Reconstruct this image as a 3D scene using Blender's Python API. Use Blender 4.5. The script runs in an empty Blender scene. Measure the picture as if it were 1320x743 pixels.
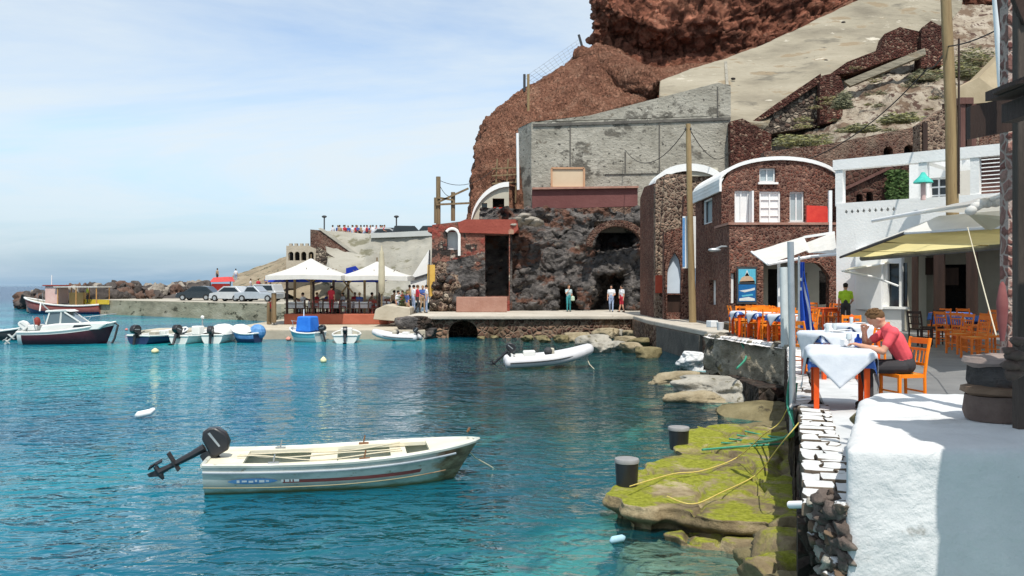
import bpy, bmesh, math, random
from mathutils import Vector, Matrix, noise, geometry
V = Vector
R = math.radians
random.seed(7)
SC = bpy.context.scene
COL = SC.collection
# ------------------------------------------------------------------ camera, sky, sun, exposure
F = 1100.0      # focal length in photograph pixels
CZ = 3.1        # eye height above the water
cam_d = bpy.data.cameras.new('camera'); cam = bpy.data.objects.new('camera', cam_d); COL.objects.link(cam)
cam.location = (0, 0, CZ); cam.rotation_euler = (R(90), 0, 0)
cam_d.sensor_width = 36; cam_d.lens = 36 * F / 1320; cam_d.shift_y = -4.5 / 1320
cam_d.clip_start = .1; cam_d.clip_end = 20000
SC.camera = cam
SUN = V((.07, -.48, .86)).normalized()
sun_d = bpy.data.lights.new('sun', 'SUN'); sun = bpy.data.objects.new('sun', sun_d); COL.objects.link(sun)
sun_d.energy = 3.7; sun_d.angle = R(.55); sun_d.color = (1, .95, .87)
sun.rotation_euler = (-SUN).to_track_quat('-Z', 'Y').to_euler()
W = bpy.data.worlds.new('World'); SC.world = W; W.use_nodes = True
nt = W.node_tree; nt.nodes.clear()
def wn(t, **k):
    n = nt.nodes.new(t)
    for a, b in k.items(): setattr(n, a, b)
    return n
sky = wn('ShaderNodeTexSky', sky_type='NISHITA', sun_disc=False)
sky.sun_elevation = math.asin(SUN.z); sky.sun_rotation = math.atan2(SUN.x, SUN.y)
sky.air_density = 1.0; sky.dust_density = .2; sky.ozone_density = 1.6
b1 = wn('ShaderNodeBackground'); b1.inputs[1].default_value = .14
nt.links.new(sky.outputs[0], b1.inputs[0])
b2 = wn('ShaderNodeBackground'); b2.inputs[0].default_value = (.80, .89, .95, 1); b2.inputs[1].default_value = .75
tc = wn('ShaderNodeTexCoord'); sx = wn('ShaderNodeSeparateXYZ'); nt.links.new(tc.outputs['Generated'], sx.inputs[0])
def mth(op, a, b=None):
    n = wn('ShaderNodeMath', operation=op)
    for i, x in enumerate((a, b)):
        if x is None: continue
        if isinstance(x, (int, float)): n.inputs[i].default_value = x
        else: nt.links.new(x, n.inputs[i])
    return n.outputs[0]
den = mth('ADD', mth('MAXIMUM', sx.outputs[2], 0.0), .16)
cx = wn('ShaderNodeCombineXYZ')
nt.links.new(mth('DIVIDE', sx.outputs[0], den), cx.inputs[0]); nt.links.new(mth('DIVIDE', sx.outputs[1], den), cx.inputs[1])
mp = wn('ShaderNodeMapping'); mp.inputs['Scale'].default_value = (.9, 1.5, 1); mp.inputs['Location'].default_value = (2.3, .4, 0); mp.inputs['Rotation'].default_value = (0, 0, .35)
nt.links.new(cx.outputs[0], mp.inputs[0])
n1 = wn('ShaderNodeTexNoise'); n1.inputs['Scale'].default_value = .62; n1.inputs['Detail'].default_value = 9; n1.inputs['Roughness'].default_value = .6; n1.inputs['Distortion'].default_value = .5
nt.links.new(mp.outputs[0], n1.inputs['Vector'])
cr = wn('ShaderNodeValToRGB'); cr.color_ramp.elements[0].position = .37; cr.color_ramp.elements[1].position = .57
cr.color_ramp.elements[0].color = (.25, .25, .25, 1); cr.color_ramp.elements[1].color = (.92, .92, .92, 1)
nt.links.new(n1.outputs[0], cr.inputs[0])
fade = wn('ShaderNodeMapRange'); fade.inputs[1].default_value = .0; fade.inputs[2].default_value = .13; fade.inputs[3].default_value = .30; fade.inputs[4].default_value = 1
nt.links.new(sx.outputs[2], fade.inputs[0])
hz = wn('ShaderNodeBackground'); hz.inputs[0].default_value = (.30, .56, .84, 1); hz.inputs[1].default_value = .52
hf = wn('ShaderNodeMapRange'); hf.inputs[1].default_value = .0; hf.inputs[2].default_value = .16; hf.inputs[3].default_value = 1.0; hf.inputs[4].default_value = 0; nt.links.new(sx.outputs[2], hf.inputs[0])
hx = wn('ShaderNodeMixShader'); nt.links.new(hf.outputs[0], hx.inputs[0]); nt.links.new(b1.outputs[0], hx.inputs[1]); nt.links.new(hz.outputs[0], hx.inputs[2])
mx = wn('ShaderNodeMixShader'); nt.links.new(mth('MULTIPLY', cr.outputs[0], fade.outputs[0]), mx.inputs[0])
nt.links.new(hx.outputs[0], mx.inputs[1]); nt.links.new(b2.outputs[0], mx.inputs[2])
wo = wn('ShaderNodeOutputWorld'); nt.links.new(mx.outputs[0], wo.inputs[0])
vs = SC.view_settings; vs.view_transform = 'Standard'; vs.look = 'None'; vs.exposure = .40; vs.gamma = 1; vs.use_curve_mapping = False
SC.cycles.use_denoising = True; SC.cycles.max_bounces = 8; SC.cycles.transparent_max_bounces = 12; SC.cycles.caustics_reflective = False; SC.cycles.caustics_refractive = False
SC.cycles.sample_clamp_indirect = 6

# ------------------------------------------------------------------ helpers
def U(px, py, Y): return V(((px - 660) / F * Y, Y, CZ - (py - 367) / F * Y))       # a point at a known distance
def G(px, py, z):                                                                  # a point at a known height
    Y = (CZ - z) * F / (py - 367); return V(((px - 660) / F * Y, Y, z))
WL = {}
class MB:
    def __init__(s): s.v = []; s.f = []; s.m = []
    def add(s, vs, fs, m=0):
        o = len(s.v); s.v += [V(x) for x in vs]
        for f in fs: s.f.append([o + i for i in f]); s.m.append(m)
        return s
    def box(s, c, d, rot=None, m=0, taper=1):
        c = V(c); vs = []
        for z in (-.5, .5):
            k = taper if z > 0 else 1
            for x, y in ((-.5, -.5), (.5, -.5), (.5, .5), (-.5, .5)):
                p = V((x * d[0] * k, y * d[1] * k, z * d[2]))
                vs.append(c + (rot @ p if rot else p))
        return s.add(vs, [(0, 3, 2, 1), (4, 5, 6, 7), (0, 1, 5, 4), (1, 2, 6, 5), (2, 3, 7, 6), (3, 0, 4, 7)], m)
    def bar(s, a, b, w, h=None, m=0, taper=1):
        a, b = V(a), V(b); d = b - a
        if d.length < 1e-6: return s
        q = d.to_track_quat('Z', 'Y').to_matrix()
        return s.box((a + b) / 2, (w, h or w, d.length), q, m, taper)
    def tube(s, path, r, n=8, m=0, cap=True):
        path = [V(p) for p in path]; k = len(path)
        rs = r if isinstance(r, (list, tuple)) else [r] * k
        up = None; vs = []; fs = []
        for i, p in enumerate(path):
            t = (path[min(i + 1, k - 1)] - path[max(i - 1, 0)]).normalized()
            if up is None: up = t.orthogonal().normalized()
            up = (up - t * up.dot(t)); up = up.normalized() if up.length > 1e-6 else t.orthogonal().normalized()
            sd = t.cross(up)
            for j in range(n):
                a = 2 * math.pi * j / n
                vs.append(p + (up * math.cos(a) + sd * math.sin(a)) * rs[i])
        for i in range(k - 1):
            for j in range(n):
                fs.append((i * n + j, i * n + (j + 1) % n, (i + 1) * n + (j + 1) % n, (i + 1) * n + j))
        if cap: fs += [tuple(reversed(range(n))), tuple(range((k - 1) * n, k * n))]
        return s.add(vs, fs, m)
    def lathe(s, prof, c=(0, 0, 0), n=18, rot=None, m=0):
        c = V(c); vs = []; fs = []
        for r, z in prof:
            for j in range(n):
                a = 2 * math.pi * j / n; p = V((r * math.cos(a), r * math.sin(a), z)); vs.append(c + (rot @ p if rot else p))
        for i in range(len(prof) - 1):
            for j in range(n): fs.append((i * n + j, i * n + (j + 1) % n, (i + 1) * n + (j + 1) % n, (i + 1) * n + j))
        fs += [tuple(reversed(range(n))), tuple(range((len(prof) - 1) * n, len(prof) * n))]
        return s.add(vs, fs, m)
    def ell(s, c, r, n=12, k=8, rot=None, m=0):
        if not isinstance(r, (tuple, list)): r = (r, r, r)
        c = V(c); vs = []; fs = []
        for i in range(k + 1):
            t = math.pi * i / k
            for j in range(n):
                a = 2 * math.pi * j / n; p = V((r[0] * math.sin(t) * math.cos(a), r[1] * math.sin(t) * math.sin(a), r[2] * math.cos(t)))
                vs.append(c + (rot @ p if rot else p))
        for i in range(k):
            for j in range(n): fs.append((i * n + j, (i + 1) * n + j, (i + 1) * n + (j + 1) % n, i * n + (j + 1) % n))
        return s.add(vs, fs, m)
    def prism(s, poly, ext, m=0):
        poly = [V(p) for p in poly]; ext = V(ext); n = len(poly)
        tri = geometry.tessellate_polygon([poly])
        vs = poly + [p + ext for p in poly]
        fs = [tuple(t) for t in tri] + [tuple(n + i for i in reversed(t)) for t in tri]
        fs += [(i, (i + 1) % n, n + (i + 1) % n, n + i) for i in range(n)]
        return s.add(vs, fs, m)
    def holed(s, outer, holes, fn, depth, m=0, back=True):
        """A wall: outline and openings in (u, v); fn(u, v, n) puts a point in the world; n runs inwards."""
        pts = []; ed = []
        for L in [outer] + holes:
            o = len(pts); pts += [V(p).to_2d() for p in L]; ed += [(o + i, o + (i + 1) % len(L)) for i in range(len(L))]
        vv, ee, ff, *_ = geometry.delaunay_2d_cdt(pts, ed, [], 0, 1e-5)
        def inside(p, L):
            r = False; n = len(L)
            for i in range(n):
                a, b = L[i], L[i - 1]
                if (a[1] > p[1]) != (b[1] > p[1]) and p[0] < (b[0] - a[0]) * (p[1] - a[1]) / (b[1] - a[1]) + a[0]: r = not r
            return r
        keep = []
        for f in ff:
            c = sum((vv[i] for i in f), V((0, 0))) / len(f)
            if inside(c, outer) and not any(inside(c, h) for h in holes): keep.append(f)
        s.add([fn(p[0], p[1], 0) for p in vv], keep, m)
        if back: s.add([fn(p[0], p[1], depth) for p in vv], [tuple(reversed(f)) for f in keep], m)
        for L in [outer] + holes:
            n = len(L); s.add([fn(p[0], p[1], 0) for p in L] + [fn(p[0], p[1], depth) for p in L], [(i, (i + 1) % n, n + (i + 1) % n, n + i) for i in range(n)], m)
        return s
    def build(s, name, mats, parent=None, smooth=False, bevel=0, origin=None, weld=False, seg=2):
        me = bpy.data.meshes.new(name)
        if origin is None:
            xs = [p.x for p in s.v]; ys = [p.y for p in s.v]; zs = [p.z for p in s.v]
            origin = V(((min(xs) + max(xs)) / 2, (min(ys) + max(ys)) / 2, min(zs)))
        origin = V(origin)
        me.from_pydata([p - origin for p in s.v], [], s.f)
        if not isinstance(mats, (list, tuple)): mats = [mats]
        for x in mats: me.materials.append(x)
        for p, i in zip(me.polygons, s.m): p.material_index = i
        bm = bmesh.new(); bm.from_mesh(me)
        if weld: bmesh.ops.remove_doubles(bm, verts=bm.verts, dist=1e-4)
        bmesh.ops.recalc_face_normals(bm, faces=bm.faces)
        bm.to_mesh(me); bm.free()
        if smooth:
            for p in me.polygons: p.use_smooth = True
            if smooth != 'all': me.set_sharp_from_angle(angle=R(40))
        o = bpy.data.objects.new(name, me); COL.objects.link(o)
        pw = WL.get(parent, V((0, 0, 0))) if parent else V((0, 0, 0))
        o.location = origin - pw
        if parent: o.parent = parent
        WL[o] = origin
        if bevel:
            b = o.modifiers.new('bevel', 'BEVEL'); b.width = bevel; b.segments = seg; b.limit_method = 'ANGLE'; b.angle_limit = R(50)
        return o
def tag(o, label=None, cat=None, group=None, kind=None):
    if label: o['label'] = label
    if cat: o['category'] = cat
    if group: o['group'] = group
    if kind: o['kind'] = kind
    return o
def thing(name, label, cat, loc=(0, 0, 0), group=None):
    """An Empty at the thing's base; parts are then built in the coordinates that loc is given in."""
    o = bpy.data.objects.new(name, None); COL.objects.link(o); o.location = V(loc); o.empty_display_size = .2
    WL[o] = V(loc); return tag(o, label, cat, group)
def struct(o): o['kind'] = 'structure'; return o
def put(o, loc, rz=0, rx=0, ry=0, sc=None):
    o.location = V(loc); o.rotation_euler = (rx, ry, rz)
    if sc: o.scale = (sc, sc, sc) if isinstance(sc, (int, float)) else sc
    return o
def dup(o, loc, rz=0, label=None, group=None, parent=None, sc=None):
    c = o.copy(); COL.objects.link(c)
    if parent: c.parent = parent
    else:
        c.location = V(loc); c.rotation_euler = (0, 0, rz)
        if sc: c.scale = (sc, sc, sc)
    if label: c['label'] = label
    if group: c['group'] = group
    for ch in list(o.children): dup(ch, None, parent=c)
    return c
def crags(o, amp, scale, seed=0, cell=0, cscale=.5, strata=0):
    """Broken rock: ridged folds, block faces and layers."""
    me = o.data; me.update(); ns = [v.normal.copy() for v in me.vertices]; L = WL[o]; sd = V((seed * 1.7, seed * .6, -seed))
    for v, n in zip(me.vertices, ns):
        p = v.co + L; q = p * scale + sd
        q = q + V((noise.noise(q * 1.7), noise.noise(q * 1.7 + V((9, 0, 0))), noise.noise(q * 1.7 + V((0, 9, 0))))) * .35
        d = (noise.ridged_multi_fractal(q, .85, 2.15, 6, 1, 2) - 1.1) * amp * .5
        if cell:
            dd, pp = noise.voronoi(p * cscale + sd + V((.3 * noise.noise(p * 1.1), 0, .3 * noise.noise(p * 1.1 + sd)))); d += cell * noise.noise(pp[0] * 5.1) - cell * .8 * max(0, 1 - (dd[1] - dd[0]) / .12)
        if strata: d += strata * noise.noise(V((p.x * .08, p.y * .08, p.z * 1.5 + .4 * noise.noise(p * .3))))
        v.co += n * d
    me.update(); return o
def displace(o, amp, scale, seed=0, oct=4, amp2=0, scale2=1, normal=True, ok=None):
    me = o.data; me.update(); ns = [v.normal.copy() for v in me.vertices]; L = WL[o]
    for v, n in zip(me.vertices, ns):
        p = v.co + L
        if ok and not ok(p): continue
        d = noise.fractal(p * scale + V((seed, seed * 2.3, seed * .7)), .9, 2.1, oct) * amp
        if amp2: d += (noise.noise(p * scale2 + V((seed + 9, 3, 1))) * amp2)
        v.co += n * d
    me.update(); return o
def remesh(o, voxel, smooth=0, disp=None):
    m = o.modifiers.new('r', 'REMESH'); m.mode = 'VOXEL'; m.voxel_size = voxel; m.use_smooth_shade = True
    if smooth:
        k = o.modifiers.new('s', 'SMOOTH'); k.iterations = smooth; k.factor = .5
    dg = bpy.context.evaluated_depsgraph_get()
    me = bpy.data.meshes.new_from_object(o.evaluated_get(dg)); old = o.data
    for x in old.materials:
        if x.name not in [y.name for y in me.materials if y]: me.materials.append(x)
    o.modifiers.clear(); o.data = me; me.name = o.name
    for p in me.polygons: p.use_smooth = True
    if disp: displace(o, **disp)
    return o
def lerp(a, b, t): return a + (b - a) * t
def smooth_pts(p, k=5):
    o = []
    for i in range(len(p) - 1):
        a, b, c, d = p[max(i - 1, 0)], p[i], p[i + 1], p[min(i + 2, len(p) - 1)]
        for j in range(k):
            t = j / k; o.append(.5 * ((2 * b) + (c - a) * t + (2 * a - 5 * b + 4 * c - d) * t * t + (3 * b - a - 3 * c + d) * t ** 3))
    return o + [p[-1]]
def sheet(rows, nx, ny):
    """A surface through control rows; each row is a list of as many (px, py, distance)."""
    def at(row, s):
        k = s * (len(row) - 1); i = min(int(k), len(row) - 2); t = k - i
        return V([lerp(row[i][q], row[i + 1][q], t) for q in range(3)])
    mb = MB(); vs = []
    for j in range(ny + 1):
        k = j / ny * (len(rows) - 1); i = min(int(k), len(rows) - 2); t = k - i
        for a in range(nx + 1):
            p = at(rows[i], a / nx).lerp(at(rows[i + 1], a / nx), t); vs.append(U(*p))
    mb.add(vs, [(j * (nx + 1) + i, j * (nx + 1) + i + 1, (j + 1) * (nx + 1) + i + 1, (j + 1) * (nx + 1) + i) for j in range(ny) for i in range(nx)])
    return mb

# ------------------------------------------------------------------ materials
MATS = {}
def base_mat(name, rough=.8, metal=0, spec=.3):
    m = bpy.data.materials.new(name); m.use_nodes = True
    b = m.node_tree.nodes['Principled BSDF']; b.inputs['Roughness'].default_value = rough; b.inputs['Metallic'].default_value = metal
    b.inputs['Specular IOR Level'].default_value = spec
    MATS[name] = m; return m, m.node_tree, b
def N(t, ty, **ins):
    n = t.nodes.new(ty)
    for k, v in ins.items():
        if k.startswith('_'): setattr(n, k[1:], v)
        else: n.inputs[k.replace('__', ' ')].default_value = v
    return n
def ramp(t, src, cols, lo=.3, hi=.7, pos=None):
    n = t.nodes.new('ShaderNodeValToRGB'); e = n.color_ramp.elements
    while len(e) < len(cols): e.new(.5)
    for i, c in enumerate(cols):
        e[i].position = pos[i] if pos else lerp(lo, hi, i / max(1, len(cols) - 1)); e[i].color = (*c, 1)
    t.links.new(src, n.inputs[0]); return n.outputs[0]
def coords(t, stretch=None):
    c = t.nodes.new('ShaderNodeTexCoord')
    if not stretch: return c.outputs['Object']
    m = N(t, 'ShaderNodeMapping', Scale=stretch); t.links.new(c.outputs['Object'], m.inputs[0]); return m.outputs[0]
def mixc(t, f, a, b, op='MIX'):
    n = t.nodes.new('ShaderNodeMix'); n.data_type = 'RGBA'; n.blend_type = op
    for i, x in ((0, f), (6, a), (7, b)):
        if isinstance(x, (int, float)): n.inputs[i].default_value = x
        elif isinstance(x, tuple): n.inputs[i].default_value = (*x, 1)
        else: t.links.new(x, n.inputs[i])
    return n.outputs[2]
def bump(t, b, h, dist, strength=1, prev=None):
    n = N(t, 'ShaderNodeBump', Distance=dist, Strength=strength); t.links.new(h, n.inputs['Height'])
    if prev: t.links.new(prev, n.inputs['Normal'])
    t.links.new(n.outputs[0], b.inputs['Normal']); return n.outputs[0]
def M(name, cols, scale=4, rough=.75, bmp=0, bscale=None, metal=0, spec=.3, stretch=None, lo=.3, hi=.7, spots=None, detail=7, distort=0, coat=0):
    """Noise-mottled surface; spots = (colour, scale, threshold)."""
    if name in MATS: return MATS[name]
    m, t, b = base_mat(name, rough, metal, spec)
    if not isinstance(cols[0], tuple): cols = [tuple(cols), tuple(min(1, c * 1.25) for c in cols)]
    co = coords(t, stretch)
    n = N(t, 'ShaderNodeTexNoise', Scale=scale, Detail=detail, Roughness=.62, Distortion=distort); t.links.new(co, n.inputs['Vector'])
    c = ramp(t, n.outputs[0], cols, lo, hi)
    if spots:
        for sc_, ssc, th in (spots if isinstance(spots, list) else [spots]):
            n2 = N(t, 'ShaderNodeTexNoise', Scale=ssc, Detail=5, Roughness=.65); t.links.new(co, n2.inputs['Vector'])
            c = mixc(t, ramp(t, n2.outputs[0], [(0, 0, 0), (1, 1, 1)], th, th + .06), c, sc_)
    t.links.new(c, b.inputs['Base Color'])
    if bmp:
        n3 = N(t, 'ShaderNodeTexNoise', Scale=bscale or scale * 3, Detail=8, Roughness=.65); t.links.new(co, n3.inputs['Vector']); bump(t, b, n3.outputs[0], bmp)
    if coat: b.inputs['Coat Weight'].default_value = coat
    return m
def crag_mat(name, cols, scale=.35, dark=(.04, .018, .014), light=(.34, .2, .14), vs_=.7, strata=True, bk=1):
    m, t, b = base_mat(name, .95, 0, .15); co = coords(t)
    n = N(t, 'ShaderNodeTexNoise', Scale=scale, Detail=12, Roughness=.7, Distortion=.9); n2 = N(t, 'ShaderNodeTexNoise', Scale=scale * 7, Detail=9, Roughness=.72)
    mpn = N(t, 'ShaderNodeMapping', Scale=(.25, .25, 2.2)); t.links.new(co, mpn.inputs[0]); n3 = N(t, 'ShaderNodeTexNoise', Scale=.6, Detail=6, Roughness=.6); t.links.new(mpn.outputs[0], n3.inputs['Vector'])
    for x in (n, n2): t.links.new(co, x.inputs['Vector'])
    v = N(t, 'ShaderNodeTexVoronoi', _feature='DISTANCE_TO_EDGE', Scale=vs_); w = t.nodes.new('ShaderNodeVectorMath'); w.operation = 'MULTIPLY_ADD'; w.inputs[1].default_value = (.9, .9, .9); t.links.new(n2.outputs['Color'], w.inputs[0]); t.links.new(co, w.inputs[2]); t.links.new(w.outputs[0], v.inputs['Vector'])
    c = ramp(t, n.outputs[0], cols, .3, .7)
    if strata: c = mixc(t, .8, c, ramp(t, n3.outputs[0], [(.55, .52, .5), (1.3, 1.25, 1.2)], .36, .64), 'MULTIPLY')
    c = mixc(t, ramp(t, n2.outputs[0], [(0, 0, 0), (.85, .85, .85)], .58, .66), c, light)
    c = mixc(t, ramp(t, n2.outputs[0], [(.9, .9, .9), (0, 0, 0)], .33, .42), c, dark)
    t.links.new(c, b.inputs['Base Color'])
    p = bump(t, b, ramp(t, v.outputs['Distance'], [(0, 0, 0), (1, 1, 1)], 0, .25), .18 * bk); bump(t, b, n2.outputs[0], .45 * bk, 1, p); return m
def stone(name, cols, mortar, scale=4, width=.06, bmp=.04, warp=.12, rough=.9, dirt=None, stretch=None):
    m, t, b = base_mat(name, rough, 0, .2)
    co = coords(t, stretch)
    w = N(t, 'ShaderNodeTexNoise', Scale=scale * .8, Detail=3); t.links.new(co, w.inputs['Vector'])
    ad = t.nodes.new('ShaderNodeVectorMath'); ad.operation = 'MULTIPLY_ADD'; ad.inputs[1].default_value = (warp, warp, warp)
    t.links.new(w.outputs['Color'], ad.inputs[0]); t.links.new(co, ad.inputs[2])
    v1 = N(t, 'ShaderNodeTexVoronoi', Scale=scale); v2 = N(t, 'ShaderNodeTexVoronoi', _feature='DISTANCE_TO_EDGE', Scale=scale)
    for v in (v1, v2): t.links.new(ad.outputs[0], v.inputs['Vector'])
    sp = t.nodes.new('ShaderNodeSeparateColor'); t.links.new(v1.outputs['Color'], sp.inputs[0])
    c = ramp(t, sp.outputs[0], cols, .05, .95)
    fn = N(t, 'ShaderNodeTexNoise', Scale=scale * 5, Detail=5); t.links.new(co, fn.inputs['Vector'])
    c = mixc(t, .45, c, ramp(t, fn.outputs[0], [(.45, .45, .45), (1.25, 1.25, 1.25)], .3, .7), 'MULTIPLY')
    ln = N(t, 'ShaderNodeTexNoise', Scale=.45, Detail=5); t.links.new(co, ln.inputs['Vector']); c = mixc(t, 1, c, ramp(t, ln.outputs[0], [(.62, .60, .60), (1.35, 1.3, 1.25)], .34, .66), 'MULTIPLY')
    mk = ramp(t, v2.outputs['Distance'], [(1, 1, 1), (0, 0, 0)], width, width + .05)
    c = mixc(t, mk, c, mortar)
    if dirt:
        dn = N(t, 'ShaderNodeTexNoise', Scale=dirt[1], Detail=6); t.links.new(co, dn.inputs['Vector'])
        c = mixc(t, ramp(t, dn.outputs[0], [(0, 0, 0), (dirt[3],) * 3], dirt[2], dirt[2] + .15), c, dirt[0])
    t.links.new(c, b.inputs['Base Color'])
    hh = t.nodes.new('ShaderNodeMath'); hh.operation = 'MULTIPLY_ADD'; hh.inputs[1].default_value = .35
    t.links.new(fn.outputs[0], hh.inputs[0]); hm = ramp(t, v2.outputs['Distance'], [(0, 0, 0), (1, 1, 1)], 0, .3); t.links.new(hm, hh.inputs[2])
    bump(t, b, hh.outputs[0], bmp); return m
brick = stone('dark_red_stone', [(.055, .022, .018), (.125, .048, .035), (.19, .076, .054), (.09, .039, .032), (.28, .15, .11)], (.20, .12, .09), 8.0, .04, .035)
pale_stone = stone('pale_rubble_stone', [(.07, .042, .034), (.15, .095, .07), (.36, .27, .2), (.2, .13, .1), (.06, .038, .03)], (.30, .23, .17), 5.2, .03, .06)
ret_brick = stone('retaining_brick', [(.05, .022, .018), (.11, .05, .036), (.15, .075, .055), (.19, .12, .09)], (.17, .115, .09), 6.5, .03, .05, dirt=((.25, .2, .15), .5, .5, .5))
red_rubble = stone('red_rubble', [(.06, .022, .017), (.12, .04, .03), (.085, .028, .022), (.17, .075, .055), (.30, .21, .155)], (.11, .055, .042), 5.0, .03, .12)
grey_rubble = stone('grey_rubble', [(.05, .04, .035), (.13, .105, .085), (.28, .24, .19), (.09, .05, .04), (.4, .35, .28)], (.08, .065, .055), 3.4, .03, .14)
sea_stone = stone('sea_wall_stone', [(.09, .07, .055), (.16, .125, .09), (.2, .15, .1), (.11, .06, .045)], (.12, .09, .07), 2.2, .03, .12, dirt=((.04, .033, .02), .7, .5, .8))
quay_stone = stone('quay_stone', [(.08, .045, .035), (.15, .085, .06), (.24, .16, .11), (.11, .055, .042)], (.22, .16, .115), 3.5, .05, .1, dirt=((.05, .04, .02), .6, .52, .7))
dark_stone = stone('dark_wet_stone', [(.02, .018, .016), (.06, .045, .038), (.1, .075, .06), (.045, .025, .02)], (.05, .04, .032), 4, .05, .1)
lava = M('black_lava_rock', [(.03, .027, .027), (.115, .105, .10), (.23, .205, .19)], 1.1, .85, .5, 2.6, stretch=(1, 1, 1.5), spots=[((.16, .08, .055), .5, .54), ((.30, .25, .2), 1.6, .62), ((.012, .011, .011), 1.9, .6)])
recess_dark = M('unlit_recess', [(.010, .009, .009), (.03, .025, .022)], 1, .95, .2)  # near-black standing in for the unlit depth of rooms, niches and holes
concrete = M('weathered_concrete', [(.20, .185, .15), (.33, .31, .26), (.43, .405, .345)], .5, .9, .10, 5, stretch=(.85, .85, 1.2), spots=[((.13, .12, .10), .55, .56), ((.06, .055, .047), 3.6, .60), ((.52, .49, .42), 2.6, .64), ((.16, .14, .11), 1.6, .63)], detail=10)
concrete2 = M('pale_hill_concrete', [(.16, .14, .105), (.27, .24, .18), (.35, .315, .245)], .4, .9, .14, 2.4, stretch=(.38, .5, 1.35), spots=[((.15, .135, .105), .3, .57), ((.24, .19, .125), .8, .58), ((.07, .062, .05), 1.5, .66), ((.50, .46, .38), 1.1, .63), ((.05, .045, .038), 3.2, .70)], detail=11)
conc_dark = M('stained_concrete', [(.07, .065, .06), (.15, .14, .12)], 1.2, .9, .06, 6)
cliff_red = crag_mat('red_volcanic_cliff', [(.11, .048, .033), (.25, .10, .064), (.36, .175, .115)], .3)
slope_red = crag_mat('red_scree', [(.13, .058, .039), (.235, .11, .07), (.33, .185, .125)], .45, (.05, .024, .018), (.32, .21, .15), 3.2, False, .55)
rubble_ground = M('rubble_hillside', [(.17, .13, .095), (.34, .29, .225), (.46, .41, .34)], .55, .95, .3, 2.4, spots=[((.085, .05, .038), 1.2, .54), ((.16, .11, .075), .4, .55), ((.07, .05, .04), 3.2, .62)])
white_plaster = M('white_plaster', [(.74, .74, .72), (.82, .82, .80)], 1.2, .85, .012, 14)
white_rough = M('rough_whitewash', [(.50, .515, .52), (.66, .665, .66)], 1.1, .9, .035, 4.5, spots=[((.48, .48, .47), .8, .6), ((.34, .32, .29), 2.4, .66), ((.14, .125, .11), 4.5, .72)])
white_paint = M('white_paint', [(.72, .73, .73), (.80, .80, .79)], 3, .5, 0)
cream_plaster = M('cream_plaster', [(.42, .39, .31), (.52, .49, .40)], 1, .85, .01)
red_plaster = M('red_plaster', [(.23, .05, .036), (.33, .085, .06)], .7, .9, .04, 6, spots=((.38, .24, .17), 1.0, .62))
purple_plaster = M('maroon_plaster', [(.125, .045, .042), (.17, .07, .065)], .5, .9, .03, 5)
pink_plaster = M('pink_plaster', [(.30, .15, .11), (.38, .22, .17)], 2, .9, .04, 6)
patchy = M('flaking_red_wall', [(.12, .045, .034), (.22, .09, .065), (.34, .22, .16)], .8, .95, .3, 2.4, spots=[((.035, .028, .025), .8, .53), ((.45, .38, .31), 1.5, .6), ((.26, .06, .045), .6, .56)])
paving = M('grey_paving', [(.125, .125, .125), (.19, .19, .185)], 1.2, .8, .01, 8)
pale_paving = M('pale_quay_top', [(.40, .36, .30), (.52, .48, .41)], .6, .85, .03, 6, spots=((.28, .23, .18), 1.4, .62))
jetty_m = M('jetty_concrete', [(.38, .33, .25), (.50, .45, .36)], .6, .85, .03, 5, spots=((.22, .18, .11), 1.0, .6))
bw_wall = M('breakwater_wall', [(.17, .155, .11), (.31, .28, .2), (.42, .38, .29)], .5, .9, .05, 4, stretch=(1, 1, 2), spots=((.06, .055, .035), .6, .58))
road_stone = M('pale_road_wall', [(.23, .215, .18), (.31, .295, .25), (.37, .355, .31)], .35, .9, .08, 2.4, stretch=(.6, .6, 1.5), spots=[((.17, .16, .11), .5, .57), ((.12, .11, .09), 2.5, .65)])
timber = M('old_timber', [(.13, .085, .045), (.25, .18, .10)], 1.4, .8, .02, 18, stretch=(6, 6, .5))
pole_wood = M('yellow_pole_wood', [(.22, .145, .07), (.36, .26, .13)], 1.2, .75, .02, 16, stretch=(6, 6, .4), spots=((.12, .07, .03), 2, .62))
dark_wood = M('dark_brown_wood', [(.024, .013, .009), (.05, .026, .018)], 1.5, .6, .01, 20, stretch=(5, 5, .5))
red_wood = M('reddish_timber', [(.085, .035, .028), (.15, .075, .06)], 2, .7, .02, 14, stretch=(5, 5, .5))
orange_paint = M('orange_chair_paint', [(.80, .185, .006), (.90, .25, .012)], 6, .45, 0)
redor_paint = M('red_orange_leg_paint', [(.66, .07, .006), (.76, .10, .01)], 6, .45, 0)
brownor_paint = M('shaded_orange_brown_wood', [(.38, .10, .012), (.5, .15, .02)], 6, .5, 0)
straw = M('woven_straw', [(.5, .28, .05), (.62, .38, .10)], 60, .8, .004, 90)
cloth_white = M('white_cloth', [(.52, .56, .62), (.62, .65, .69)], 6, .9, .006, 9)
cloth_blue = M('blue_cloth', [(.03, .085, .30), (.06, .14, .42)], 5, .9, 0, spots=((.62, .66, .74), 7, .56))
canvas_m = None
steel = M('galvanised_steel', [(.32, .34, .35), (.46, .48, .49)], 4, .42, 0, metal=.6)
black_plastic = M('black_plastic', [(.012, .012, .014), (.022, .022, .026)], 5, .38, 0, spec=.5)
grey_plastic = M('grey_lid', [(.22, .22, .22), (.3, .3, .3)], 8, .5)
white_gel = M('white_gelcoat', [(.66, .66, .62), (.76, .76, .73)], 1.2, .35, 0, spec=.5)
old_gel = M('weathered_gelcoat', [(.36, .38, .33), (.52, .54, .49), (.62, .63, .58)], 1.6, .45, .002, spec=.4, stretch=(1, 1, 3), spots=[((.28, .23, .13), 2.4, .63), ((.2, .17, .1), 9, .7)])
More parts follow.
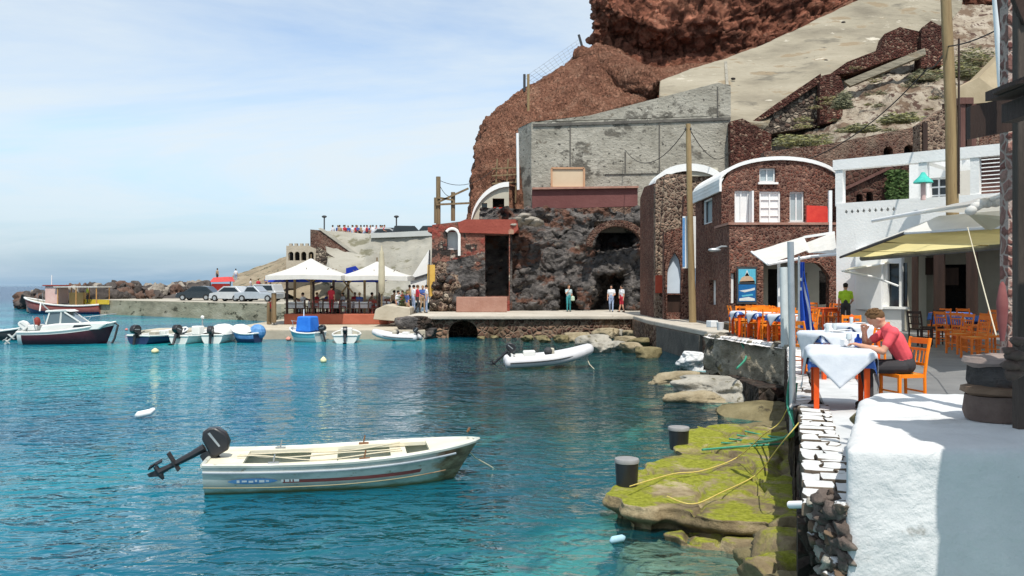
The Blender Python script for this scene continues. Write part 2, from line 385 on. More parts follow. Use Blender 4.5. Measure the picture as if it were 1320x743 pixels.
def hull_mat():
    m, t, b = base_mat('weathered_white_hull', .45, 0, .4); co = coords(t)
    n = N(t, 'ShaderNodeTexNoise', Scale=1.6, Detail=8, Roughness=.65); n2 = N(t, 'ShaderNodeTexNoise', Scale=2.6, Detail=8, Roughness=.72)
    mpn = N(t, 'ShaderNodeMapping', Scale=(1, 1, 3)); t.links.new(co, mpn.inputs[0]); t.links.new(mpn.outputs[0], n.inputs['Vector']); t.links.new(mpn.outputs[0], n2.inputs['Vector'])
    c = ramp(t, n.outputs[0], [(.30, .33, .31), (.49, .51, .47), (.62, .63, .58)], .32, .62)
    n4 = N(t, 'ShaderNodeTexNoise', Scale=7, Detail=6, Roughness=.7); t.links.new(mpn.outputs[0], n4.inputs['Vector']); c = mixc(t, ramp(t, n4.outputs[0], [(0, 0, 0), (.8, .8, .8)], .61, .67), c, (.24, .19, .11))
    s = t.nodes.new('ShaderNodeSeparateXYZ'); t.links.new(co, s.inputs[0])
    def lin(src, k, off, nz, ns):
        a = t.nodes.new('ShaderNodeMath'); a.operation = 'MULTIPLY_ADD'; a.inputs[1].default_value = k; a.inputs[2].default_value = off; t.links.new(src, a.inputs[0])
        d = t.nodes.new('ShaderNodeMath'); d.operation = 'MULTIPLY_ADD'; d.inputs[1].default_value = ns; t.links.new(nz, d.inputs[0]); t.links.new(a.outputs[0], d.inputs[2]); return ramp(t, d.outputs[0], [(0, 0, 0), (1, 1, 1)], .45, .62)
    grime = lin(s.outputs[2], -3.0, .95, n2.outputs[0], .45)       # scum line along the waterline
    c = mixc(t, grime, c, (.22, .19, .10))
    rust = lin(s.outputs[0], 1.5, -2.12, n2.outputs[0], 1.1)       # scraped brown bow
    c = mixc(t, rust, c, ramp(t, n2.outputs[0], [(.07, .035, .018), (.2, .11, .055), (.36, .26, .16)], .35, .65))
    t.links.new(c, b.inputs['Base Color']); return m
row_hull = hull_mat()
cream_deck = M('cream_deck', [(.62, .57, .42), (.72, .68, .55)], 2, .55, .003, 20, spots=((.36, .26, .13), 4, .66))
stain = M('rust_stained_bow', [(.10, .055, .025), (.2, .12, .055), (.34, .26, .15)], 3, .7, .01, 8)
red_stripe = M('faded_red_stripe', [(.24, .045, .045), (.34, .10, .09)], 4, .5)
blue_stripe = M('pale_blue_decal', [(.06, .18, .42), (.14, .32, .56)], 8, .45)
grey_line = M('grey_rub_line', [(.26, .30, .34), (.36, .4, .44)], 4, .5)
rub = M('grey_inflatable_rubber', [(.50, .50, .52), (.60, .60, .62)], 3, .55, .003, 30)
dgrey = M('dark_grey', [(.035, .037, .04), (.06, .062, .066)], 5, .6)
maroon = M('maroon_hull', [(.055, .010, .018), (.085, .018, .028)], 3, .3, spec=.5)
navy = M('navy_blue', [(.012, .025, .075), (.022, .045, .12)], 3, .4, spec=.4)
blue_tarp = M('bright_blue_tarp', [(.012, .13, .56), (.03, .2, .68)], 2, .5, .02, 6)
yellow = M('yellow_paint', [(.62, .42, .02), (.75, .52, .05)], 4, .5)
red_m = M('red_paint', [(.50, .03, .025), (.62, .06, .04)], 4, .5)
deep_red = M('dark_red_paint', [(.22, .035, .028), (.3, .055, .04)], 3, .6, .01)
brick_red = M('terracotta_base', [(.30, .075, .04), (.4, .12, .07)], 1, .8, .02, 6)
skin = M('skin', [(.50, .26, .17), (.56, .30, .20)], 8, .55)
rope_y = M('yellow_rope', [(.55, .42, .10), (.68, .55, .18)], 30, .8)
rope_g = M('green_rope', [(.03, .19, .12), (.06, .3, .2)], 14, .8)
rope_w = M('pale_rope', [(.5, .45, .33), (.6, .55, .42)], 30, .8)
wire_m = M('black_cable', [(.012, .012, .012), (.02, .02, .02)], 5, .6)
tyre_m = M('tyre_rubber', [(.012, .012, .012), (.025, .025, .025)], 8, .8)
rock_tan = M('tan_shore_rock', [(.16, .125, .07), (.33, .275, .18), (.44, .385, .28)], 1.1, .85, .08, 6, spots=[((.12, .10, .05), 2.5, .6), ((.055, .045, .03), 1.2, .66)])
rock_grey = M('grey_shore_rock', [(.2, .185, .155), (.36, .34, .29), (.46, .43, .37)], 1.3, .85, .08, 6, spots=((.13, .115, .07), 2, .58))
rock_olive = M('olive_wet_rock', [(.085, .07, .03), (.18, .15, .075), (.26, .22, .12)], 1.4, .7, .08, 5, spots=((.05, .04, .02), 2, .6))
boulder_m = M('dark_breakwater_boulder', [(.032, .028, .027), (.075, .064, .058), (.12, .10, .088)], .6, .9, .1, 3)
boulder_b = M('brown_breakwater_boulder', [(.07, .042, .032), (.13, .08, .06), (.17, .115, .085)], .6, .9, .1, 3)
boulder_l = M('pale_breakwater_boulder', [(.17, .15, .13), (.28, .25, .21), (.36, .33, .28)], .6, .9, .1, 3)
def glass_mat(name, col, rough=.08):
    m, t, b = base_mat(name, rough, 0, .6); b.inputs['Base Color'].default_value = (*col, 1); return m
glass_d = glass_mat('dark_window_glass', (.018, .025, .03)); glass_l = glass_mat('pale_curtained_glass', (.36, .42, .44), .2); glass_c = glass_mat('boat_screen_glass', (.10, .14, .16))
def fabric(name, col, trans=.5):
    """Sun-lit canvas that lets light through."""
    m = bpy.data.materials.new(name); m.use_nodes = True; t = m.node_tree; b = t.nodes['Principled BSDF']; b.inputs['Roughness'].default_value = .9; b.inputs['Specular IOR Level'].default_value = .1
    n = N(t, 'ShaderNodeTexNoise', Scale=2.5, Detail=6); c = coords(t); t.links.new(c, n.inputs['Vector'])
    rc = ramp(t, n.outputs[0], [tuple(x * .88 for x in col), col]); t.links.new(rc, b.inputs['Base Color'])
    tl = t.nodes.new('ShaderNodeBsdfTranslucent'); t.links.new(rc, tl.inputs[0]); mx_ = t.nodes.new('ShaderNodeMixShader'); mx_.inputs[0].default_value = trans
    o = t.nodes['Material Output']; t.links.new(b.outputs[0], mx_.inputs[1]); t.links.new(tl.outputs[0], mx_.inputs[2]); t.links.new(mx_.outputs[0], o.inputs[0])
    MATS[name] = m; return m
canvas_w = fabric('white_canvas', (.80, .79, .75), .35); canvas_y = fabric('yellow_awning_canvas', (.76, .67, .33), .68); canvas_c = fabric('cream_canvas', (.68, .62, .46), .3); canvas_b = fabric('blue_canvas', (.02, .05, .35), .2)
def moss_mat():
    m, t, b = base_mat('mossy_rock', .85, 0, .2); co = coords(t)
    n = N(t, 'ShaderNodeTexNoise', Scale=1.1, Detail=8, Roughness=.68); n2 = N(t, 'ShaderNodeTexNoise', Scale=1.3, Detail=9, Roughness=.7, Distortion=.4); n3 = N(t, 'ShaderNodeTexNoise', Scale=14, Detail=6, Roughness=.7)
    for x in (n, n2, n3): t.links.new(co, x.inputs['Vector'])
    rock = ramp(t, n.outputs[0], [(.07, .055, .035), (.22, .17, .095), (.46, .38, .24)], .3, .66)
    moss = ramp(t, n3.outputs[0], [(.12, .125, .014), (.23, .245, .022), (.34, .34, .06)], .3, .7)
    g = t.nodes.new('ShaderNodeNewGeometry'); s = t.nodes.new('ShaderNodeSeparateXYZ'); t.links.new(g.outputs['Normal'], s.inputs[0])
    up = ramp(t, s.outputs[2], [(0, 0, 0), (1, 1, 1)], .55, .85); f = ramp(t, n2.outputs[0], [(0, 0, 0), (1, 1, 1)], .425, .52)
    f2 = mixc(t, 1.0, up, f, 'MULTIPLY')
    t.links.new(mixc(t, f2, rock, moss), b.inputs['Base Color']); bump(t, b, n3.outputs[0], .04); return m
moss = moss_mat()
def topwash():
    m, t, b = base_mat('whitewash_on_dark_stone', .9, 0, .2); co = coords(t)
    g = t.nodes.new('ShaderNodeNewGeometry'); s = t.nodes.new('ShaderNodeSeparateXYZ'); t.links.new(g.outputs['Normal'], s.inputs[0])
    n = N(t, 'ShaderNodeTexNoise', Scale=3.0, Detail=8, Roughness=.7); t.links.new(co, n.inputs['Vector'])
    a = t.nodes.new('ShaderNodeMath'); a.operation = 'MULTIPLY_ADD'; a.inputs[1].default_value = .55; t.links.new(n.outputs[0], a.inputs[0]); t.links.new(s.outputs[2], a.inputs[2])
    f = ramp(t, a.outputs[0], [(0, 0, 0), (1, 1, 1)], .84, 1.0)
    t.links.new(mixc(t, f, ramp(t, n.outputs[0], [(.05, .04, .03), (.2, .16, .12)]), ramp(t, n.outputs[0], [(.50, .51, .51), (.66, .66, .65)])), b.inputs['Base Color']); bump(t, b, n.outputs[0], .03); return m
topwash_m = topwash()
def water_mat():
    m = bpy.data.materials.new('sea_water'); m.use_nodes = True; t = m.node_tree; t.nodes.clear()
    co = coords(t); hs = None
    prev = None
    for sc_, st, d, dt in ((.28, (1, 1.25, 1), .34, 1), (1.15, (1, 1.75, 1), .20, 1.8), (3.6, (1, 1.5, 1), .058, 2)):
        mpn = N(t, 'ShaderNodeMapping', Scale=st, Rotation=(0, 0, .25)); t.links.new(co, mpn.inputs[0])
        n = N(t, 'ShaderNodeTexNoise', Scale=sc_, Detail=dt, Roughness=.55, Distortion=.7); t.links.new(mpn.outputs[0], n.inputs['Vector'])
        bn = N(t, 'ShaderNodeBump', Distance=d, Strength=1); t.links.new(n.outputs[0], bn.inputs['Height'])
        if prev: t.links.new(prev, bn.inputs['Normal'])
        prev = bn.outputs[0]
    gl = N(t, 'ShaderNodeBsdfGlossy', Roughness=.04); gl.inputs[0].default_value = (.95, .97, 1, 1); t.links.new(prev, gl.inputs['Normal'])
    tr = N(t, 'ShaderNodeBsdfTransparent'); tr.inputs[0].default_value = (.36, .82, .85, 1)
    df = N(t, 'ShaderNodeBsdfDiffuse')
    s0 = t.nodes.new('ShaderNodeSeparateXYZ'); t.links.new(co, s0.inputs[0])
    def mr0(src, a, b):
        n = t.nodes.new('ShaderNodeMapRange'); n.interpolation_type = 'SMOOTHSTEP'; n.inputs[1].default_value = a; n.inputs[2].default_value = b; t.links.new(src, n.inputs[0]); return n.outputs[0]
    sh0 = t.nodes.new('ShaderNodeMath'); sh0.operation = 'MULTIPLY'; t.links.new(mr0(s0.outputs[0], .2, 1.7), sh0.inputs[0]); t.links.new(mr0(s0.outputs[1], 14.5, 10.8), sh0.inputs[1])
    t.links.new(mixc(t, sh0.outputs[0], (.36, .82, .85), (.66, .91, .90)), tr.inputs[0])     # thinner water tints less; t.links.new(prev, df.inputs['Normal'])
    dm = t.nodes.new('ShaderNodeMix'); dm.data_type = 'RGBA'; dm.inputs[7].default_value = (.002, .05, .14, 1); t.links.new(mr0(s0.outputs[1], 55, 190), dm.inputs[0])     # deep open sea beyond the harbour
    big = N(t, 'ShaderNodeTexNoise', Scale=.085, Detail=4, Roughness=.5); t.links.new(co, big.inputs['Vector'])
    t.links.new(ramp(t, big.outputs[0], [(.003, .125, .23), (.006, .215, .31), (.016, .37, .40)], .36, .66), dm.inputs[6]); t.links.new(dm.outputs[2], df.inputs[0])
    # the water is clear over the shallows by the shore and cloudy with its own blue farther out
    sp = t.nodes.new('ShaderNodeSeparateXYZ'); t.links.new(co, sp.inputs[0])
    def MR(src, a, b, c, d):
        n = t.nodes.new('ShaderNodeMapRange'); n.interpolation_type = 'SMOOTHSTEP'
        for i, v in enumerate((a, b, c, d), 1): n.inputs[i].default_value = v
        t.links.new(src, n.inputs[0]); return n.outputs[0]
    ml = t.nodes.new('ShaderNodeMath'); ml.operation = 'MULTIPLY'; t.links.new(MR(sp.outputs[0], -9, .6, 0, 1), ml.inputs[0]); t.links.new(MR(sp.outputs[1], 12, 22, .58, 1), ml.inputs[1])
    mxm = t.nodes.new('ShaderNodeMath'); mxm.operation = 'MAXIMUM'; t.links.new(ml.outputs[0], mxm.inputs[0]); t.links.new(sh0.outputs[0], mxm.inputs[1])
    body = t.nodes.new('ShaderNodeMixShader'); t.links.new(MR(mxm.outputs[0], 0, 1, .34, .90), body.inputs[0]); t.links.new(df.outputs[0], body.inputs[1]); t.links.new(tr.outputs[0], body.inputs[2])
    fr = N(t, 'ShaderNodeFresnel', IOR=1.333); t.links.new(prev, fr.inputs['Normal'])
    mx_ = t.nodes.new('ShaderNodeMixShader'); t.links.new(fr.outputs[0], mx_.inputs[0]); t.links.new(body.outputs[0], mx_.inputs[1]); t.links.new(gl.outputs[0], mx_.inputs[2])
    o = t.nodes.new('ShaderNodeOutputMaterial'); t.links.new(mx_.outputs[0], o.inputs[0]); return m
water_m = water_mat()
def seabed_mat():
    m, t, b = base_mat('seabed', .95, 0, .1); co = coords(t)
    n = N(t, 'ShaderNodeTexNoise', Scale=.35, Detail=7, Roughness=.6); n2 = N(t, 'ShaderNodeTexNoise', Scale=1.6, Detail=6); s = t.nodes.new('ShaderNodeSeparateXYZ'); t.links.new(co, s.inputs[0])
    for x in (n, n2): t.links.new(co, x.inputs['Vector'])
    r = t.nodes.new('ShaderNodeMapRange'); t.links.new(s.outputs[1], r.inputs[0])
    for i, v in enumerate((10, 19, .34, -.10), 1): r.inputs[i].default_value = v        # sand close in, weed farther out
    a = t.nodes.new('ShaderNodeMath'); a.operation = 'ADD'; t.links.new(n.outputs[0], a.inputs[0]); t.links.new(r.outputs[0], a.inputs[1])
    c = ramp(t, a.outputs[0], [(.02, .03, .022), (.06, .07, .045), (.34, .34, .25), (.52, .51, .40)], .36, .85)
    c = mixc(t, ramp(t, n2.outputs[0], [(0, 0, 0), (.8, .8, .8)], .56, .64), c, (.06, .065, .04))
    t.links.new(c, b.inputs['Base Color']); return m
seabed_m = seabed_mat()
# ------------------------------------------------------------------ water and sea bed
mb = MB(); mb.add([(-9000, 2, 0), (200, 2, 0), (200, 14000, 0), (-9000, 14000, 0)], [(0, 1, 2, 3)])
struct(mb.build('water', water_m, origin=(0, 0, 0)))
EDGE = [(2.0, 5.9), (3.54, 10.5), (6.88, 21.5), (6.05, 26.4), (7.6, 33), (6.8, 43.5), (6.9, 49.5)]
def shore_x(y):
    for (x0, y0), (x1, y1) in zip(EDGE, EDGE[1:]):
        if y0 <= y <= y1: return lerp(x0, x1, (y - y0) / (y1 - y0))
    return 2.0 if y < 5.9 else (6.9 if y < 50 else -4)
mb = MB(); nx, ny = 150, 150; vs_ = []
for j in range(ny + 1):
    y = 1 + 69 * (j / ny) ** 1.6
    for i in range(nx + 1):
        x = 12 - 62 * (i / nx) ** 1.7
        d = shore_x(y) - x
        z = -.55 - .2 * max(0, d) if d > 0 else -.4
        z = max(z, -3.6) + .35 * noise.fractal(V((x, y, 0)) * .35, 1, 2, 4)
        s = max(0, 1 - (((x - 2.0) / 1.35) ** 2 + ((y - 8.9) / 1.3) ** 2)); z = max(z, -1.6 + 1.45 * min(1, s * 3)) if s > 0 else z
        vs_.append((x, y, min(z, -.16)))
mb.add(vs_, [(j * (nx + 1) + i, j * (nx + 1) + i + 1, (j + 1) * (nx + 1) + i + 1, (j + 1) * (nx + 1) + i) for j in range(ny) for i in range(nx)])
struct(mb.build('seabed', seabed_m, smooth='all', origin=(0, 0, -4)))
mb = MB(); mb.add([(-3000, 1, -4.2), (200, 1, -4.2), (200, 3000, -4.2), (-3000, 3000, -4.2)], [(0, 1, 2, 3)])
struct(mb.build('deep_seabed', M('deep_seabed', [(.006, .016, .022), (.012, .026, .03)], .05), origin=(0, 0, -4.2)))

# ------------------------------------------------------------------ quays and terrace
def slab(plan, z0, z1): return MB().prism([(x, y, z0) for x, y in plan], (0, 0, z1 - z0))
TZ = 1.54; QZ = 1.3
struct(slab([(2.5, 6.0), (3.84, 10.5), (7.1, 21.4), (6.3, 26.3), (8.2, 26.9), (8.6, 36), (34, 36), (34, 6)], -2, TZ - .02).build('terrace_base', sea_stone))
struct(slab([(2.36, 6.05), (3.86, 10.5), (7.15, 21.5), (6.4, 26.3), (8.4, 27), (8.9, 36), (34, 36), (34, 6.05)], TZ - .015, TZ).build('terrace_floor', paving))
qa = [(-5.9, 49.5), (6.9, 49.5), (6.8, 43.5), (7.6, 33.2), (8.5, 32.5), (9.5, 36.2), (34, 36.2), (34, 78), (-5.9, 78)]
def quay_face():
    # front wall with the arched drain opening
    A = V((-5.9, 49.5, 0)); mb = MB()
    def fn(u, v, n): return V((-5.9 + u, 49.5 + n, v))
    cu = (597 - 660) / F * 49.5 + 5.9; hole = [(cu - .85, -.3), (cu + .85, -.3)] + [(cu + .85 * math.cos(a), .35 + .65 * math.sin(a)) for a in [math.pi * k / 8 for k in range(9)]]
    mb.holed([(0, -2), (12.8, -2), (12.8, QZ - .22), (0, QZ - .22)], [hole], fn, .8)
    return mb
struct(quay_face().build('quay_wall', quay_stone))
struct(slab([(-5.9, 50.31), (6.95, 50.31), (6.95, 49.52), (6.85, 43.5), (7.65, 33.22), (8.5, 32.55), (9.5, 36.25), (33.9, 36.25), (33.9, 77.9), (-5.9, 77.9)][2:] + [(-5.9, 52.4), (6.95, 52.4)], -2, QZ - .22).build('quay_base', quay_stone))
mb = slab([(-6.05, 49.2), (7.0, 49.3), (6.9, 43.4), (7.55, 33.05), (8.6, 32.4), (9.6, 36.1), (34, 36.1), (34, 78), (-6.05, 78)], QZ - .22, QZ)
struct(mb.build('quay', pale_paving, bevel=.05))
mb = slab([(6.9, 43.3), (7.45, 34.0), (8.3, 34.0), (8.3, 43.3)], -1.5, QZ - .24); o = mb.build('quay_block', conc_dark); struct(o)
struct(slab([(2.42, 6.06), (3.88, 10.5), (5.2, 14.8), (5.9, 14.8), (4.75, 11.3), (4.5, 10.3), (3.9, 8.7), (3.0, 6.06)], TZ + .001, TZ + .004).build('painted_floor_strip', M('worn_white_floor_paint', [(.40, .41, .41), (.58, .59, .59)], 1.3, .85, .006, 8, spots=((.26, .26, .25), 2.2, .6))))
# low jetty with the taverna on it
struct(slab([(-21, 48.2), (-4.9, 48.3), (-5.1, 50.2), (-6.3, 66), (-17.2, 66), (-17, 52), (-21, 50.6)], -2, .52).build('jetty', jetty_m, bevel=.06))
# far breakwater quay
bwA, bwB = V((-19.2, 71, 0)), V((-43, 89, 0))
struct(slab([(-19.2, 71), (-43.5, 89.5), (-58, 104), (-60, 130), (-14, 130), (-14, 71)], -3, 1.46).build('breakwater_quay', bw_wall))
struct(slab([(-19.3, 71.1), (-43.5, 89.7), (-57.9, 104), (-59.8, 129.9), (-14.1, 129.9), (-14.1, 71.1)], 1.464, 1.5).build('breakwater_road', M('pale_concrete_road', [(.34, .31, .25), (.46, .43, .36)], .3, .85)))
mb = MB(); a = bwA.lerp(bwB, .93) + V((-.05, -.05, 0)); b = bwA.lerp(bwB, 1.12) + V((-.05, -.05, 0))
mb.prism([a + V((0, 0, 1.05)), b + V((0, 0, 1.05)), b + V((0, 0, 1.53)), a + V((0, 0, 1.53))], (-.05, -.06, 0)); struct(mb.build('yellow_quay_edge_marking', yellow))

# ------------------------------------------------------------------ cliff and hillside
px_ = [774, 768, 790, 850, 940, 1000, 1120, 1205, 1238, 1290, 1500]
bt_ = [60, 60, 74, 98, 84, 54, 2, -12, 50, 62, 40]
dY = [28, 0, 0, 0, 0, 0, 3, 8, 9, 9, 9]
def crow(off, Y, k=1): return [(p, b + off, Y + d) for p, b, d in zip(px_, bt_, dY)]
rows = [crow(30, 77), crow(4, 78.5), [(p, b - 24, 79.3 + (2.0 if 785 < p < 900 else 0) + d) for p, b, d in zip(px_, bt_, dY)], [(p, b - 60, 79.2 - (1.3 if 785 < p < 900 else 0) + d) for p, b, d in zip(px_, bt_, dY)], [(p, b - 110, 80.2 + d) for p, b, d in zip(px_, bt_, dY)], [(p, b - 230, 85 + d) for p, b, d in zip(px_, bt_, dY)], [(p, b - 480, 96 + d) for p, b, d in zip(px_, bt_, dY)]]
o = sheet(rows, 330, 190).build('cliff', cliff_red, smooth='all'); struct(o); crags(o, 1.7, .22, 3, .45, .45, .25); displace(o, .25, 1.1, 3, 5)
S = [(614, 300, 95), (604, 300, 62), (625, 300, 62), (650, 300, 62), (690, 300, 63), (730, 300, 63), (765, 300, 63), (800, 300, 64), (850, 300, 65), (900, 300, 66), (950, 300, 66), (1010, 300, 67), (1100, 300, 70)]
r1 = [(616, 240, 95), (606, 240, 64), (625, 220, 64), (650, 205, 64.5), (690, 185, 65), (730, 170, 65.5), (765, 150, 66), (800, 135, 67), (850, 125, 70), (900, 112, 71), (950, 95, 72), (1010, 70, 74), (1100, 20, 76)]
r2 = [(622, 192, 96), (613, 192, 66.5), (626, 172, 67), (650, 158, 67.5), (690, 140, 68), (730, 118, 68.5), (765, 92, 69.5), (800, 108, 71), (850, 114, 73), (900, 104, 74), (950, 90, 75), (1010, 60, 77), (1100, 10, 79)]
r3 = [(630, 152, 97), (628, 152, 70), (640, 140, 71), (658, 128, 71), (694, 105, 72), (732, 80, 73), (768, 56, 75), (800, 66, 77), (850, 90, 77.5), (900, 84, 78), (950, 72, 79), (1010, 42, 80), (1100, -5, 82)]
r4 = [(640, 170, 100), (640, 160, 82), (650, 150, 84), (668, 138, 86), (700, 120, 90), (735, 95, 92), (772, 70, 94), (800, 70, 94), (850, 90, 92), (900, 84, 92), (950, 72, 92), (1010, 42, 92), (1100, -5, 93)]
o = sheet([S, r1, r2, r3, r4], 240, 150).build('red_slope', slope_red, smooth='all'); struct(o); crags(o, .2, .4, 8, .05, .8); displace(o, .45, .3, 8, 6, .12, 2.6)
pth_ = [U(742, 72, 75), U(775, 80, 73.5), U(800, 98, 71.5), U(822, 108, 70), U(845, 116, 69.2)]
o = MB().tube(pth_, [.8, 1.25, 1.5, 1.5, .9], 14).build('red_spur', slope_red); remesh(o, .14, 4); struct(o); crags(o, .4, .5, 4, .1, .9)
# gully edge: a rounded spur of red earth behind the concrete wall
px_ = [945, 1010, 1085, 1150, 1205, 1350, 1560]; of = [8, 8, 3, 0, 0, 0, 0]
rows = [[(p, 235, 54 + o_) for p, o_ in zip(px_, of)], [(p, y, 58 + o_) for p, o_, y in zip(px_, of, (190, 180, 168, 172, 165, 160, 150))], [(p, y, 66 + o_) for p, o_, y in zip(px_, of, (120, 110, 105, 100, 100, 95, 80))], [(p, y, 82 + o_) for p, o_, y in zip(px_, of, (60, 50, 45, 40, 35, 20, 0))], [(p, y, 99 + o_) for p, o_, y in zip(px_, of, (-30,) * 7)]]
o = sheet(rows, 120, 90).build('hillside', rubble_ground, smooth='all'); struct(o); displace(o, .7, .33, 5, 7, .2, 1.9)
# ground that carries the far buildings and the road up the slope
rows = [[(300, 372, 100), (400, 385, 88), (480, 388, 82), (560, 390, 70)], [(300, 362, 112), (395, 352, 97), (480, 345, 95), (560, 340, 90)], [(300, 356, 124), (420, 318, 112), (480, 302, 106), (600, 299, 96)], [(300, 360, 150), (430, 306, 140), (480, 303, 136), (600, 302, 130)]]
o = sheet(rows, 70, 50).build('scrub_slope', M('dry_scrub_slope', [(.15, .12, .08), (.27, .22, .15), (.34, .29, .21)], .3, .95, .2, 2, spots=((.09, .085, .05), .6, .55)), smooth='all'); struct(o); displace(o, .35, .5, 2, 5)

# ------------------------------------------------------------------ retaining walls
def wall(name, pts, ext, mat, label, cat='wall', sub=0, disp=0, group=None):
    mb = MB().prism([U(*p) for p in pts], ext); o = mb.build(name, mat); return tag(o, label, cat, group)
t = thing('concrete_retaining_wall', 'tall grey weathered concrete retaining wall above the purple parapet and sign board', 'wall', U(810, 245, 63))
wp = [U(685, 300, 62), U(942, 300, 62), U(942, 150, 62), U(925, 150, 62), U(690, 158, 62), U(685, 158, 62)]
MB().prism(wp, (-.94, 2.5, 0)).build('wall_face', concrete, t)
MB().prism([U(685, 157.4, 62), U(925, 149.4, 62), U(942, 149.4, 62), U(942, 110, 62), U(925, 107, 62), U(760, 149, 62), U(687, 165 - 7, 62)][:], (-.94, 2.4, 0)).build('sloping_top', concrete, t)
mb = MB(); mb.prism([U(687, 160, 61.9), U(926, 152, 61.9), U(942, 151, 61.9), U(942, 154.5, 61.9), U(926, 155.5, 61.9), U(687, 163.5, 61.9)], (0, .08, 0)); mb.build('ledge', conc_dark, t)
for a in ((735, 162, 735, 240), (806, 196, 806, 222), (850, 158, 850, 240), (925, 112, 925, 150), (780, 225, 940, 222)):
    MB().bar(U(a[0], a[1], 61.97), U(a[2], a[3], 61.97), .09, .05).build('joint', conc_dark, t)
o = sheet([[(850, 124, 66), (900, 130, 65.5), (940, 158, 63.5), (985, 160, 63.6), (1060, 102, 66.5), (1112, 72, 69), (1192, 44, 73), (1228, 24, 76), (1240, 10, 77)],
           [(850, 115, 67.5), (895, 110, 68), (938, 116, 67), (985, 110, 68), (1055, 70, 70), (1110, 42, 72.5), (1180, 12, 75), (1222, -4, 77), (1242, -10, 78)],
           [(851, 104, 69.5), (890, 90, 70), (935, 76, 71), (975, 61, 72.2), (1005, 48, 73), (1060, 22, 74.5), (1120, -6, 76), (1180, -26, 77.5), (1242, -40, 79)]], 180, 60).build('pale_slope_wall', concrete2, smooth='all')
displace(o, .12, .3, 4, 6, .03, 2); so = o.modifiers.new('s', 'SOLIDIFY'); so.thickness = 1.2; so.offset = -1
ramp_rows = ([(850, 124, 66), (900, 130, 65.5), (940, 158, 63.5), (985, 160, 63.6), (1060, 102, 66.5), (1112, 72, 69), (1192, 44, 73), (1228, 24, 76), (1240, 10, 77)], [(850, 115, 67.5), (895, 110, 68), (938, 116, 67), (985, 110, 68), (1055, 70, 70), (1110, 42, 72.5), (1180, 12, 75), (1222, -4, 77), (1242, -10, 78)], [(851, 104, 69.5), (890, 90, 70), (935, 76, 71), (975, 61, 72.2), (1005, 48, 73), (1060, 22, 74.5), (1120, -6, 76), (1180, -26, 77.5), (1242, -40, 79)])
def on_ramp(i, f):
    k = f * 2; r = min(int(k), 1); A, B = U(*ramp_rows[r][i]), U(*ramp_rows[r + 1][i]); return A.lerp(B, k - r)
for i, f in ((2, .66), (4, .35), (5, .8)):
    MB().ell(on_ramp(i, f) + V((.5, -.02, .05)), (.2, .1, .1), 10, 6).build('drain_hole', recess_dark, o)
for i in (2,): MB().bar(on_ramp(i, .3) + V((0, -.03, 0)), on_ramp(i, .95) + V((0, -.03, 0)), .22, .1).build('buttress_strip', concrete, o)
tag(o, 'long pale sprayed concrete wall rising up the red slope under the overhang', 'wall')
# steps and breaks in the long pale wall
wall('red_stone_pillar', [(942, 215, 61), (941, 157, 61), (957, 153, 61), (994, 173, 61), (996, 215, 61)], (.2, 2.2, 0), red_rubble, 'dark red rubble buttress with a sloping coping beside the concrete wall', 'buttress')
t = thing('stair_wall', 'long dark rubble stair wall climbing beneath the pale concrete, lower flight', 'stair wall', U(1020, 170, 64))
MB().prism([U(962, 164, 64), U(994, 173.2, 64), U(1000, 171, 64), U(1050, 164, 64), U(1070, 153, 64), U(1070, 96, 64), U(1058, 98, 64), U(1005, 137, 64)], (.3, 2, 0)).build('flight', grey_rubble, t)
MB().prism([U(958, 165, 63.7), U(962, 167, 63.7), U(1004, 142, 63.7), U(1060, 105, 63.7), U(1058, 95, 63.7), U(1002, 133, 63.7)], (.3, 2.6, 0)).build('coping', red_rubble, t)
o = MB().prism([U(1057, 160, 62.6), U(1057, 104, 62.6), U(1062, 97, 62.6), U(1072, 95, 62.6), U(1083, 99, 62.6), U(1088, 112, 62.6), U(1086, 150, 62.6), U(1072, 158, 62.6)], (.5, 2.5, 0)).build('end_pillar', red_rubble, t)
t = thing('stair_wall', 'upper rubble stair wall above the thin concrete parapet, reaching the red end pillar', 'stair wall', U(1140, 80, 67))
MB().prism([U(1068, 97, 67), U(1100, 94, 67), U(1150, 76, 67), U(1192, 66, 67), U(1190, 42, 67), U(1160, 35, 67), U(1140, 44, 67), U(1134, 64, 67), U(1092, 80, 67)], (.4, 2, 0)).build('flight', red_rubble, t)
MB().prism([U(1187, 88, 66.4), U(1188, 36, 66.4), U(1200, 27, 66.4), U(1213, 34, 66.4), U(1216, 84, 66.4)], (.6, 2.4, 0)).build('end_pillar', red_rubble, t)
wall('thin_parapet', [(1088, 105, 64.5), (1192, 62, 64.5), (1194, 70, 64.5), (1096, 111, 64.5)], (.2, .6, 0), concrete2, 'thin sloping concrete parapet between the rubble stair walls', 'parapet')
def zpy(py, Y): return CZ - (py - 367) / F * Y
def xpx(px, Y): return (px - 660) / F * Y
def arch(cu, v0, w, h, n=8):
    """An arched opening, closed outline."""
    return [(cu - w / 2, v0), (cu + w / 2, v0)] + [(cu + w / 2 * math.cos(a), v0 + h - w / 2 + w / 2 * math.sin(a)) for a in [math.pi * k / n for k in range(n + 1)]]
def rect(u0, v0, u1, v1): return [(u0, v0), (u1, v0), (u1, v1), (u0, v1)]
def yplane(Y): return lambda u, v, n: V((u, Y + n, v))
def pxrect(a, b, c, d, Y): return rect(xpx(a, Y), zpy(d, Y), xpx(c, Y), zpy(b, Y))
Y = 49; t = thing('brick_terrace_wall', 'long brown brick terrace wall with two dark arched niches behind the white pergola', 'wall', U(1100, 260, Y))
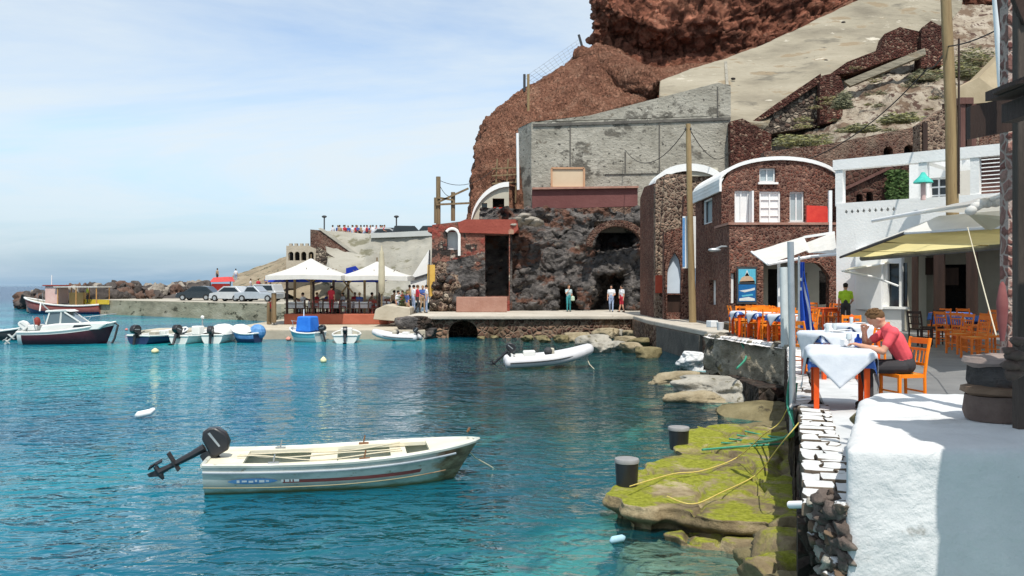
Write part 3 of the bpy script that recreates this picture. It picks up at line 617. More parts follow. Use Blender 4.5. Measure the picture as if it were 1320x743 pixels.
MB().holed([(xpx(985, Y), 5), (xpx(1330, Y), 5), (xpx(1330, Y), zpy(152, Y)), (xpx(1185, Y), zpy(163, Y)), (xpx(1062, Y), zpy(187, Y)), (xpx(985, Y), zpy(196, Y))],
           [arch(xpx(1145, Y), zpy(203, Y), .55, .62), arch(xpx(1172, Y), zpy(202, Y), .6, .68)], yplane(Y), .7).build('wall_face', ret_brick, t)
for px, s in ((1145, .55), (1172, .6)): MB().box((xpx(px, Y), Y + .62, zpy(196, Y)), (s * 1.2, .1, 1)).build('niche_back', recess_dark, t)
# bushes on the hillside
def bush(name, c, r, n, mats, size=.16):
    mb = MB(); c = V(c)
    for i in range(n):
        d = V((random.gauss(0, 1), random.gauss(0, 1), random.gauss(0, 1))).normalized() * (random.random() ** .7)
        lump = .8 + .35 * noise.noise(d * 2.2 + c)
        p = c + V((d.x * r[0], d.y * r[1], abs(d.z) * r[2])) * lump
        q = V((random.uniform(-1, 1), random.uniform(-1, 1), random.uniform(-.2, 1))).to_track_quat('Z', 'Y').to_matrix(); s = size * random.uniform(.6, 1.4)
        mb.add([p + q @ V((-s, 0, 0)), p + q @ V((0, -s * .22, 0)), p + q @ V((s * 1.2, 0, 0)), p + q @ V((0, s * .22, 0))], [(0, 1, 2, 3)], 0 if random.random() < .6 else 1)
    return mb.build(name, mats)
leaf_y = M('dry_green_leaves', [(.19, .185, .07), (.29, .28, .12)], 3, .8); leaf_g = M('grey_green_leaves', [(.15, .15, .085), (.23, .225, .14)], 3, .8); leaf_d = M('dark_green_leaves', [(.03, .06, .015), (.07, .12, .03)], 3, .8)
for (px, py, Yb, r, lab, ms) in ((1035, 188, 55, (2.6, 1.2, .95), 'pale yellow green bush growing on top of the brick terrace wall', (leaf_y, leaf_g)),
                              (1108, 170, 54.5, (1.7, 1, .6), 'sparse low bush spread along the rubble slope above the niches', (leaf_g, leaf_y)),
                              (1087, 140, 58.5, (.9, .8, 1.5), 'grey green shrub standing beside the red stair pillar', (leaf_g, leaf_g)),
                              (1160, 158, 56, (1.9, 1, .8), 'olive bush beneath the rubble scree left of the tall pole', (leaf_y, leaf_g)),
                              (1255, 85, 66, (2.4, 1.5, 1.9), 'green bush below the red cliff beside the yellow roof', (leaf_g, leaf_y)),
                              (1190, 105, 65, (1.6, 1.2, 1.1), 'grey bush beneath the upper red end pillar', (leaf_g, leaf_g)),
                              (1240, 100, 62, (2.2, 1.2, 1.3), 'grey green bush behind the tall yellow pole', (leaf_g, leaf_y))):
    o = bush('bush', U(px, py, Yb), r, 1300, ms); tag(o, lab, 'bush')
tw = M('dry_twigs', [(.16, .12, .07), (.26, .2, .13)], 3, .9)
for i in range(46):
    px = random.uniform(995, 1300); lo = 195 - (px - 995) * .16; py = random.uniform(lo - 95 * min(1, (px - 985) / 120), lo); Yb = 55.5 + (lo - py) * .13; s = random.uniform(.3, .8)
    tag(bush('scrub_bush', U(px, py, Yb), (s * random.uniform(1, 1.8), s, s * .6), int(160 * s * 2), random.choice(((leaf_y, tw), (leaf_g, tw), (tw, leaf_y))), .10), 'small dry scrub bush scattered over the rubble hillside', 'bush', 'scrub bushes on the rubble hillside')

# ------------------------------------------------------------------ cave cliff with the maroon parapet
def cavecliff():
    rows = []
    pxs = [612, 622, 630, 650, 690, 718, 732, 746, 775, 782, 800, 818, 835]
    def Yf(px, py):
        Y = 58.6
        for c, w, top in ((733, 14, 368), (787, 24, 350), (796, 30, 286)):
            if abs(px - c) < w and py > top and not (c == 796 and py > 322): Y += 3.4 * min(1, (1 - abs(px - c) / w) * 3) * min(1, (py - top) / 8)
        if 626 < px < 655 and py > 300: Y += 3.2
        Y += (400 - py) * .012
        return Y
    nx, ny = 190, 120; vs = []
    for j in range(ny + 1):
        py = lerp(404, 268, j / ny)
        for i in range(nx + 1):
            px = lerp(618, 838, i / nx); vs.append(U(px, py, Yf(px, py)))
    mb = MB(); mb.add(vs, [(j * (nx + 1) + i, j * (nx + 1) + i + 1, (j + 1) * (nx + 1) + i + 1, (j + 1) * (nx + 1) + i) for j in range(ny) for i in range(nx)]); return mb
o = cavecliff().build('cave_cliff', lava, smooth='all'); crags(o, 1.0, .45, 6, .22, .7, .12); displace(o, .25, .8, 6, 6, .12, 2.6); struct(o)
t = thing('maroon_parapet', 'long maroon plastered parapet on brown masonry at the foot of the concrete wall', 'parapet', U(755, 285, 60.5))
MB().prism([U(686, 270, 60.4), U(822, 266, 60.4), U(822, 243, 60.4), U(686, 245, 60.4)], (0, 1.2, 0)).build('parapet_face', purple_plaster, t)
MB().prism([U(690, 292, 60.2), U(830, 290, 60.2), U(830, 266.4, 60.2), U(690, 270.4, 60.2)], (0, 1.4, 0)).build('masonry_base', ret_brick, t)
MB().bar(U(686, 244, 60.6), U(822, 242, 60.6), .9, .14).build('coping', pink_plaster, t)
# masonry arch over the upper hollow
mb = MB(); pth = []
for k in range(15):
    a = math.pi * (1 - k / 14); pth.append(U(795 + 36 * math.cos(a), 318 - 30 * math.sin(a), 58.2))
for p, q in zip(pth, pth[1:]): mb.bar(p, q, .9, .42)
tag(mb.build('masonry_arch', ret_brick), 'low brown masonry arch set in the black lava cliff beside the tower', 'arch')
# blank pinkish sign board
t = thing('sign_board', 'blank cream sign board in a wooden frame on the concrete wall', 'sign board', U(731, 243, 60.9))
MB().prism([U(712, 241, 60.9), U(752, 241, 60.9), U(752, 218, 60.9), U(712, 218, 60.9)], (0, .12, 0)).build('board', M('faded_cream_board', [(.52, .40, .27), (.6, .48, .34)], .6, .7), t)
mb = MB()
for a, b in (((711, 242), (753, 242)), ((711, 217), (753, 217)), ((711, 242), (711, 217)), ((753, 242), (753, 217))): mb.bar(U(*a, 60.87), U(*b, 60.87), .13)
mb.build('frame', M('pale_frame_wood', [(.42, .23, .13), (.5, .3, .18)], 3, .7), t)

# ------------------------------------------------------------------ red terrace with the domed house
Y = 57.5; t = thing('red_terrace_building', 'flaking red and brown terrace building with a dark doorway and white arched niche', 'building', U(605, 400, Y))
hole = [pxrect(625, 303, 656, 382, Y)] ; hole2 = arch(xpx(583, Y), zpy(322, Y), .75, 1.35)
MB().holed([(xpx(556, Y), QZ), (xpx(657, Y), QZ), (xpx(657.5, Y), zpy(300, Y)), (xpx(662, Y), zpy(283, Y)), (xpx(600, Y), zpy(285, Y)), (xpx(557, Y), zpy(290, Y))], hole + [hole2], yplane(Y), .9).build('wall', patchy, t)
MB().box((xpx(640, Y), Y + 3.2, 4), (2.4, .2, 5.6)).build('cave_back', lava, t)
MB().box((xpx(583, Y), Y + .6, zpy(308, Y)), (.72, .1, 1.4)).build('niche_back', white_plaster, t)
for s in (-1, 1): MB().box((xpx(640, Y) + s * .98, Y + 2.0, 4), (.16, 2.3, 5.2)).build('doorway_side', lava, t)
pth = [(xpx(583, Y) + .47 * math.cos(a), Y - .06, zpy(322, Y) + .9 + .5 * math.sin(a)) for a in [math.pi * k / 10 for k in range(11)]]
mb = MB(); mb.tube([(pth[0][0], Y - .06, zpy(330, Y))] + pth[:9], .1, 6); mb.build('niche_trim', white_plaster, t, smooth=True)
MB().prism([U(592, 300, Y - .15), U(662, 302, Y - .15), U(668, 296, Y - .15), U(667, 283, Y - .15), U(600, 283, Y - .15), U(590, 287, Y - .15)], (0, .35, 0)).build('red_parapet', red_plaster, t)
MB().box((xpx(610, Y), Y + 3.6, zpy(286, Y) - .5), (6.2, 6.4, .3)).build('roof_terrace', red_plaster, t)
o = sheet([[(555, 400, Y - .35), (575, 400, Y - .5), (596, 400, Y - .3), (626, 400, Y - .1)], [(556, 365, Y - .25), (575, 362, Y - .35), (598, 366, Y - .3), (625.5, 370, Y - .1)], [(556, 335, Y - .05), (575, 338, Y - .12), (598, 332, Y - .12), (625, 325, Y - .06)]], 70, 60).build('rubble_facing', pale_stone, t, smooth='all'); displace(o, .28, .9, 4, 6, .12, 2.2)
o.data.materials.append(lava)
for p in o.data.polygons:
    c = p.center + WL[o]
    if c.x + .5 * noise.noise(c * .9) > xpx(597, Y) or (c.z + .6 * noise.noise(c * .8) > zpy(352, Y) and c.x > xpx(576, Y)): p.material_index = 1
# lava and rubble heaped against its base
def rock(name, c, r, mat, label=None, cat='rock', group=None, seed=0, flat=1, sub=3, amp=.35, rot=None, kind=None):
    mb = MB(); bm = bmesh.new(); bmesh.ops.create_icosphere(bm, subdivisions=sub, radius=1)
    for v in bm.verts:
        d = v.co.copy(); k = 1 + amp * noise.fractal(d * 1.1 + V((seed * 3.7, seed, -seed)), 1, 2, 4) + .12 * amp * noise.noise(d * 6 + V((seed, 0, 0)))
        p = d * k
        for pl in range(4):
            nn = V((noise.noise(V((seed, pl, .5))), noise.noise(V((seed, pl, 9.5))), noise.noise(V((seed + 5, pl, 4.5))))).normalized()
            e = p.dot(nn) - .68
            if e > 0: p -= nn * e * .85
        if p.z > .62 * flat: p.z = .62 * flat + (p.z - .62 * flat) * .25
        v.co = V((p.x * r[0], p.y * r[1], p.z * r[2]))
    vs = [(rot @ v.co if rot else v.co) + V(c) for v in bm.verts]; fs = [[v.index for v in f.verts] for f in bm.faces]; bm.free()
    mb.add(vs, fs); o = mb.build(name, mat, smooth='all')
    return tag(o, label, cat, group, kind)
for i, (px, py, r, m_) in enumerate(((562, 392, 0.55, grey_rubble), (572, 394, 0.50, pale_stone), (583, 394, 0.50, grey_rubble), (592, 396, 0.40, lava), (566, 380, 0.50, pale_stone), (577, 382, 0.55, grey_rubble), (588, 384, 0.45, lava), (564, 368, 0.45, grey_rubble), (574, 370, 0.40, pale_stone), (604, 392, 0.50, lava), (608, 380, 0.55, lava), (598, 376, 0.50, lava), (570, 358, 0.40, grey_rubble), (612, 394, 0.45, lava), (603, 366, 0.50, lava), (612, 364, 0.45, lava), (580, 360, 0.35, lava))):
    rock('rubble_rock', U(px, py, Y - .2), (r, .8, r * 1.05), m_, 'rough rock heaped against the base of the red terrace building', 'rock', 'rocks against the red terrace building', seed=i + 40, sub=3)
for i, (px, py, r) in enumerate(((668, 286, .45), (682, 284, .5), (676, 279, .4), (660, 290, .35), (690, 287, .4))):
    rock('plaster_boulder', U(px, py, Y + .6), (r * 1.3, .8, r * .8), boulder_l, 'pale boulder on the cliff edge below the domed house', 'rock', 'pale boulders at the cliff edge', seed=i + 60, amp=.6)
MB().box((xpx(621, 55.6), 55.6, QZ + .5), (3.3, .5, 1.0)).build('low_pink_wall', pink_plaster, bevel=.04)['label'] = 'low pink plastered wall on the quay before the dark doorway'
bpy.data.objects['low_pink_wall']['category'] = 'wall'
Y = 62; t = thing('domed_house', 'small white vaulted house with a dark doorway and red door on the terrace', 'house', U(634, 283, Y))
pr = [U(610, 285, Y), U(654, 285, Y), U(654, 240, Y)] + [U(654 - 44 * math.sin(a), 285 - 48 * math.cos(a) + 0, Y) for a in [math.pi / 2 * k / 8 for k in range(1, 8)]]
z0 = zpy(286, Y); ou = [(xpx(609, Y), z0), (xpx(656, Y), z0), (xpx(656, Y), zpy(238, Y))] + [(xpx(656 - 47 * math.sin(a), Y), zpy(286 - 48 * math.cos(a) ** 1.15, Y)) for a in [math.pi / 2 * k / 9 for k in range(1, 9)]]
MB().holed(ou, [pxrect(635, 256, 650, 284, Y), pxrect(621, 262, 628, 276, Y)], yplane(Y), .4).build('front_wall', cream_plaster, t)
mb = MB(); arc = [(xpx(656 - 48.5 * math.sin(a), Y), zpy(285 - 50 * math.cos(a) ** 1.15, Y)) for a in [math.pi / 2 * k / 12 for k in range(13)]]
for (x0, z0_), (x1, z1_) in zip(arc, arc[1:]): mb.add([(x0, Y - .2, z0_), (x1, Y - .2, z1_), (x1, Y + 4, z1_), (x0, Y + 4, z0_), (x0, Y - .2, z0_ - .35), (x1, Y - .2, z1_ - .35), (x1, Y + 4, z1_ - .35), (x0, Y + 4, z0_ - .35)], [(0, 1, 2, 3), (4, 7, 6, 5), (0, 4, 5, 1), (3, 2, 6, 7)])
mb.build('vault', white_plaster, t, weld=True)
MB().box((xpx(643, Y), Y + .35, zpy(276, Y)), (.75, .08, 1.0)).build('door', red_m, t); MB().box((xpx(643, Y), Y + 1.0, zpy(268, Y)), (1.1, .1, 2)).build('dark_room', recess_dark, t)
MB().box((xpx(624.5, Y), Y + .3, zpy(269, Y)), (.4, .06, .8)).build('window_pane', glass_d, t)
t = thing('scaffold', 'rusty wooden scaffold and ladder behind the domed house', 'scaffold', U(650, 240, 63.5))
for px in (638, 652, 664): MB().bar(U(px, 262, 63.5), U(px + 3, 205, 63.5), .12).build('post', timber, t)
for py in (235, 225, 216): MB().bar(U(634, py + 2, 63.4), U(668, py, 63.4), .14, .1).build('plank', timber, t)

# ------------------------------------------------------------------ main brick building
def window(parent, Y, a, b, c, d, pane=glass_l, frame=white_paint, rec=.18, bars=((.5, 0),), sh=False, fw=.07):
    """Frame with the pane set back into the wall opening (pixel box a, b, c, d at distance Y)."""
    x0, x1, z0, z1 = xpx(a, Y), xpx(c, Y), zpy(d, Y), zpy(b, Y); y = Y + rec; mb = MB()
    for s in ((x0, z0, x0, z1), (x1, z0, x1, z1)): mb.box((s[0] + (fw / 2 if s[0] == x0 else -fw / 2), y, (z0 + z1) / 2), (fw, .09, z1 - z0))
    for z in (z0 + fw / 2, z1 - fw / 2): mb.box(((x0 + x1) / 2, y, z), (x1 - x0 - 2 * fw, .085, fw))
    for f, h in bars:
        if h: mb.box(((x0 + x1) / 2, y, lerp(z0, z1, f)), (x1 - x0 - 2 * fw, .06, fw * .6))
        else: mb.box((lerp(x0, x1, f), y, (z0 + z1) / 2), (fw * .8, .07, z1 - z0 - 2 * fw))
    o = mb.build('window', frame, parent)
    MB().box(((x0 + x1) / 2, y + .03, (z0 + z1) / 2), (x1 - x0 - fw, .02, z1 - z0 - fw)).build('pane', pane, o)
    MB().box(((x0 + x1) / 2, Y - .02, z0 - .06), (x1 - x0 + .16, .2, .09)).build('sill', white_plaster, o)
    return o
YB = 38.0; XL, XR = xpx(930, YB), xpx(1082, YB); ZE = zpy(240, YB)
t = thing('brick_building', 'two storey dark red stone house with white vaulted roof and white framed windows', 'building', (12, YB, QZ))
xc = xpx(986, YB); rise = zpy(207, YB) - ZE
top = [(XR, ZE)] + [(lerp(XR, XL, k / 16), ZE + rise * math.sqrt(max(0, 1 - ((lerp(XR, XL, k / 16) - (XL + XR) / 2) / ((XR - XL) / 2 * 1.04)) ** 2))) for k in range(1, 16)] + [(XL, ZE)]
WIN = [(947, 246, 966, 288), (979, 247, 1006, 290), (1018, 247, 1037, 286), (979, 217, 1000, 235)]
MB().holed([(XL, 5.4), (XR, 5.4)] + top, [pxrect(*w, YB) for w in WIN], yplane(YB), .45).build('upper_wall', brick, t)
for k, w in enumerate(WIN):
    if k == 1:
        o = window(t, YB, *w, pane=white_paint, bars=((.5, 0), (.28, 1), (.52, 1), (.76, 1)), rec=.1)
    elif k == 0: window(t, YB, *w, pane=white_paint, bars=((.45, 0),), rec=.12)
    else: window(t, YB, *w)
MB().box((xpx(966.5, YB), YB - .25, zpy(268, YB)), (.08, .5, 1.4)).build('open_shutter', white_paint, t)
# left side wall, receding
YE = 43.4
def xplane(X): return lambda u, v, n: V((X + n, u, v))
def yof(px, X): return X * F / (px - 660)
y1, y2 = yof(918, XL), yof(905, XL)
MB().holed([(YB + .45, QZ), (YE, QZ), (YE, ZE), (YB + .45, ZE)], [rect(y1, 6.0, y2, 7.2), rect(yof(922.5, XL), 2.15, yof(914, XL), 3.3)], xplane(XL), .45).build('side_wall', brick, t)
MB().box((XL + .3, (y1 + y2) / 2, 6.6), (.06, y2 - y1, 1.2)).build('side_window_pane', glass_l, t)
mb = MB()
for y in (y1, y2): mb.box((XL + .15, y, 6.6), (.1, .09, 1.2))
for z in (6.03, 7.17): mb.box((XL + .15, (y1 + y2) / 2, z), (.1, y2 - y1, .09))
mb.build('side_window_frame', white_paint, t)
MB().box((XL + .25, (yof(922.5, XL) + yof(914, XL)) / 2, 2.72), (.06, abs(yof(914, XL) - yof(922.5, XL)), 1.15)).build('side_window_pane', white_paint, t)
MB().box((XR - .2, (YB + YE) / 2, 4.6), (.4, YE - YB - .9, 6.6)).build('far_side_wall', brick, t)
# vaulted roof with a proud rim
mb = MB(); n = 24; xm = (XL + XR) / 2; hw = (XR - XL) / 2 * 1.05
def vault(th, y0, y1_, k=1.0):
    vs, fs = [], []
    for i in range(n + 1):
        x = xm + hw * k * math.cos(math.pi * i / n); z = ZE - .05 + (rise + .06) * math.sin(math.pi * i / n) ** .92
        vs += [(x, y0, z + th), (x, y1_, z + th), (x, y0, z), (x, y1_, z)]
    for i in range(n):
        a, b = i * 4, i * 4 + 4; fs += [(a, b, b + 1, a + 1), (a + 2, a + 3, b + 3, b + 2), (a, a + 2, b + 2, b), (a + 1, b + 1, b + 3, a + 3)]
    return vs, fs
mb.add(*vault(.16, YB - .1, YE + .2)); mb.build('roof', white_plaster, t, weld=True)
mb = MB(); pr = [(XL - .12, YB - .12, ZE - .25), (XL - .12, YE + .2, ZE - .25), (XL - .12, YE + .2, ZE + .3), (XL - .12, YB - .12, ZE + .3)]; mb.prism(pr, (.1, 0, 0)); mb.build('eaves', white_plaster, t)
# projecting ground floor with roof terrace
YF = 36.0; XF0, XF1 = xpx(940, YF), xpx(1084, YF)
def fl(u, v, n): return V((u, YF + n, v))
porch = [(xpx(984, YF), QZ + .1), (xpx(1069, YF), QZ + .1), (xpx(1069, YF), zpy(356, YF))] + [(xpx(1069 - 18 * k / 5, YF), zpy(356 - 17 * math.sin(math.pi / 2 * k / 5), YF)) for k in range(1, 6)] + [(xpx(984, YF), zpy(339, YF))]
MB().holed([(XF0, QZ), (XF1, QZ), (XF1, zpy(290, YF)), (XF0, zpy(290, YF))], [porch, pxrect(940.5 + 1.5, 352, 948, 392, YF)], fl, .4).build('ground_floor_wall', brick, t)
MB().box((xpx(945, YF), YF + .2, zpy(372, YF)), (.1, .1, 1.25)).build('slit_window', white_paint, t)
MB().box((XF0 + .2, (YF + .4 + YB) / 2, (QZ + zpy(290, YF)) / 2), (.4, YB - YF - .41, zpy(290, YF) - QZ)).build('ground_floor_side', brick, t)
MB().box(((XF0 + XF1) / 2, (YF + YB) / 2 + .2, zpy(290, YF) + .05), (XF1 - XF0 + .1, YB - YF + .5, .1)).build('terrace_coping', pink_plaster, t)
YP = YF + 1.3; hol = [pxrect(990, 347, 1011, 396, YP), pxrect(1056, 349, 1070, 393, YP), pxrect(1029, 352, 1040, 385, YP)]
MB().holed([(xpx(976, YP), QZ + .1), (xpx(1078, YP), QZ + .1), (xpx(1078, YP), zpy(335, YP)), (xpx(976, YP), zpy(335, YP))], hol, yplane(YP), .3).build('porch_wall', cream_plaster, t)
MB().box((xpx(1026, YP), YP + .9, 3), (3.9, .1, 3.2)).build('dark_interior', recess_dark, t)
MB().box((xpx(1015, YP), YP - .25, zpy(372, YP)), (.42, .06, 1.8)).build('door_leaf', M('pale_green_door', [(.45, .52, .50), (.52, .6, .58)], 3, .5), t)
# red painted panel beside it
t2 = wall('red_hoarding', [(1040, 288, 37.6), (1072, 288, 37.6), (1066, 266, 37.6), (1040, 265, 37.6)], (0, .15, 0), red_m, 'bright red board on the roof terrace of the brick house', 'panel')
# street lamp arm on the corner
t = thing('wall_lamp', 'grey curved lamp arm fixed to the brick house corner', 'lamp', U(930, 322, 37.6))
MB().tube([U(938, 332, 37.4), U(944, 326, 36.6), U(940, 318, 36.3), U(930, 318, 36.3), U(920, 322, 36.3)], .04, 6).build('arm', steel, t, smooth=True)
MB().ell(U(921, 322.5, 36.3), (.28, .1, .09)).build('lamp_head', steel, t, smooth=True)
# annex with the pointed white door
YA = 44.2; t = thing('brick_annex', 'low dark brick annex with a pale pointed doorway between tower and house', 'annex', (8.6, YA, QZ))
ar = [(xpx(860, YA), zpy(379, YA)), (xpx(878, YA), zpy(379, YA)), (xpx(878.5, YA), zpy(350, YA)), (xpx(876, YA), zpy(335, YA)), (xpx(870, YA), zpy(325, YA)), (xpx(864, YA), zpy(335, YA)), (xpx(860.5, YA), zpy(350, YA))]
MB().holed([(xpx(856, YA), QZ), (xpx(896, YA), QZ), (xpx(896, YA), zpy(288, YA)), (xpx(888, YA), zpy(250, YA)), (xpx(882, YA), zpy(252, YA)), (xpx(880, YA), zpy(292, YA)), (xpx(856, YA), zpy(300, YA))], [ar, pxrect(860, 380, 878, 403, YA)], yplane(YA), .5).build('wall', brick, t)
MB().box((xpx(869, YA), YA + .3, zpy(352, YA)), (.75, .08, 2.2)).build('arched_door', M('pale_blue_door', [(.5, .58, .66), (.58, .66, .74)], 2, .6), t)
MB().box((xpx(869, YA), YA + .25, zpy(392, YA)), (.75, .08, 1.1)).build('lower_door', dark_wood, t)
# rounded rubble tower
YT = 46; XT0, XT1 = xpx(845, YT), xpx(890, YT); ZT = zpy(228, YT)
t = thing('stone_tower', 'rounded pale rubble tower with a dark shaded side and white vaulted roof behind', 'tower', (8.6, YT, QZ))
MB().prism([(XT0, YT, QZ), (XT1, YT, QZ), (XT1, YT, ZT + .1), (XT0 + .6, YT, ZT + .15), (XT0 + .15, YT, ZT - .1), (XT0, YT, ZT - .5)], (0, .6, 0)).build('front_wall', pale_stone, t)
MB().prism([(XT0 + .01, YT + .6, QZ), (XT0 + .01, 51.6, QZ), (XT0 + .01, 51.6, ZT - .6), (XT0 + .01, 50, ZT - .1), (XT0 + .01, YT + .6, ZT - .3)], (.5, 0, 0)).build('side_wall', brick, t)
MB().box((xpx(850.5, YT), YT - .05, zpy(366.5, YT)), (.5, .1, .95)).build('red_shutter', M('red_shutter_paint', [(.4, .06, .03), (.5, .09, .05)], 3, .6), t)
mb = MB(); pts = []
for k in range(17):
    a = math.pi * (1 - k / 16); pts.append((890 + 46 * math.cos(a), 238 - 27 * math.sin(a)))
for (a, b), (c, d) in zip(pts, pts[1:]):
    A, B = U(a, b, 49.5), U(c, d, 49.5); mb.add([A, B, B + V((0, 2.5, 0)), A + V((0, 2.5, 0)), A - V((0, 0, .42)), B - V((0, 0, .42)), B + V((0, 2.5, -.42)), A + V((0, 2.5, -.42))], [(0, 1, 2, 3), (4, 7, 6, 5), (0, 4, 5, 1), (3, 2, 6, 7)])
mb.build('vault_rim', white_plaster, t, weld=True)
MB().prism([U(846, 300, 49.8)] + [U(934, 300, 49.8)] + [U(a, b + 2, 49.8) for a, b in reversed(pts)], (0, 2, 0)).build('vault_wall', pale_stone, t)
MB().box(U(905, 222, 49.7), (1.8, .15, .5)).build('roof_window', cream_plaster, t)

# ------------------------------------------------------------------ white building with pergola
WO = V((11.4, 30, 0)); wu = V((.735, -.678, 0)); wn_ = V((.678, .735, 0))
def ub(px):
    k = (px - 660) / F; return (k * WO.y - WO.x) / (wu.x - k * wu.y)
def WB(u, z, n=0): return V((0, 0, z)) + WO + wu * u + wn_ * n
def zb(px, py, n=0):
    p = WB(ub(px), 0, 0); return CZ - (py - 367) / F * p.y
def wfn(n0): return lambda u, v, n: WB(u, v, n0 + n)
t = thing('white_building', 'white two storey taverna building with a pergola framed roof terrace', 'building', WB(2.6, TZ, 2))
ZP = 5.95; u1, u2 = ub(1162), ub(1345)
holes = [rect(ub(1144), zb(1144, 396), ub(1159), zb(1144, 340))]
for k in range(9): c = .35 + k * .2; holes.append([(c - .06, 5.62), (c, 5.56), (c + .06, 5.62), (c, 5.72)])
MB().holed([(0, TZ), (u1, TZ), (u1, 4.5), (u2, 4.5), (u2, ZP), (0, ZP)], holes, wfn(0), .3).build('front_wall', white_plaster, t)
MB().prism([WB(0, TZ, .3), WB(0, TZ, 5), WB(0, ZP, 5), WB(0, ZP, .3)], wu * .3).build('side_wall', white_plaster, t)
MB().prism([WB(.02, 4.5, .3), WB(u2, 4.5, .3), WB(u2, 4.5, 7), WB(.02, 4.5, 7)], (0, 0, .22)).build('roof_slab', white_plaster, t)
o = MB().box(WB(ub(1151.5), zb(1150, 368), .22), (.75, .06, 1.5), Matrix.Rotation(math.atan2(wu.y, wu.x), 3, 'Z')).build('window', glass_d, t)
RW = Matrix.Rotation(math.atan2(wu.y, wu.x), 3, 'Z')
MB().box(WB(ub(1151.5), zb(1150, 397), -.03), (1.0, .2, .08), RW).build('sill', white_plaster, o)
MB().box(WB(ub(1122), zb(1122, 360), -.1), (.9, .2, 2.1), RW).build('cupboard', white_paint, t, bevel=.03)
# ground floor porch
MB().holed([(u1, TZ), (u2 + 2, TZ), (u2 + 2, 4.5), (u1, 4.5)], [rect(u1 + .5, TZ + .02, u1 + 1.3, 3.8), rect(u1 + 2.9, TZ + .02, u2, 3.9)], wfn(2.6), .2).build('porch_back_wall', M('shaded_beige_plaster', [(.2, .18, .145), (.27, .25, .2)], 1, .85), t)  # beige darkened to stand in for the awning's cast shade
MB().prism([WB(u1, TZ, .3), WB(u1, TZ, 2.6), WB(u1, 4.5, 2.6), WB(u1, 4.5, .3)], wu * -.25).build('porch_side_wall', cream_plaster, t)
MB().prism([WB(u1, TZ + .01, 3.4), WB(u2 + 2, TZ + .01, 3.4), WB(u2 + 2, 4.5, 3.4), WB(u1, 4.5, 3.4)], wn_ * .1).build('dark_room', recess_dark, t)
for px, w in ((1183, .16), (1214, .3), (1256, .3)):
    u = ub(px); MB().box(WB(u, (TZ + 4.4) / 2 + .1, -.25), (w, .18, 4.4 - TZ), RW).build('porch_post', dark_wood, t)
MB().bar(WB(u1 - .2, 4.36, -.27), WB(u2, 4.36, -.27), .2, .22).build('porch_beam', dark_wood, t)
for px, py in ((1172, 342), (1196, 356)):
    MB().box(WB(ub(px), zb(px, py), 2.5), (.5, .05, .6), RW).build('framed_picture', dark_wood, t)
# upper terrace: pergola and small white house
ZG = 7.4
for px in (1081, 1189, 1256): MB().box(WB(ub(px), (ZP + ZG) / 2 - .1, .16), (.26, .26, ZG - ZP), RW).build('pergola_post', white_plaster, t)
MB().bar(WB(-.12, ZG - .1, .16), WB(ub(1345), ZG - .1, .16), .34, .36).build('pergola_beam', white_plaster, t)
MB().bar(WB(ub(1189), ZG - .1, .36), WB(ub(1189), ZG - .1, 3.2), .3, .3).build('pergola_beam', white_plaster, t)
def ubn(px, n):
    k = (px - 660) / F; q = WO + wn_ * n; return (k * q.y - q.x) / (wu.x - k * wu.y)
ua, ub_ = ubn(1172, 3.2) + .6, ubn(1345, 3.2)
cu = ubn(1209, 3.2); w0 = rect(cu - .28, 6.0, cu + .28, 6.95)
MB().holed([(ua - .6, 4.7), (ub_, 4.7), (ub_, 7.5), (ua - .6, 7.5)], [w0], wfn(3.2), .3).build('upper_house_wall', white_plaster, t)
mb = MB()
for du in (-.27, 0, .27): mb.box(WB(cu + du, 6.47, 3.35), (.05, .06, .95), RW)
for z in (6.02, 6.32, 6.62, 6.92): mb.box(WB(cu, z, 3.35), (.5, .05, .05), RW)
o = mb.build('window', white_paint, t); MB().box(WB(cu, 6.47, 3.4), (.52, .02, .93), RW).build('pane', glass_d, o)
MB().box(WB(ubn(1241, 3.1), 6.5, 3.05), (.6, .05, 1.2), RW).build('curtain', M('pale_curtain', [(.55, .52, .46), (.64, .6, .54)], 3, .9), t)
o = MB()
for k in range(11): o.box(WB(ub(1280), 6.0 + k * .125, .3), (1.15, .03, .09), RW)
o.build('slatted_screen', red_wood, t)
# second terrace wall under the pergola, its stone darkened to stand for shade
Yd = 37.0; t = thing('shaded_terrace_wall', 'brown stone wall darkened for pergola shade with two small arches seen through the white pergola', 'wall', U(1140, 270, Yd))
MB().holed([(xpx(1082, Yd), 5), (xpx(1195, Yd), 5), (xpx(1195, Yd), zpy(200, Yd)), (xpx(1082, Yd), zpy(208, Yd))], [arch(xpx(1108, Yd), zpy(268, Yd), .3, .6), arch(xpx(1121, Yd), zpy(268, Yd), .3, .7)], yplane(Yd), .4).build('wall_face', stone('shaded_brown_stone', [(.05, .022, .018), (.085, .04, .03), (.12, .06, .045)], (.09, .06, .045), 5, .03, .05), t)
MB().box(U(1115, 258, Yd + .6), (1.6, .1, 1.6)).build('niche_back', recess_dark, t)
MB().bar(U(1084, 246, Yd - .1), U(1150, 215, Yd - .1), .12, .12).build('stair_rail', red_wood, t)
mb = MB()
for i in range(900):
    p = U(1157, 241, 36.4) + V((random.uniform(-.4, .4), random.uniform(-.3, .3), random.uniform(-.75, .7))); p.x += .15 * noise.noise(p * 2); q = V((random.uniform(-1, 1), -1, random.uniform(-1, 1))).to_track_quat('Z', 'Y').to_matrix(); s = .09 * random.uniform(.6, 1.4)
    mb.add([p + q @ V((-s, 0, 0)), p + q @ V((0, -s * .5, 0)), p + q @ V((s, 0, 0)), p + q @ V((0, s * .5, 0))], [(0, 1, 2, 3)])
o = mb.build('ivy_plant', leaf_d); tag(o, 'dark green leafy plant climbing beside the pergola post', 'plant')
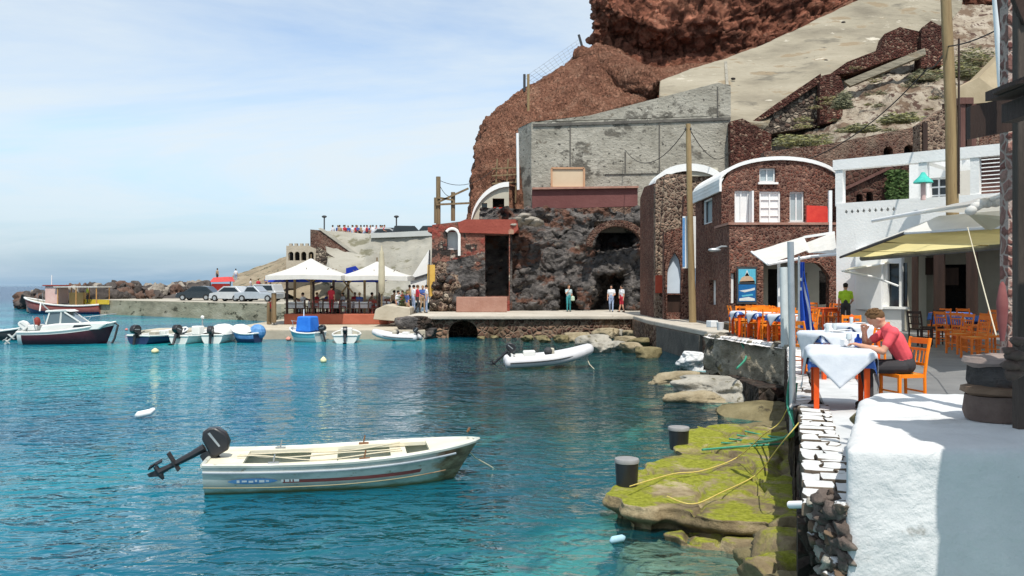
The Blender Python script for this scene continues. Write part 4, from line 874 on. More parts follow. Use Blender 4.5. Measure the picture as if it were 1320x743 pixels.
# ------------------------------------------------------------------ people
JS = dict(pel=(0, 0, .95), wai=(0, 0, 1.08), che=(.01, 0, 1.3), nec=(.01, 0, 1.48), hea=(.03, 0, 1.63),
          shL=(0, .18, 1.41), elL=(0, .23, 1.13), wrL=(.05, .24, .88), shR=(0, -.18, 1.41), elR=(0, -.23, 1.13), wrR=(.05, -.24, .88),
          hiL=(0, .09, .92), knL=(.02, .1, .5), anL=(0, .1, .09), hiR=(0, -.09, .92), knR=(.02, -.1, .5), anR=(0, -.1, .09))
def body_mesh(name, pose, mats, shorts=False, voxel=.022, hands=False, sleeve='short', skirt=False):
    """One continuous figure; mats = (skin, top, bottom, shoes)."""
    J = {k: V(v) for k, v in {**JS, **pose}.items()}
    caps = []
    def cap(a, b, ra, rb, m):
        caps.append((a, b, ra, rb, m))
    mid = (J['pel'] + J['wai']) / 2
    cap(J['pel'] + V((0, .06, 0)), J['pel'] - V((0, .06, 0)), .115, .115, 2); cap(J['pel'], J['wai'], .125, .125, 2)
    cap(J['wai'] + V((0, .05, 0)), J['che'] + V((0, .08, 0)), .105, .115, 1); cap(J['wai'] - V((0, .05, 0)), J['che'] - V((0, .08, 0)), .105, .115, 1)
    cap(J['che'], J['nec'], .12, .065, 1)
    for s in 'LR':
        cap(J['che'].lerp(J['nec'], .62), J['sh' + s], .075, .075, 1)
        cap(J['sh' + s], J['sh' + s].lerp(J['el' + s], .62), .066, .056, 1); cap(J['sh' + s].lerp(J['el' + s], .6), J['el' + s], .045, .040, 0 if sleeve == 'short' else 1)
        cap(J['el' + s], J['wr' + s], .043, .029, 0 if sleeve != 'long' else 1)
        d = (J['wr' + s] - J['el' + s]).normalized()
        if not hands: cap(J['wr' + s], J['wr' + s] + d * .13, .032, .026, 0)
        else:
            sd = d.cross(V((0, 0, 1))); sd = sd.normalized() if sd.length > .1 else V((0, 1, 0)); dn = d.cross(sd)
            cap(J['wr' + s] + sd * .018, J['wr' + s] + d * .09 + sd * .026, .02, .017, 0); cap(J['wr' + s] - sd * .018, J['wr' + s] + d * .09 - sd * .026, .02, .017, 0)
            for q, (o, L) in enumerate(((-.03, .065), (-.01, .078), (.01, .072), (.03, .055))):
                p0 = J['wr' + s] + d * .09 + sd * o; p1 = p0 + d * L * .55 + dn * .012; p2 = p1 + d * L * .35 + dn * .03
                cap(p0, p1, .0095, .009, 0); cap(p1, p2, .009, .008, 0)
            p0 = J['wr' + s] + d * .03 + sd * (.03 if s == 'L' else -.03); p1 = p0 + d * .04 + sd * (.03 if s == 'L' else -.03); cap(p0, p1, .012, .010, 0); cap(p1, p1 + d * .03 + dn * .012, .010, .009, 0)
        cap(J['hi' + s], J['hi' + s].lerp(J['kn' + s], .9), .092, .07, 2); cap(J['hi' + s].lerp(J['kn' + s], .85), J['kn' + s], .06, .058, 0 if shorts else 2)
        cap(J['kn' + s], J['kn' + s].lerp(J['an' + s], .35), .056, .06, 0 if shorts else 2); cap(J['kn' + s].lerp(J['an' + s], .35), J['an' + s], .058, .042, 0 if shorts else 2)
        cap(J['an' + s] + V((-.03, 0, -.045)), J['an' + s] + V((.14, 0, -.05)), .043, .036, 3)
    if skirt: cap(J['pel'], J['pel'] - V((0, 0, .38)), .15, .2, 2)
    h = J['hea']; nk = J['nec']; up = (h - nk).normalized(); hd = pose.get('face', (1, 0, -.15)); fw = V(hd).normalized(); fw = (fw - up * fw.dot(up) * .5).normalized(); sdv = up.cross(fw).normalized()
    cap(nk - up * .03, h - up * .05, .054, .05, 0)
    mb = MB()
    rot = Matrix((fw, sdv, up)).transposed()
    mb.ell(h + up * .02, (.098, .077, .112), 16, 12, rot); mb.ell(h + fw * .035 - up * .05, (.058, .052, .07), 12, 8, rot)
    mb.ell(h + fw * .098 - up * .012, (.018, .013, .024), 8, 6, rot); mb.ell(h + fw * .088 + up * .03, (.02, .05, .012), 8, 6, rot)
    mb.ell(h + fw * .088 - up * .06, (.014, .024, .009), 8, 6, rot); mb.ell(h + fw * .078 - up * .095, (.02, .024, .018), 8, 6, rot)
    for s in (1, -1): mb.ell(h + sdv * .078 * s - fw * .005 - up * .005, (.022, .009, .032), 8, 6, rot)
    for a, b, ra, rb, m in caps:
        d = b - a; L = d.length
        if L < 1e-4: d = V((0, 0, 1)); L = 1e-3
        dd = d.normalized(); path = [a - dd * ra * .96, a - dd * ra * .7, a - dd * ra * .3, a, b, b + dd * rb * .3, b + dd * rb * .7, b + dd * rb * .96]
        mb.tube(path, [ra * .25, ra * .7, ra * .95, ra, rb, rb * .95, rb * .7, rb * .25], 12)
    o = mb.build(name, mats, origin=(0, 0, 0)); remesh(o, voxel, 3)
    me = o.data
    while len(me.materials) < len(mats): me.materials.append(mats[len(me.materials)])
    for p in me.polygons:
        c = p.center; best, bm_ = 1e9, 0
        if (c - h).length < .135 and (c - nk).dot(up) > .03: p.material_index = 0; continue
        for a, b, ra, rb, m in caps:
            d = b - a; L2 = max(d.length_squared, 1e-9); tt = max(0, min(1, (c - a).dot(d) / L2)); e = (c - a - d * tt).length - lerp(ra, rb, tt)
            if e < best: best, bm_ = e, m
        p.material_index = bm_
    return o, h, rot
def hair_part(o, h, rot, mat, long=False):
    mb = MB(); rnd = random.Random(3)
    mb.ell(h + rot @ V((-.018, 0, .045)), (.105, .087, .098), 16, 10, rot)
    if long: mb.ell(h + rot @ V((-.07, 0, -.05)), (.05, .075, .15), 12, 8, rot)
    for k in range(70):
        a = rnd.uniform(0, 6.28); e = rnd.uniform(.15, 1.5); d = V((math.cos(a) * math.cos(e), math.sin(a) * math.cos(e), math.sin(e)))
        if d.x > .55 and d.z < .5: continue
        p = rot @ V((d.x * .105 - .018, d.y * .087, d.z * .098 + .045)); mb.ell(h + p, (.026, .013, .012), 6, 4, rot @ d.to_track_quat('Y', 'Z').to_matrix())
    WL[o] = V((0, 0, 0)); return mb.build('hair', mat, o, smooth='all')
def cm(name, c): return M(name, [tuple(x * .85 for x in c), tuple(min(1, x * 1.15) for x in c)], 9, .85)
hair_br = cm('brown_hair', (.13, .07, .03)); hair_dk = cm('dark_hair', (.02, .015, .012)); hair_bl = cm('fair_hair', (.3, .2, .09))
teal = cm('teal_cotton', (.04, .24, .26)); whitec = cm('white_cotton', (.62, .63, .66)); jeans = cm('pale_jeans', (.26, .33, .48)); redc = cm('red_cotton', (.42, .025, .045)); dkc = cm('dark_trousers', (.035, .033, .036)); coral = cm('coral_red_shirt', (.72, .09, .11)); lime = cm('lime_green_shirt', (.36, .55, .03)); shoe = cm('dark_shoes', (.03, .025, .02)); tan_c = cm('tan_clothes', (.35, .24, .15)); bluec = cm('blue_clothes', (.05, .10, .3)); orangec = cm('orange_jacket', (.62, .10, .015))
PEOPLE = {}
def person(key, loc, rz, label, pose={}, mats=(skin, whitec, jeans, shoe), hair=hair_dk, long=False, group=None, **kw):
    if key not in PEOPLE:
        o, h, rot = body_mesh('person', pose, list(mats), **kw); hair_part(o, h, rot, hair, long); PEOPLE[key] = o
        tag(o, label, 'person', group); return put(o, loc, rz)
    return dup(PEOPLE[key], loc, rz, label, group)

# ------------------------------------------------------------------ taverna furniture
def make_chair(name, label, paint, seat_m, group):
    t = thing(name, label, 'chair', (0, 0, 0), group)
    w, d, hs, hb = .40, .39, .45, .90
    for x in (-1, 1):
        MB().bar((d / 2 - .02, x * (w / 2 - .02), 0), (d / 2 - .02, x * (w / 2 - .02), hs + .01), .038).build('leg', paint, t, bevel=.006)
        MB().tube([(-d / 2 + .01, x * (w / 2 - .02), 0), (-d / 2 + .02, x * (w / 2 - .02), hs), (-d / 2 - .015, x * (w / 2 - .02), .7), (-d / 2 - .06, x * (w / 2 - .02), hb)], .021, 6).build('leg', paint, t, smooth=True)
    MB().box((0, 0, hs - .012), (d - .03, w - .03, .035)).build('seat', seat_m, t, bevel=.01)
    mb = MB(); f = hs - .012
    mb.bar((d / 2 - .02, -w / 2 + .04, f), (d / 2 - .02, w / 2 - .04, f), .03, .045); mb.bar((-d / 2 + .02, -w / 2 + .04, f), (-d / 2 + .02, w / 2 - .04, f), .03, .045)
    for x in (-1, 1): mb.bar((-d / 2 + .04, x * (w / 2 - .018), f), (d / 2 - .04, x * (w / 2 - .018), f), .03, .045)
    mb.build('seat_rail', paint, t)
    for z, (a, b) in ((.16, (0, 1)), (.24, (1, 0))):
        for x in (-1, 1):
            if b: MB().bar((-d / 2 + .03, x * (w / 2 - .02), z), (d / 2 - .03, x * (w / 2 - .02), z), .02).build('stretcher', paint, t)
            else: MB().bar((x * (d / 2 - .02), -w / 2 + .04, z), (x * (d / 2 - .02), w / 2 - .04, z), .02).build('stretcher', paint, t)
    for z, h in ((.86, .07), (.575, .035)):
        x = -d / 2 + .02 - (z - hs) * .17
        MB().bar((x, -w / 2 + .035, z), (x, w / 2 - .035, z), .02, h).build('back_rail', paint, t)
    mb = MB(); mb.bar((-d / 2 - .035, -w / 2 + .035, .755), (-d / 2 - .035, w / 2 - .035, .755), .018, .03); mb.build('back_rail', paint, t)
    for k in range(4):
        y = (-1.5 + k) * .07; MB().bar((-d / 2 - .005, y, .59), (-d / 2 - .033, y, .745), .014).build('spindle', paint, t)
    return t
def make_table(name, label, paint, group, w=.8, d=.8):
    t = thing(name, label, 'table', (0, 0, 0), group)
    MB().box((0, 0, .735), (w, d, .03)).build('tabletop', paint, t, bevel=.004)
    MB().box((0, 0, .67), (w - .12, d - .12, .1)).build('apron', paint, t)
    for x in (-1, 1):
        for y in (-1, 1): MB().bar((x * (w / 2 - .05), y * (d / 2 - .05), 0), (x * (w / 2 - .05), y * (d / 2 - .05), .72), .062, .062, taper=1.1).build('leg', paint, t, bevel=.005)
    return t
def make_cloth(name, mat, w, d, drop, rot, z, seed=0, n=30, tw=.8, td=.8):
    out = .05 if mat is cloth_white else .012
    """A square cloth laid (turned by rot) over a table top of tw x td: outside the top it hangs down in folds."""
    mb = MB(); vs = []
    for j in range(n + 1):
        for i in range(n + 1):
            x = (i / n - .5) * w; y = (j / n - .5) * d; c, s = math.cos(rot), math.sin(rot); X, Y = x * c - y * s, x * s + y * c
            ox = max(0, abs(X) - tw / 2); oy = max(0, abs(Y) - td / 2); ov = math.hypot(ox, oy)
            cx = max(-tw / 2, min(tw / 2, X)); cy = max(-td / 2, min(td / 2, Y)); fold = 1 + .35 * noise.noise(V((X * 7, Y * 7, seed)))
            k = .16 * fold if ov > 0 else 0
            q = ov + 1e-9; px, py = cx + ox / q * (ov * k * (.7 if out > .02 else 1) + out * min(1, ov / .04)) * math.copysign(1, X), cy + oy / q * (ov * k * (.7 if out > .02 else 1) + out * min(1, ov / .04)) * math.copysign(1, Y)
            pz = z - ov * .97 + .006 * noise.noise(V((X * 5, Y * 5, seed + 3))) * (ov > .02)
            vs.append((px, py, pz))
    mb.add(vs, [(j * (n + 1) + i, j * (n + 1) + i + 1, (j + 1) * (n + 1) + i + 1, (j + 1) * (n + 1) + i) for j in range(n) for i in range(n)])
    o = mb.build(name, mat, smooth='all', origin=(0, 0, 0)); m = o.modifiers.new('s', 'SOLIDIFY'); m.thickness = .004; m.offset = 1; return o
# the near table by the water, with the seated man
T = V((4.16, 10.85, TZ)); TR = R(-17)
tb = make_table('taverna_table', 'red orange wooden table nearest the water, before the man in the coral shirt', redor_paint, 'tables on the terrace', .68, .86); put(tb, T, TR)
c1 = make_cloth('tablecloth', cloth_blue, 1.12, 1.3, 0, 0, .756, 1, 34, .69, .87); put(c1, T, TR); tag(c1, 'blue patterned undercloth hanging below the white cloth on the near table', 'tablecloth')
c2 = make_cloth('tablecloth', cloth_white, 1.3, 1.3, 0, R(43), .764, 2, 40, .69, .87); put(c2, T, TR); tag(c2, 'white top cloth turned cornerwise over the near orange table', 'tablecloth')
ch = make_chair('taverna_chair', 'bright yellow orange chair that the man in the coral shirt sits on', orange_paint, straw, 'orange taverna chairs')
CP = V((4.86, 10.62, TZ)); CR = R(180 - 14); put(ch, CP, R(192))
man = {'pel': (-.03, 0, .56), 'wai': (.0, 0, .68), 'che': (.10, 0, .88), 'nec': (.20, 0, 1.03), 'hea': (.30, 0, 1.13), 'shL': (.14, .185, .97), 'shR': (.14, -.185, .97),
       'elL': (.27, .25, .74), 'wrL': (.50, .13, .80), 'elR': (.40, -.22, .80), 'wrR': (.44, -.04, .98), 'hiL': (.02, .1, .54), 'hiR': (.02, -.1, .54), 'knL': (.43, .15, .53), 'knR': (.43, -.13, .53), 'anL': (.40, .16, .09), 'anR': (.36, -.14, .09), 'face': (1, 0, -.35)}
mo = person('man', CP, CR, 'seated person in a coral red t-shirt leaning over the near blue and white table', man, (skin, coral, dkc, shoe), hair_br, voxel=.0085, hands=True)
# things on the near table
def on_table(p, dx, dy, z=.775): return p + V((dx, dy, z))
def bottle(name, loc, r, h, mat, label, cat='bottle', group=None):
    o = MB().lathe([(r * .9, 0), (r, .01), (r, h * .6), (r * .4, h * .75), (r * .35, h)], (0, 0, 0), 12).build(name, mat, smooth=True); put(o, loc); return tag(o, label, cat, group)
tray = None
bottle('condiment_bottle', on_table(T, .22, -.05), .045, .16, cm('blue_plastic', (.02, .08, .45)), 'small blue bottle on the near table in front of the man')
bottle('condiment_bottle', on_table(T, .26, .07), .03, .13, cm('dark_red_sauce', (.25, .02, .015)), 'small red capped sauce bottle beside the blue bottle on the near table')
o = MB().box((0, 0, .045), (.12, .09, .09)).build('napkin_holder', white_paint, bevel=.01); put(o, on_table(T, .10, .03), .3); tag(o, 'small white napkin holder on the near table beside the blue bottle', 'napkin holder')
o = MB().lathe([(.03, 0), (.03, .004), (.006, .01), (.006, .07), (.035, .1), (.036, .16), (.03, .17)], n=12).build('drinking_glass', glass_mat('clear_glass', (.5, .55, .56), .05), smooth=True); put(o, on_table(T, .07, -.14)); tag(o, 'stemmed drinking glass on the white cloth of the near table', 'glass')
o = MB().lathe([(.06, 0), (.12, .012), (.125, .016)], n=20).build('plate', white_paint, smooth=True); put(o, on_table(T, .30, -.16)); tag(o, 'white plate before the man in the coral shirt', 'plate')
# second table behind, more tables towards the house
def set_table(px, py, Y, label_t, label_c, rz, paint=redor_paint, cloth=cloth_white, w=.86, under=True, group='tables on the terrace'):
    p = V((xpx(px, Y), Y, TZ)); t = dup(tb, p, rz, label_t, group)
    c = make_cloth('tablecloth', cloth_blue, 1.0, 1.2, 0, 0, .756, px, 26, .69, .87); put(c, p, rz); tag(c, 'blue undercloth, ' + label_c, 'tablecloth', None)
    c = make_cloth('tablecloth', cloth, 1.16, 1.16, 0, R(41), .763, px + 1, 34, .69, .87); put(c, p, rz); tag(c, label_c, 'tablecloth', None); return p
p2 = set_table(1070, 430, 14.4, 'table under a long white cloth just behind the near table', 'long white cloth on the second table from the viewer', .1)
p3 = set_table(1100, 430, 17.2, 'table under a pale cloth beside the orange draped chair', 'pale blue white cloth on the table beside the draped chair', .2)
o = MB().prism([(-.07, -.06, 0), (.07, -.06, 0), (0, -.06, .11)], (0, .12, 0)).build('napkin_stand', white_paint); put(o, p2 + V((.0, .05, .775))); tag(o, 'white folded card standing on the second cloth covered table', 'menu card')
CH = ch
spots = [(1121, 15.1, 190, 'chair facing the second table from the building side, partly behind the man'), (1042, 15.6, 20, 'chair on the water side of the second white table'), (1098, 18.2, 250, 'chair hung with the orange jacket')]
for i, (px, Y, a, lab) in enumerate(spots): dup(CH, (xpx(px, Y), Y, TZ), R(a), 'orange ' + lab, 'orange taverna chairs')
jk = make_cloth('jacket', orangec, .5, .9, 0, 0, 0, 4, 16, .3, .05); put(jk, (xpx(1098, 18.2) - .07, 18.2 - .18, TZ + .93), R(70)); tag(jk, 'orange red jacket draped over the back of a chair near the waiter', 'jacket')
for k, (q, dx, dy, lab) in enumerate(((p2, -.12, -.2, 'on the second table near its folded card'), (p2, .15, .2, 'at the far side of the second table'), (p3, 0, .1, 'on the table beside the draped chair'))):
    o = MB().lathe([(.03, 0), (.034, .05), (.036, .12), (.033, .125)], n=10).build('drinking_glass', MATS['clear_glass'], smooth=True); put(o, q + V((dx, dy, .775))); tag(o, 'small drinking glass ' + lab, 'glass')
    o = MB().lathe([(.06, 0), (.115, .012), (.12, .016)], n=16).build('plate', white_paint, smooth=True); put(o, q + V((dx + .16, dy - .03, .775))); tag(o, 'white plate ' + lab, 'plate')
# row of three dressed tables with many chairs along the wall edge
k = 0
for i, (px, Y) in enumerate(((946, 25.4), (968, 24.2), (996, 22.8))):
    p = V((xpx(px, Y) + .35, Y, TZ)); nm = ('nearest the blue flag', 'in the middle of the row', 'farthest along the row by the low quay')[2 - i]
    dup(tb, p, .1 * i, 'red orange table in the wall edge row, ' + nm, 'tables in the row on the wall edge')
    c = make_cloth('tablecloth', cloth_blue, 1.05, 1.05, 0, 0, .757, i, 20, .69, .87); put(c, p, .1 * i); tag(c, 'blue and white cloth, wall edge table ' + nm.replace(' by the low quay', ''), 'tablecloth')
    c = make_cloth('tablecloth', cloth_white, .95, .95, 0, R(43), .763, i + 5, 20, .69, .87); put(c, p, .1 * i); tag(c, 'white topcloth on the wall edge table ' + nm, 'tablecloth')
    for dx, dy, a in ((.62, .1, 185), (.1, .66, 265), (-.05, -.64, 85), (.75, .66, 215)):
        k += 1; dup(CH, p + V((dx, dy, 0)), R(a + random.uniform(-12, 12)), 'yellow orange wooden chair in the crowded row of tables on the wall edge', 'chairs in the row on the wall edge')
for i, (px, Y) in enumerate(((958, 27.5), (975, 27.2), (990, 26.8), (1003, 26.4), (950, 26.6), (966, 26.3), (983, 25.6), (1000, 24.9), (1006, 24.0), (992, 25.2))):
    dup(CH, (xpx(px, Y), Y, TZ), R(200 + 40 * i), 'yellow orange wooden chair in the crowded row of tables on the wall edge', 'chairs in the row on the wall edge')
# shaded chairs and tables inside the porch
chb = make_chair('taverna_chair', 'shaded orange chair nearest the stone winch inside the covered porch', M('darkened_orange_paint', [(.60, .125, .008), (.72, .18, .014)], 5, .5), straw, 'orange chairs under the awning'); put(chb, (xpx(1262, 19.5), 19.5, TZ), R(200))  # chair orange darkened in the paint to stand for porch shade
for px, Y, a, lab in ((1277, 18.6, 175, 'shaded orange chair beside the dark post at the porch edge'), (1243, 20.2, 20, 'shaded orange chair left of the two porch edge chairs'), (1222, 21.0, 15, 'shade-darkened orange chair behind the empty paving in the porch'), (1210, 23.5, 200, 'chair at the back of the porch beside the wide post'), (1268, 22.5, 180, 'chair deep in the porch before the dark doorway'), (1248, 23.6, 30, 'chair at the cloth covered porch table'), (1236, 19.2, 190, 'shade-darkened orange chair left of the porch edge pair with its back to the building'), (1256, 18.0, 185, 'shade-darkened orange chair standing foremost at the porch edge')):
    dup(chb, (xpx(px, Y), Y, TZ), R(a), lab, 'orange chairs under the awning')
dkch = make_chair('wooden_chair', 'dark brown chair before the framed pictures in the porch', dark_wood, dark_wood, 'dark chairs in the porch'); put(dkch, (xpx(1186, 21.5), 21.5, TZ), R(30))
dup(dkch, (xpx(1201, 22.3), 22.3, TZ), R(200), 'dark brown chair set behind the other dark chair near the thin post', 'dark chairs in the porch')
for px, Y, lab in ((1236, 22.0, 'table with a blue cloth in the shaded porch between orange chairs'), (1225, 24.6, 'table with a dark blue cloth at the back of the porch')):
    p = V((xpx(px, Y), Y, TZ)); dup(tb, p, .4, lab, 'tables in the porch'); c = make_cloth('tablecloth', cloth_blue, 1.15, 1.15, 0, 0, .757, px, 18, .69, .87); put(c, p, .4); tag(c, 'blue cloth over the table in the middle of the shaded porch' if px == 1236 else 'dark blue cloth over the table at the back of the porch', 'tablecloth')
# brown benches against the brick house, and the waiter
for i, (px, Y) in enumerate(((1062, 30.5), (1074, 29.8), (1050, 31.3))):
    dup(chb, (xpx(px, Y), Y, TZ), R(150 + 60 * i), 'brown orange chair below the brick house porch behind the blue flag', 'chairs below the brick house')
p = V((xpx(1063, 29.6), 29.6, TZ)); dup(tb, p, .2, 'bare red brown table below the brick house porch', None)
person('waiter', (xpx(1090, 29), 29, TZ - .02), R(70), 'person in a lime green shirt and dark trousers standing by the white wall', {'wrR': (.22, -.2, 1.05), 'elR': (.02, -.25, 1.14)}, (skin, lime, dkc, shoe), hair_dk, voxel=.016)
PEOPLE['waiter'].scale = (.92,) * 3
# people on the quay
Y = 57.5
person('teal', (xpx(733, 56.5), 56.5, QZ), R(-70), 'person in a pale top and teal trousers holding a bag on the quay', {'elR': (.12, -.24, 1.2), 'wrR': (.2, -.1, 1.38)}, (skin, cm('pale_teal_top', (.38, .48, .5)), teal, shoe), hair_br, voxel=.02, long=True)
o = MB().lathe([(.09, 0), (.14, .05), (.13, .26), (.03, .33)], n=10).build('shoulder_bag', cm('pale_green_bag', (.4, .5, .38)), smooth=True); put(o, (xpx(738, 56.5), 56.3, QZ + .72)); tag(o, 'pale green bag hanging at the hip of the person in teal trousers', 'bag')
person('jeans', (xpx(788, 56), 56, QZ), R(-100), 'person in a white shirt and pale blue jeans on the quay', {'anL': (.16, .1, .09), 'knL': (.1, .1, .5), 'anR': (-.18, -.1, .11), 'elL': (.06, .25, 1.15), 'wrL': (.28, .16, 1.08), 'shR': (-.02, -.18, 1.4)}, (skin, whitec, jeans, shoe), hair_dk, voxel=.02)
person('redshorts', (xpx(801.5, 55.4), 55.4, QZ), R(-150), 'person in a white shirt and red shorts beside the cave mouth', {'anL': (-.06, .16, .09), 'anR': (.1, -.14, .09), 'elR': (-.04, -.33, 1.2), 'wrR': (.08, -.17, 1.0), 'hea': (.04, .04, 1.63)}, (skin, whitec, redc, shoe), hair_dk, voxel=.02, shorts=True)

# ------------------------------------------------------------------ boats
def hull_mesh(L, B, sheer, draft=.18, n=22, m=7, rake=.35, full=.85, bands=None, point=1.0):
    """Stations from stern (x = 0) to bow (x = L). sheer = heights at stern, middle, bow. Returns outer, inner, rail path, beam and height functions."""
    def hb(t):
        a = full + (1 - full) * min(1, t / .45)
        return B / 2 * a * (1 if t < .45 else max(0, 1 - ((t - .45) / .55) ** 2.3) ** .75 * point + (1 - point) * max(0, 1 - ((t - .45) / .55) ** 6))
    def sh(t): return sheer[0] * (1 - t) * (1 - 2 * t) + sheer[1] * 4 * t * (1 - t) + sheer[2] * t * (2 * t - 1)
    def kl(t): return -draft + (draft * .9) * max(0, (t - .72) / .28) ** 2
    def sec(t, off=0):
        pts = []
        for k in range(-m, m + 1):
            q = abs(k) / m; a = q * math.pi / 2; s = 1 if k >= 0 else -1
            y = s * max(0, hb(t) - off) * (math.sin(a) ** .62); z = kl(t) + (sh(t) - kl(t)) * (1 - math.cos(a)) ** .8 if q < 1 else sh(t)
            z = max(z, kl(t) + off * 1.6) if off else z
            v_ = (z - kl(0)) / (sh(t) - kl(0) + 1e-6)
            pts.append(V((L * t - rake * (1 - v_) * max(0, t - .5) * 2 * (t > .5), y, z)))
        return pts
    out = MB(); w = 2 * m + 1; vs = []; fs = []; mi = []
    for i in range(n + 1): vs += sec(i / n)
    for i in range(n):
        for k in range(w - 1):
            fs.append((i * w + k, i * w + k + 1, (i + 1) * w + k + 1, (i + 1) * w + k))
            mi.append(bands((i + .5) / n, abs(k + .5 - m) / m) if bands else 0)
    for f, q in zip(fs, mi): pass
    o_ = len(out.v); out.v += vs; out.f += [list(f) for f in fs]; out.m += mi
    out.f.append(list(range(w))); out.m.append(0)
    inn = MB(); vs = []
    for i in range(n + 1): vs += sec(min(i / n, .985), .05)
    inn.add(vs, [(i * w + k, (i + 1) * w + k, (i + 1) * w + k + 1, i * w + k + 1) for i in range(n) for k in range(w - 1)])
    rail = [V((L * (i / n), -hb(i / n), sh(i / n) + .004)) for i in range(n + 1)] + [V((L * (i / n), hb(i / n), sh(i / n) + .004)) for i in range(n, -1, -1)]
    return out, inn, rail, hb, sh
def outboard(parent, at, tilt, s=1.0, cowl=black_plastic, leg=black_plastic):
    """Motor hung on the transom at AT; tilt lifts the leg out of the water behind."""
    rot = Matrix.Rotation(tilt, 3, 'Y'); at = V(at)
    def P(x, z, y=0): return at + rot @ V((x * s, y * s, z * s))
    mb = MB(); mb.tube([P(-.16, .02), P(-.16, -.2), P(-.18, -.62), P(-.19, -.78)], [.07 * s, .06 * s, .045 * s, .06 * s], 8)
    mb.box(P(-.22, -.5), (.34 * s, .2 * s, .02 * s), rot); mb.tube([P(-.05, -.78), P(-.15, -.78), P(-.3, -.78)], [.02 * s, .055 * s, .04 * s], 8)
    mb.prism([P(-.12, -.80, -.01), P(-.24, -.80, -.01), P(-.26, -.95, -.01), P(-.2, -.95, -.01)], rot @ V((0, .02 * s, 0)))
    mb.box(P(.0, .02), (.18 * s, .2 * s, .22 * s), rot)
    o = mb.build('outboard_motor', leg, parent, smooth=True)
    mb = MB(); mb.prism([P(x, z, -.115) for x, z in ((.06, .10), (-.02, .05), (-.30, .07), (-.40, .14), (-.41, .24), (-.34, .37), (-.20, .435), (-.04, .42), (.06, .33))], rot @ V((0, .23 * s, 0))); mb.build('cowling', cowl, o, bevel=.055 * s, seg=4, smooth=True)
    mb = MB(); mb.prism([P(x, z, -.118) for x, z in ((-.34, .20), (-.06, .24), (-.06, .27), (-.34, .24))], rot @ V((0, .236 * s, 0))); mb.build('cowling_stripe', steel, o)
    mb = MB()
    for k in range(3):
        a = k * 2.094; mb.box(P(-.33, -.78 + .07 * math.cos(a), .07 * math.sin(a)), (.02 * s, .07 * s, .13 * s), rot @ Matrix.Rotation(-a, 3, 'X') @ Matrix.Rotation(.5, 3, 'Z'))
    mb.build('propeller', leg, o)
    MB().tube([P(.0, .12), P(.2, .16), P(.36, .24)], .02 * s, 6).build('tiller', leg, o, smooth=True)
    return o
# --- the white rowing boat in front
rb = thing('rowing_boat', 'weathered white open motor boat with a red stripe floating alone in the foreground', 'boat', (0, 0, 0))
BL = 4.15
def rbands(t, q):
    if .66 < q < .70 and .27 < t < .80: return 1
    if False: return 2
    return 0
out, inn, rail, hb, sh = hull_mesh(BL, 1.5, (.46, .45, .60), .16, 44, 14, .5, .88, rbands)
out.build('hull', [row_hull, red_stripe, stain], rb, smooth=True, weld=True)
inn.build('inner_shell', cream_deck, rb, smooth=True)
mb = MB(); mb.tube(rail + [rail[0]], .034, 6); mb.build('gunwale', old_gel, rb, smooth=True)
# side decks, thwarts and bow deck
mb = MB(); n = 30
for s in (-1, 1):
    vs = []
    for i in range(n + 1):
        t = i / n * .8; vs += [(BL * t, s * (hb(t) - .0), sh(t) + .012), (BL * t, s * max(.05, hb(t) - .19), sh(t) + .006), (BL * t, s * max(.05, hb(t) - .19), sh(t) - .05)]
    mb.add(vs, [(i * 3, i * 3 + 1, i * 3 + 4, i * 3 + 3) for i in range(n)] + [(i * 3 + 1, i * 3 + 2, i * 3 + 5, i * 3 + 4) for i in range(n)])
mb.build('side_deck', cream_deck, rb, smooth=True)
def deck(t0, t1, name, dz=.0, mat=cream_deck, k=10, th=.04):
    mb = MB(); vs = []
    for i in range(k + 1):
        t = lerp(t0, t1, i / k); h = max(.01, hb(t) - .03); vs += [(BL * t, -h, sh(t) + dz), (BL * t, h, sh(t) + dz), (BL * t, -h, sh(t) + dz - th), (BL * t, h, sh(t) + dz - th)]
    fs = [(i * 4, i * 4 + 1, i * 4 + 5, i * 4 + 4) for i in range(k)] + [(i * 4 + 2, i * 4 + 6, i * 4 + 7, i * 4 + 3) for i in range(k)] + [(0, 2, 3, 1), (k * 4, k * 4 + 1, k * 4 + 3, k * 4 + 2)]
    mb.add(vs, fs); return mb.build(name, mat, rb, smooth=True)
deck(.0, .13, 'stern_deck', .0); deck(.80, .975, 'bow_deck', .02); deck(.36, .46, 'thwart', -.05); deck(.66, .72, 'thwart', -.06)
for t in (.24, .56):
    for s in (-1, 1):
        mb = MB(); q = V((BL * t, s * (hb(t) - .1), sh(t))); mb.tube([q, q + V((0, 0, .05)), q + V((.02, 0, .15))], .012, 6); mb.box(q + V((0, 0, .02)), (.16, .05, .03)); mb.build('rowlock', steel if t < .4 else cm('rust', (.2, .1, .05)), rb)
mb = MB(); mb.tube([(BL * .955, 0, .72), (BL * .965, 0, .79)], .02, 6); mb.tube([(BL * .96, -.05, .76), (BL * .96, .05, .76)], .014, 6); mb.build('bow_cleat', cm('rust', (.2, .1, .05)), rb)
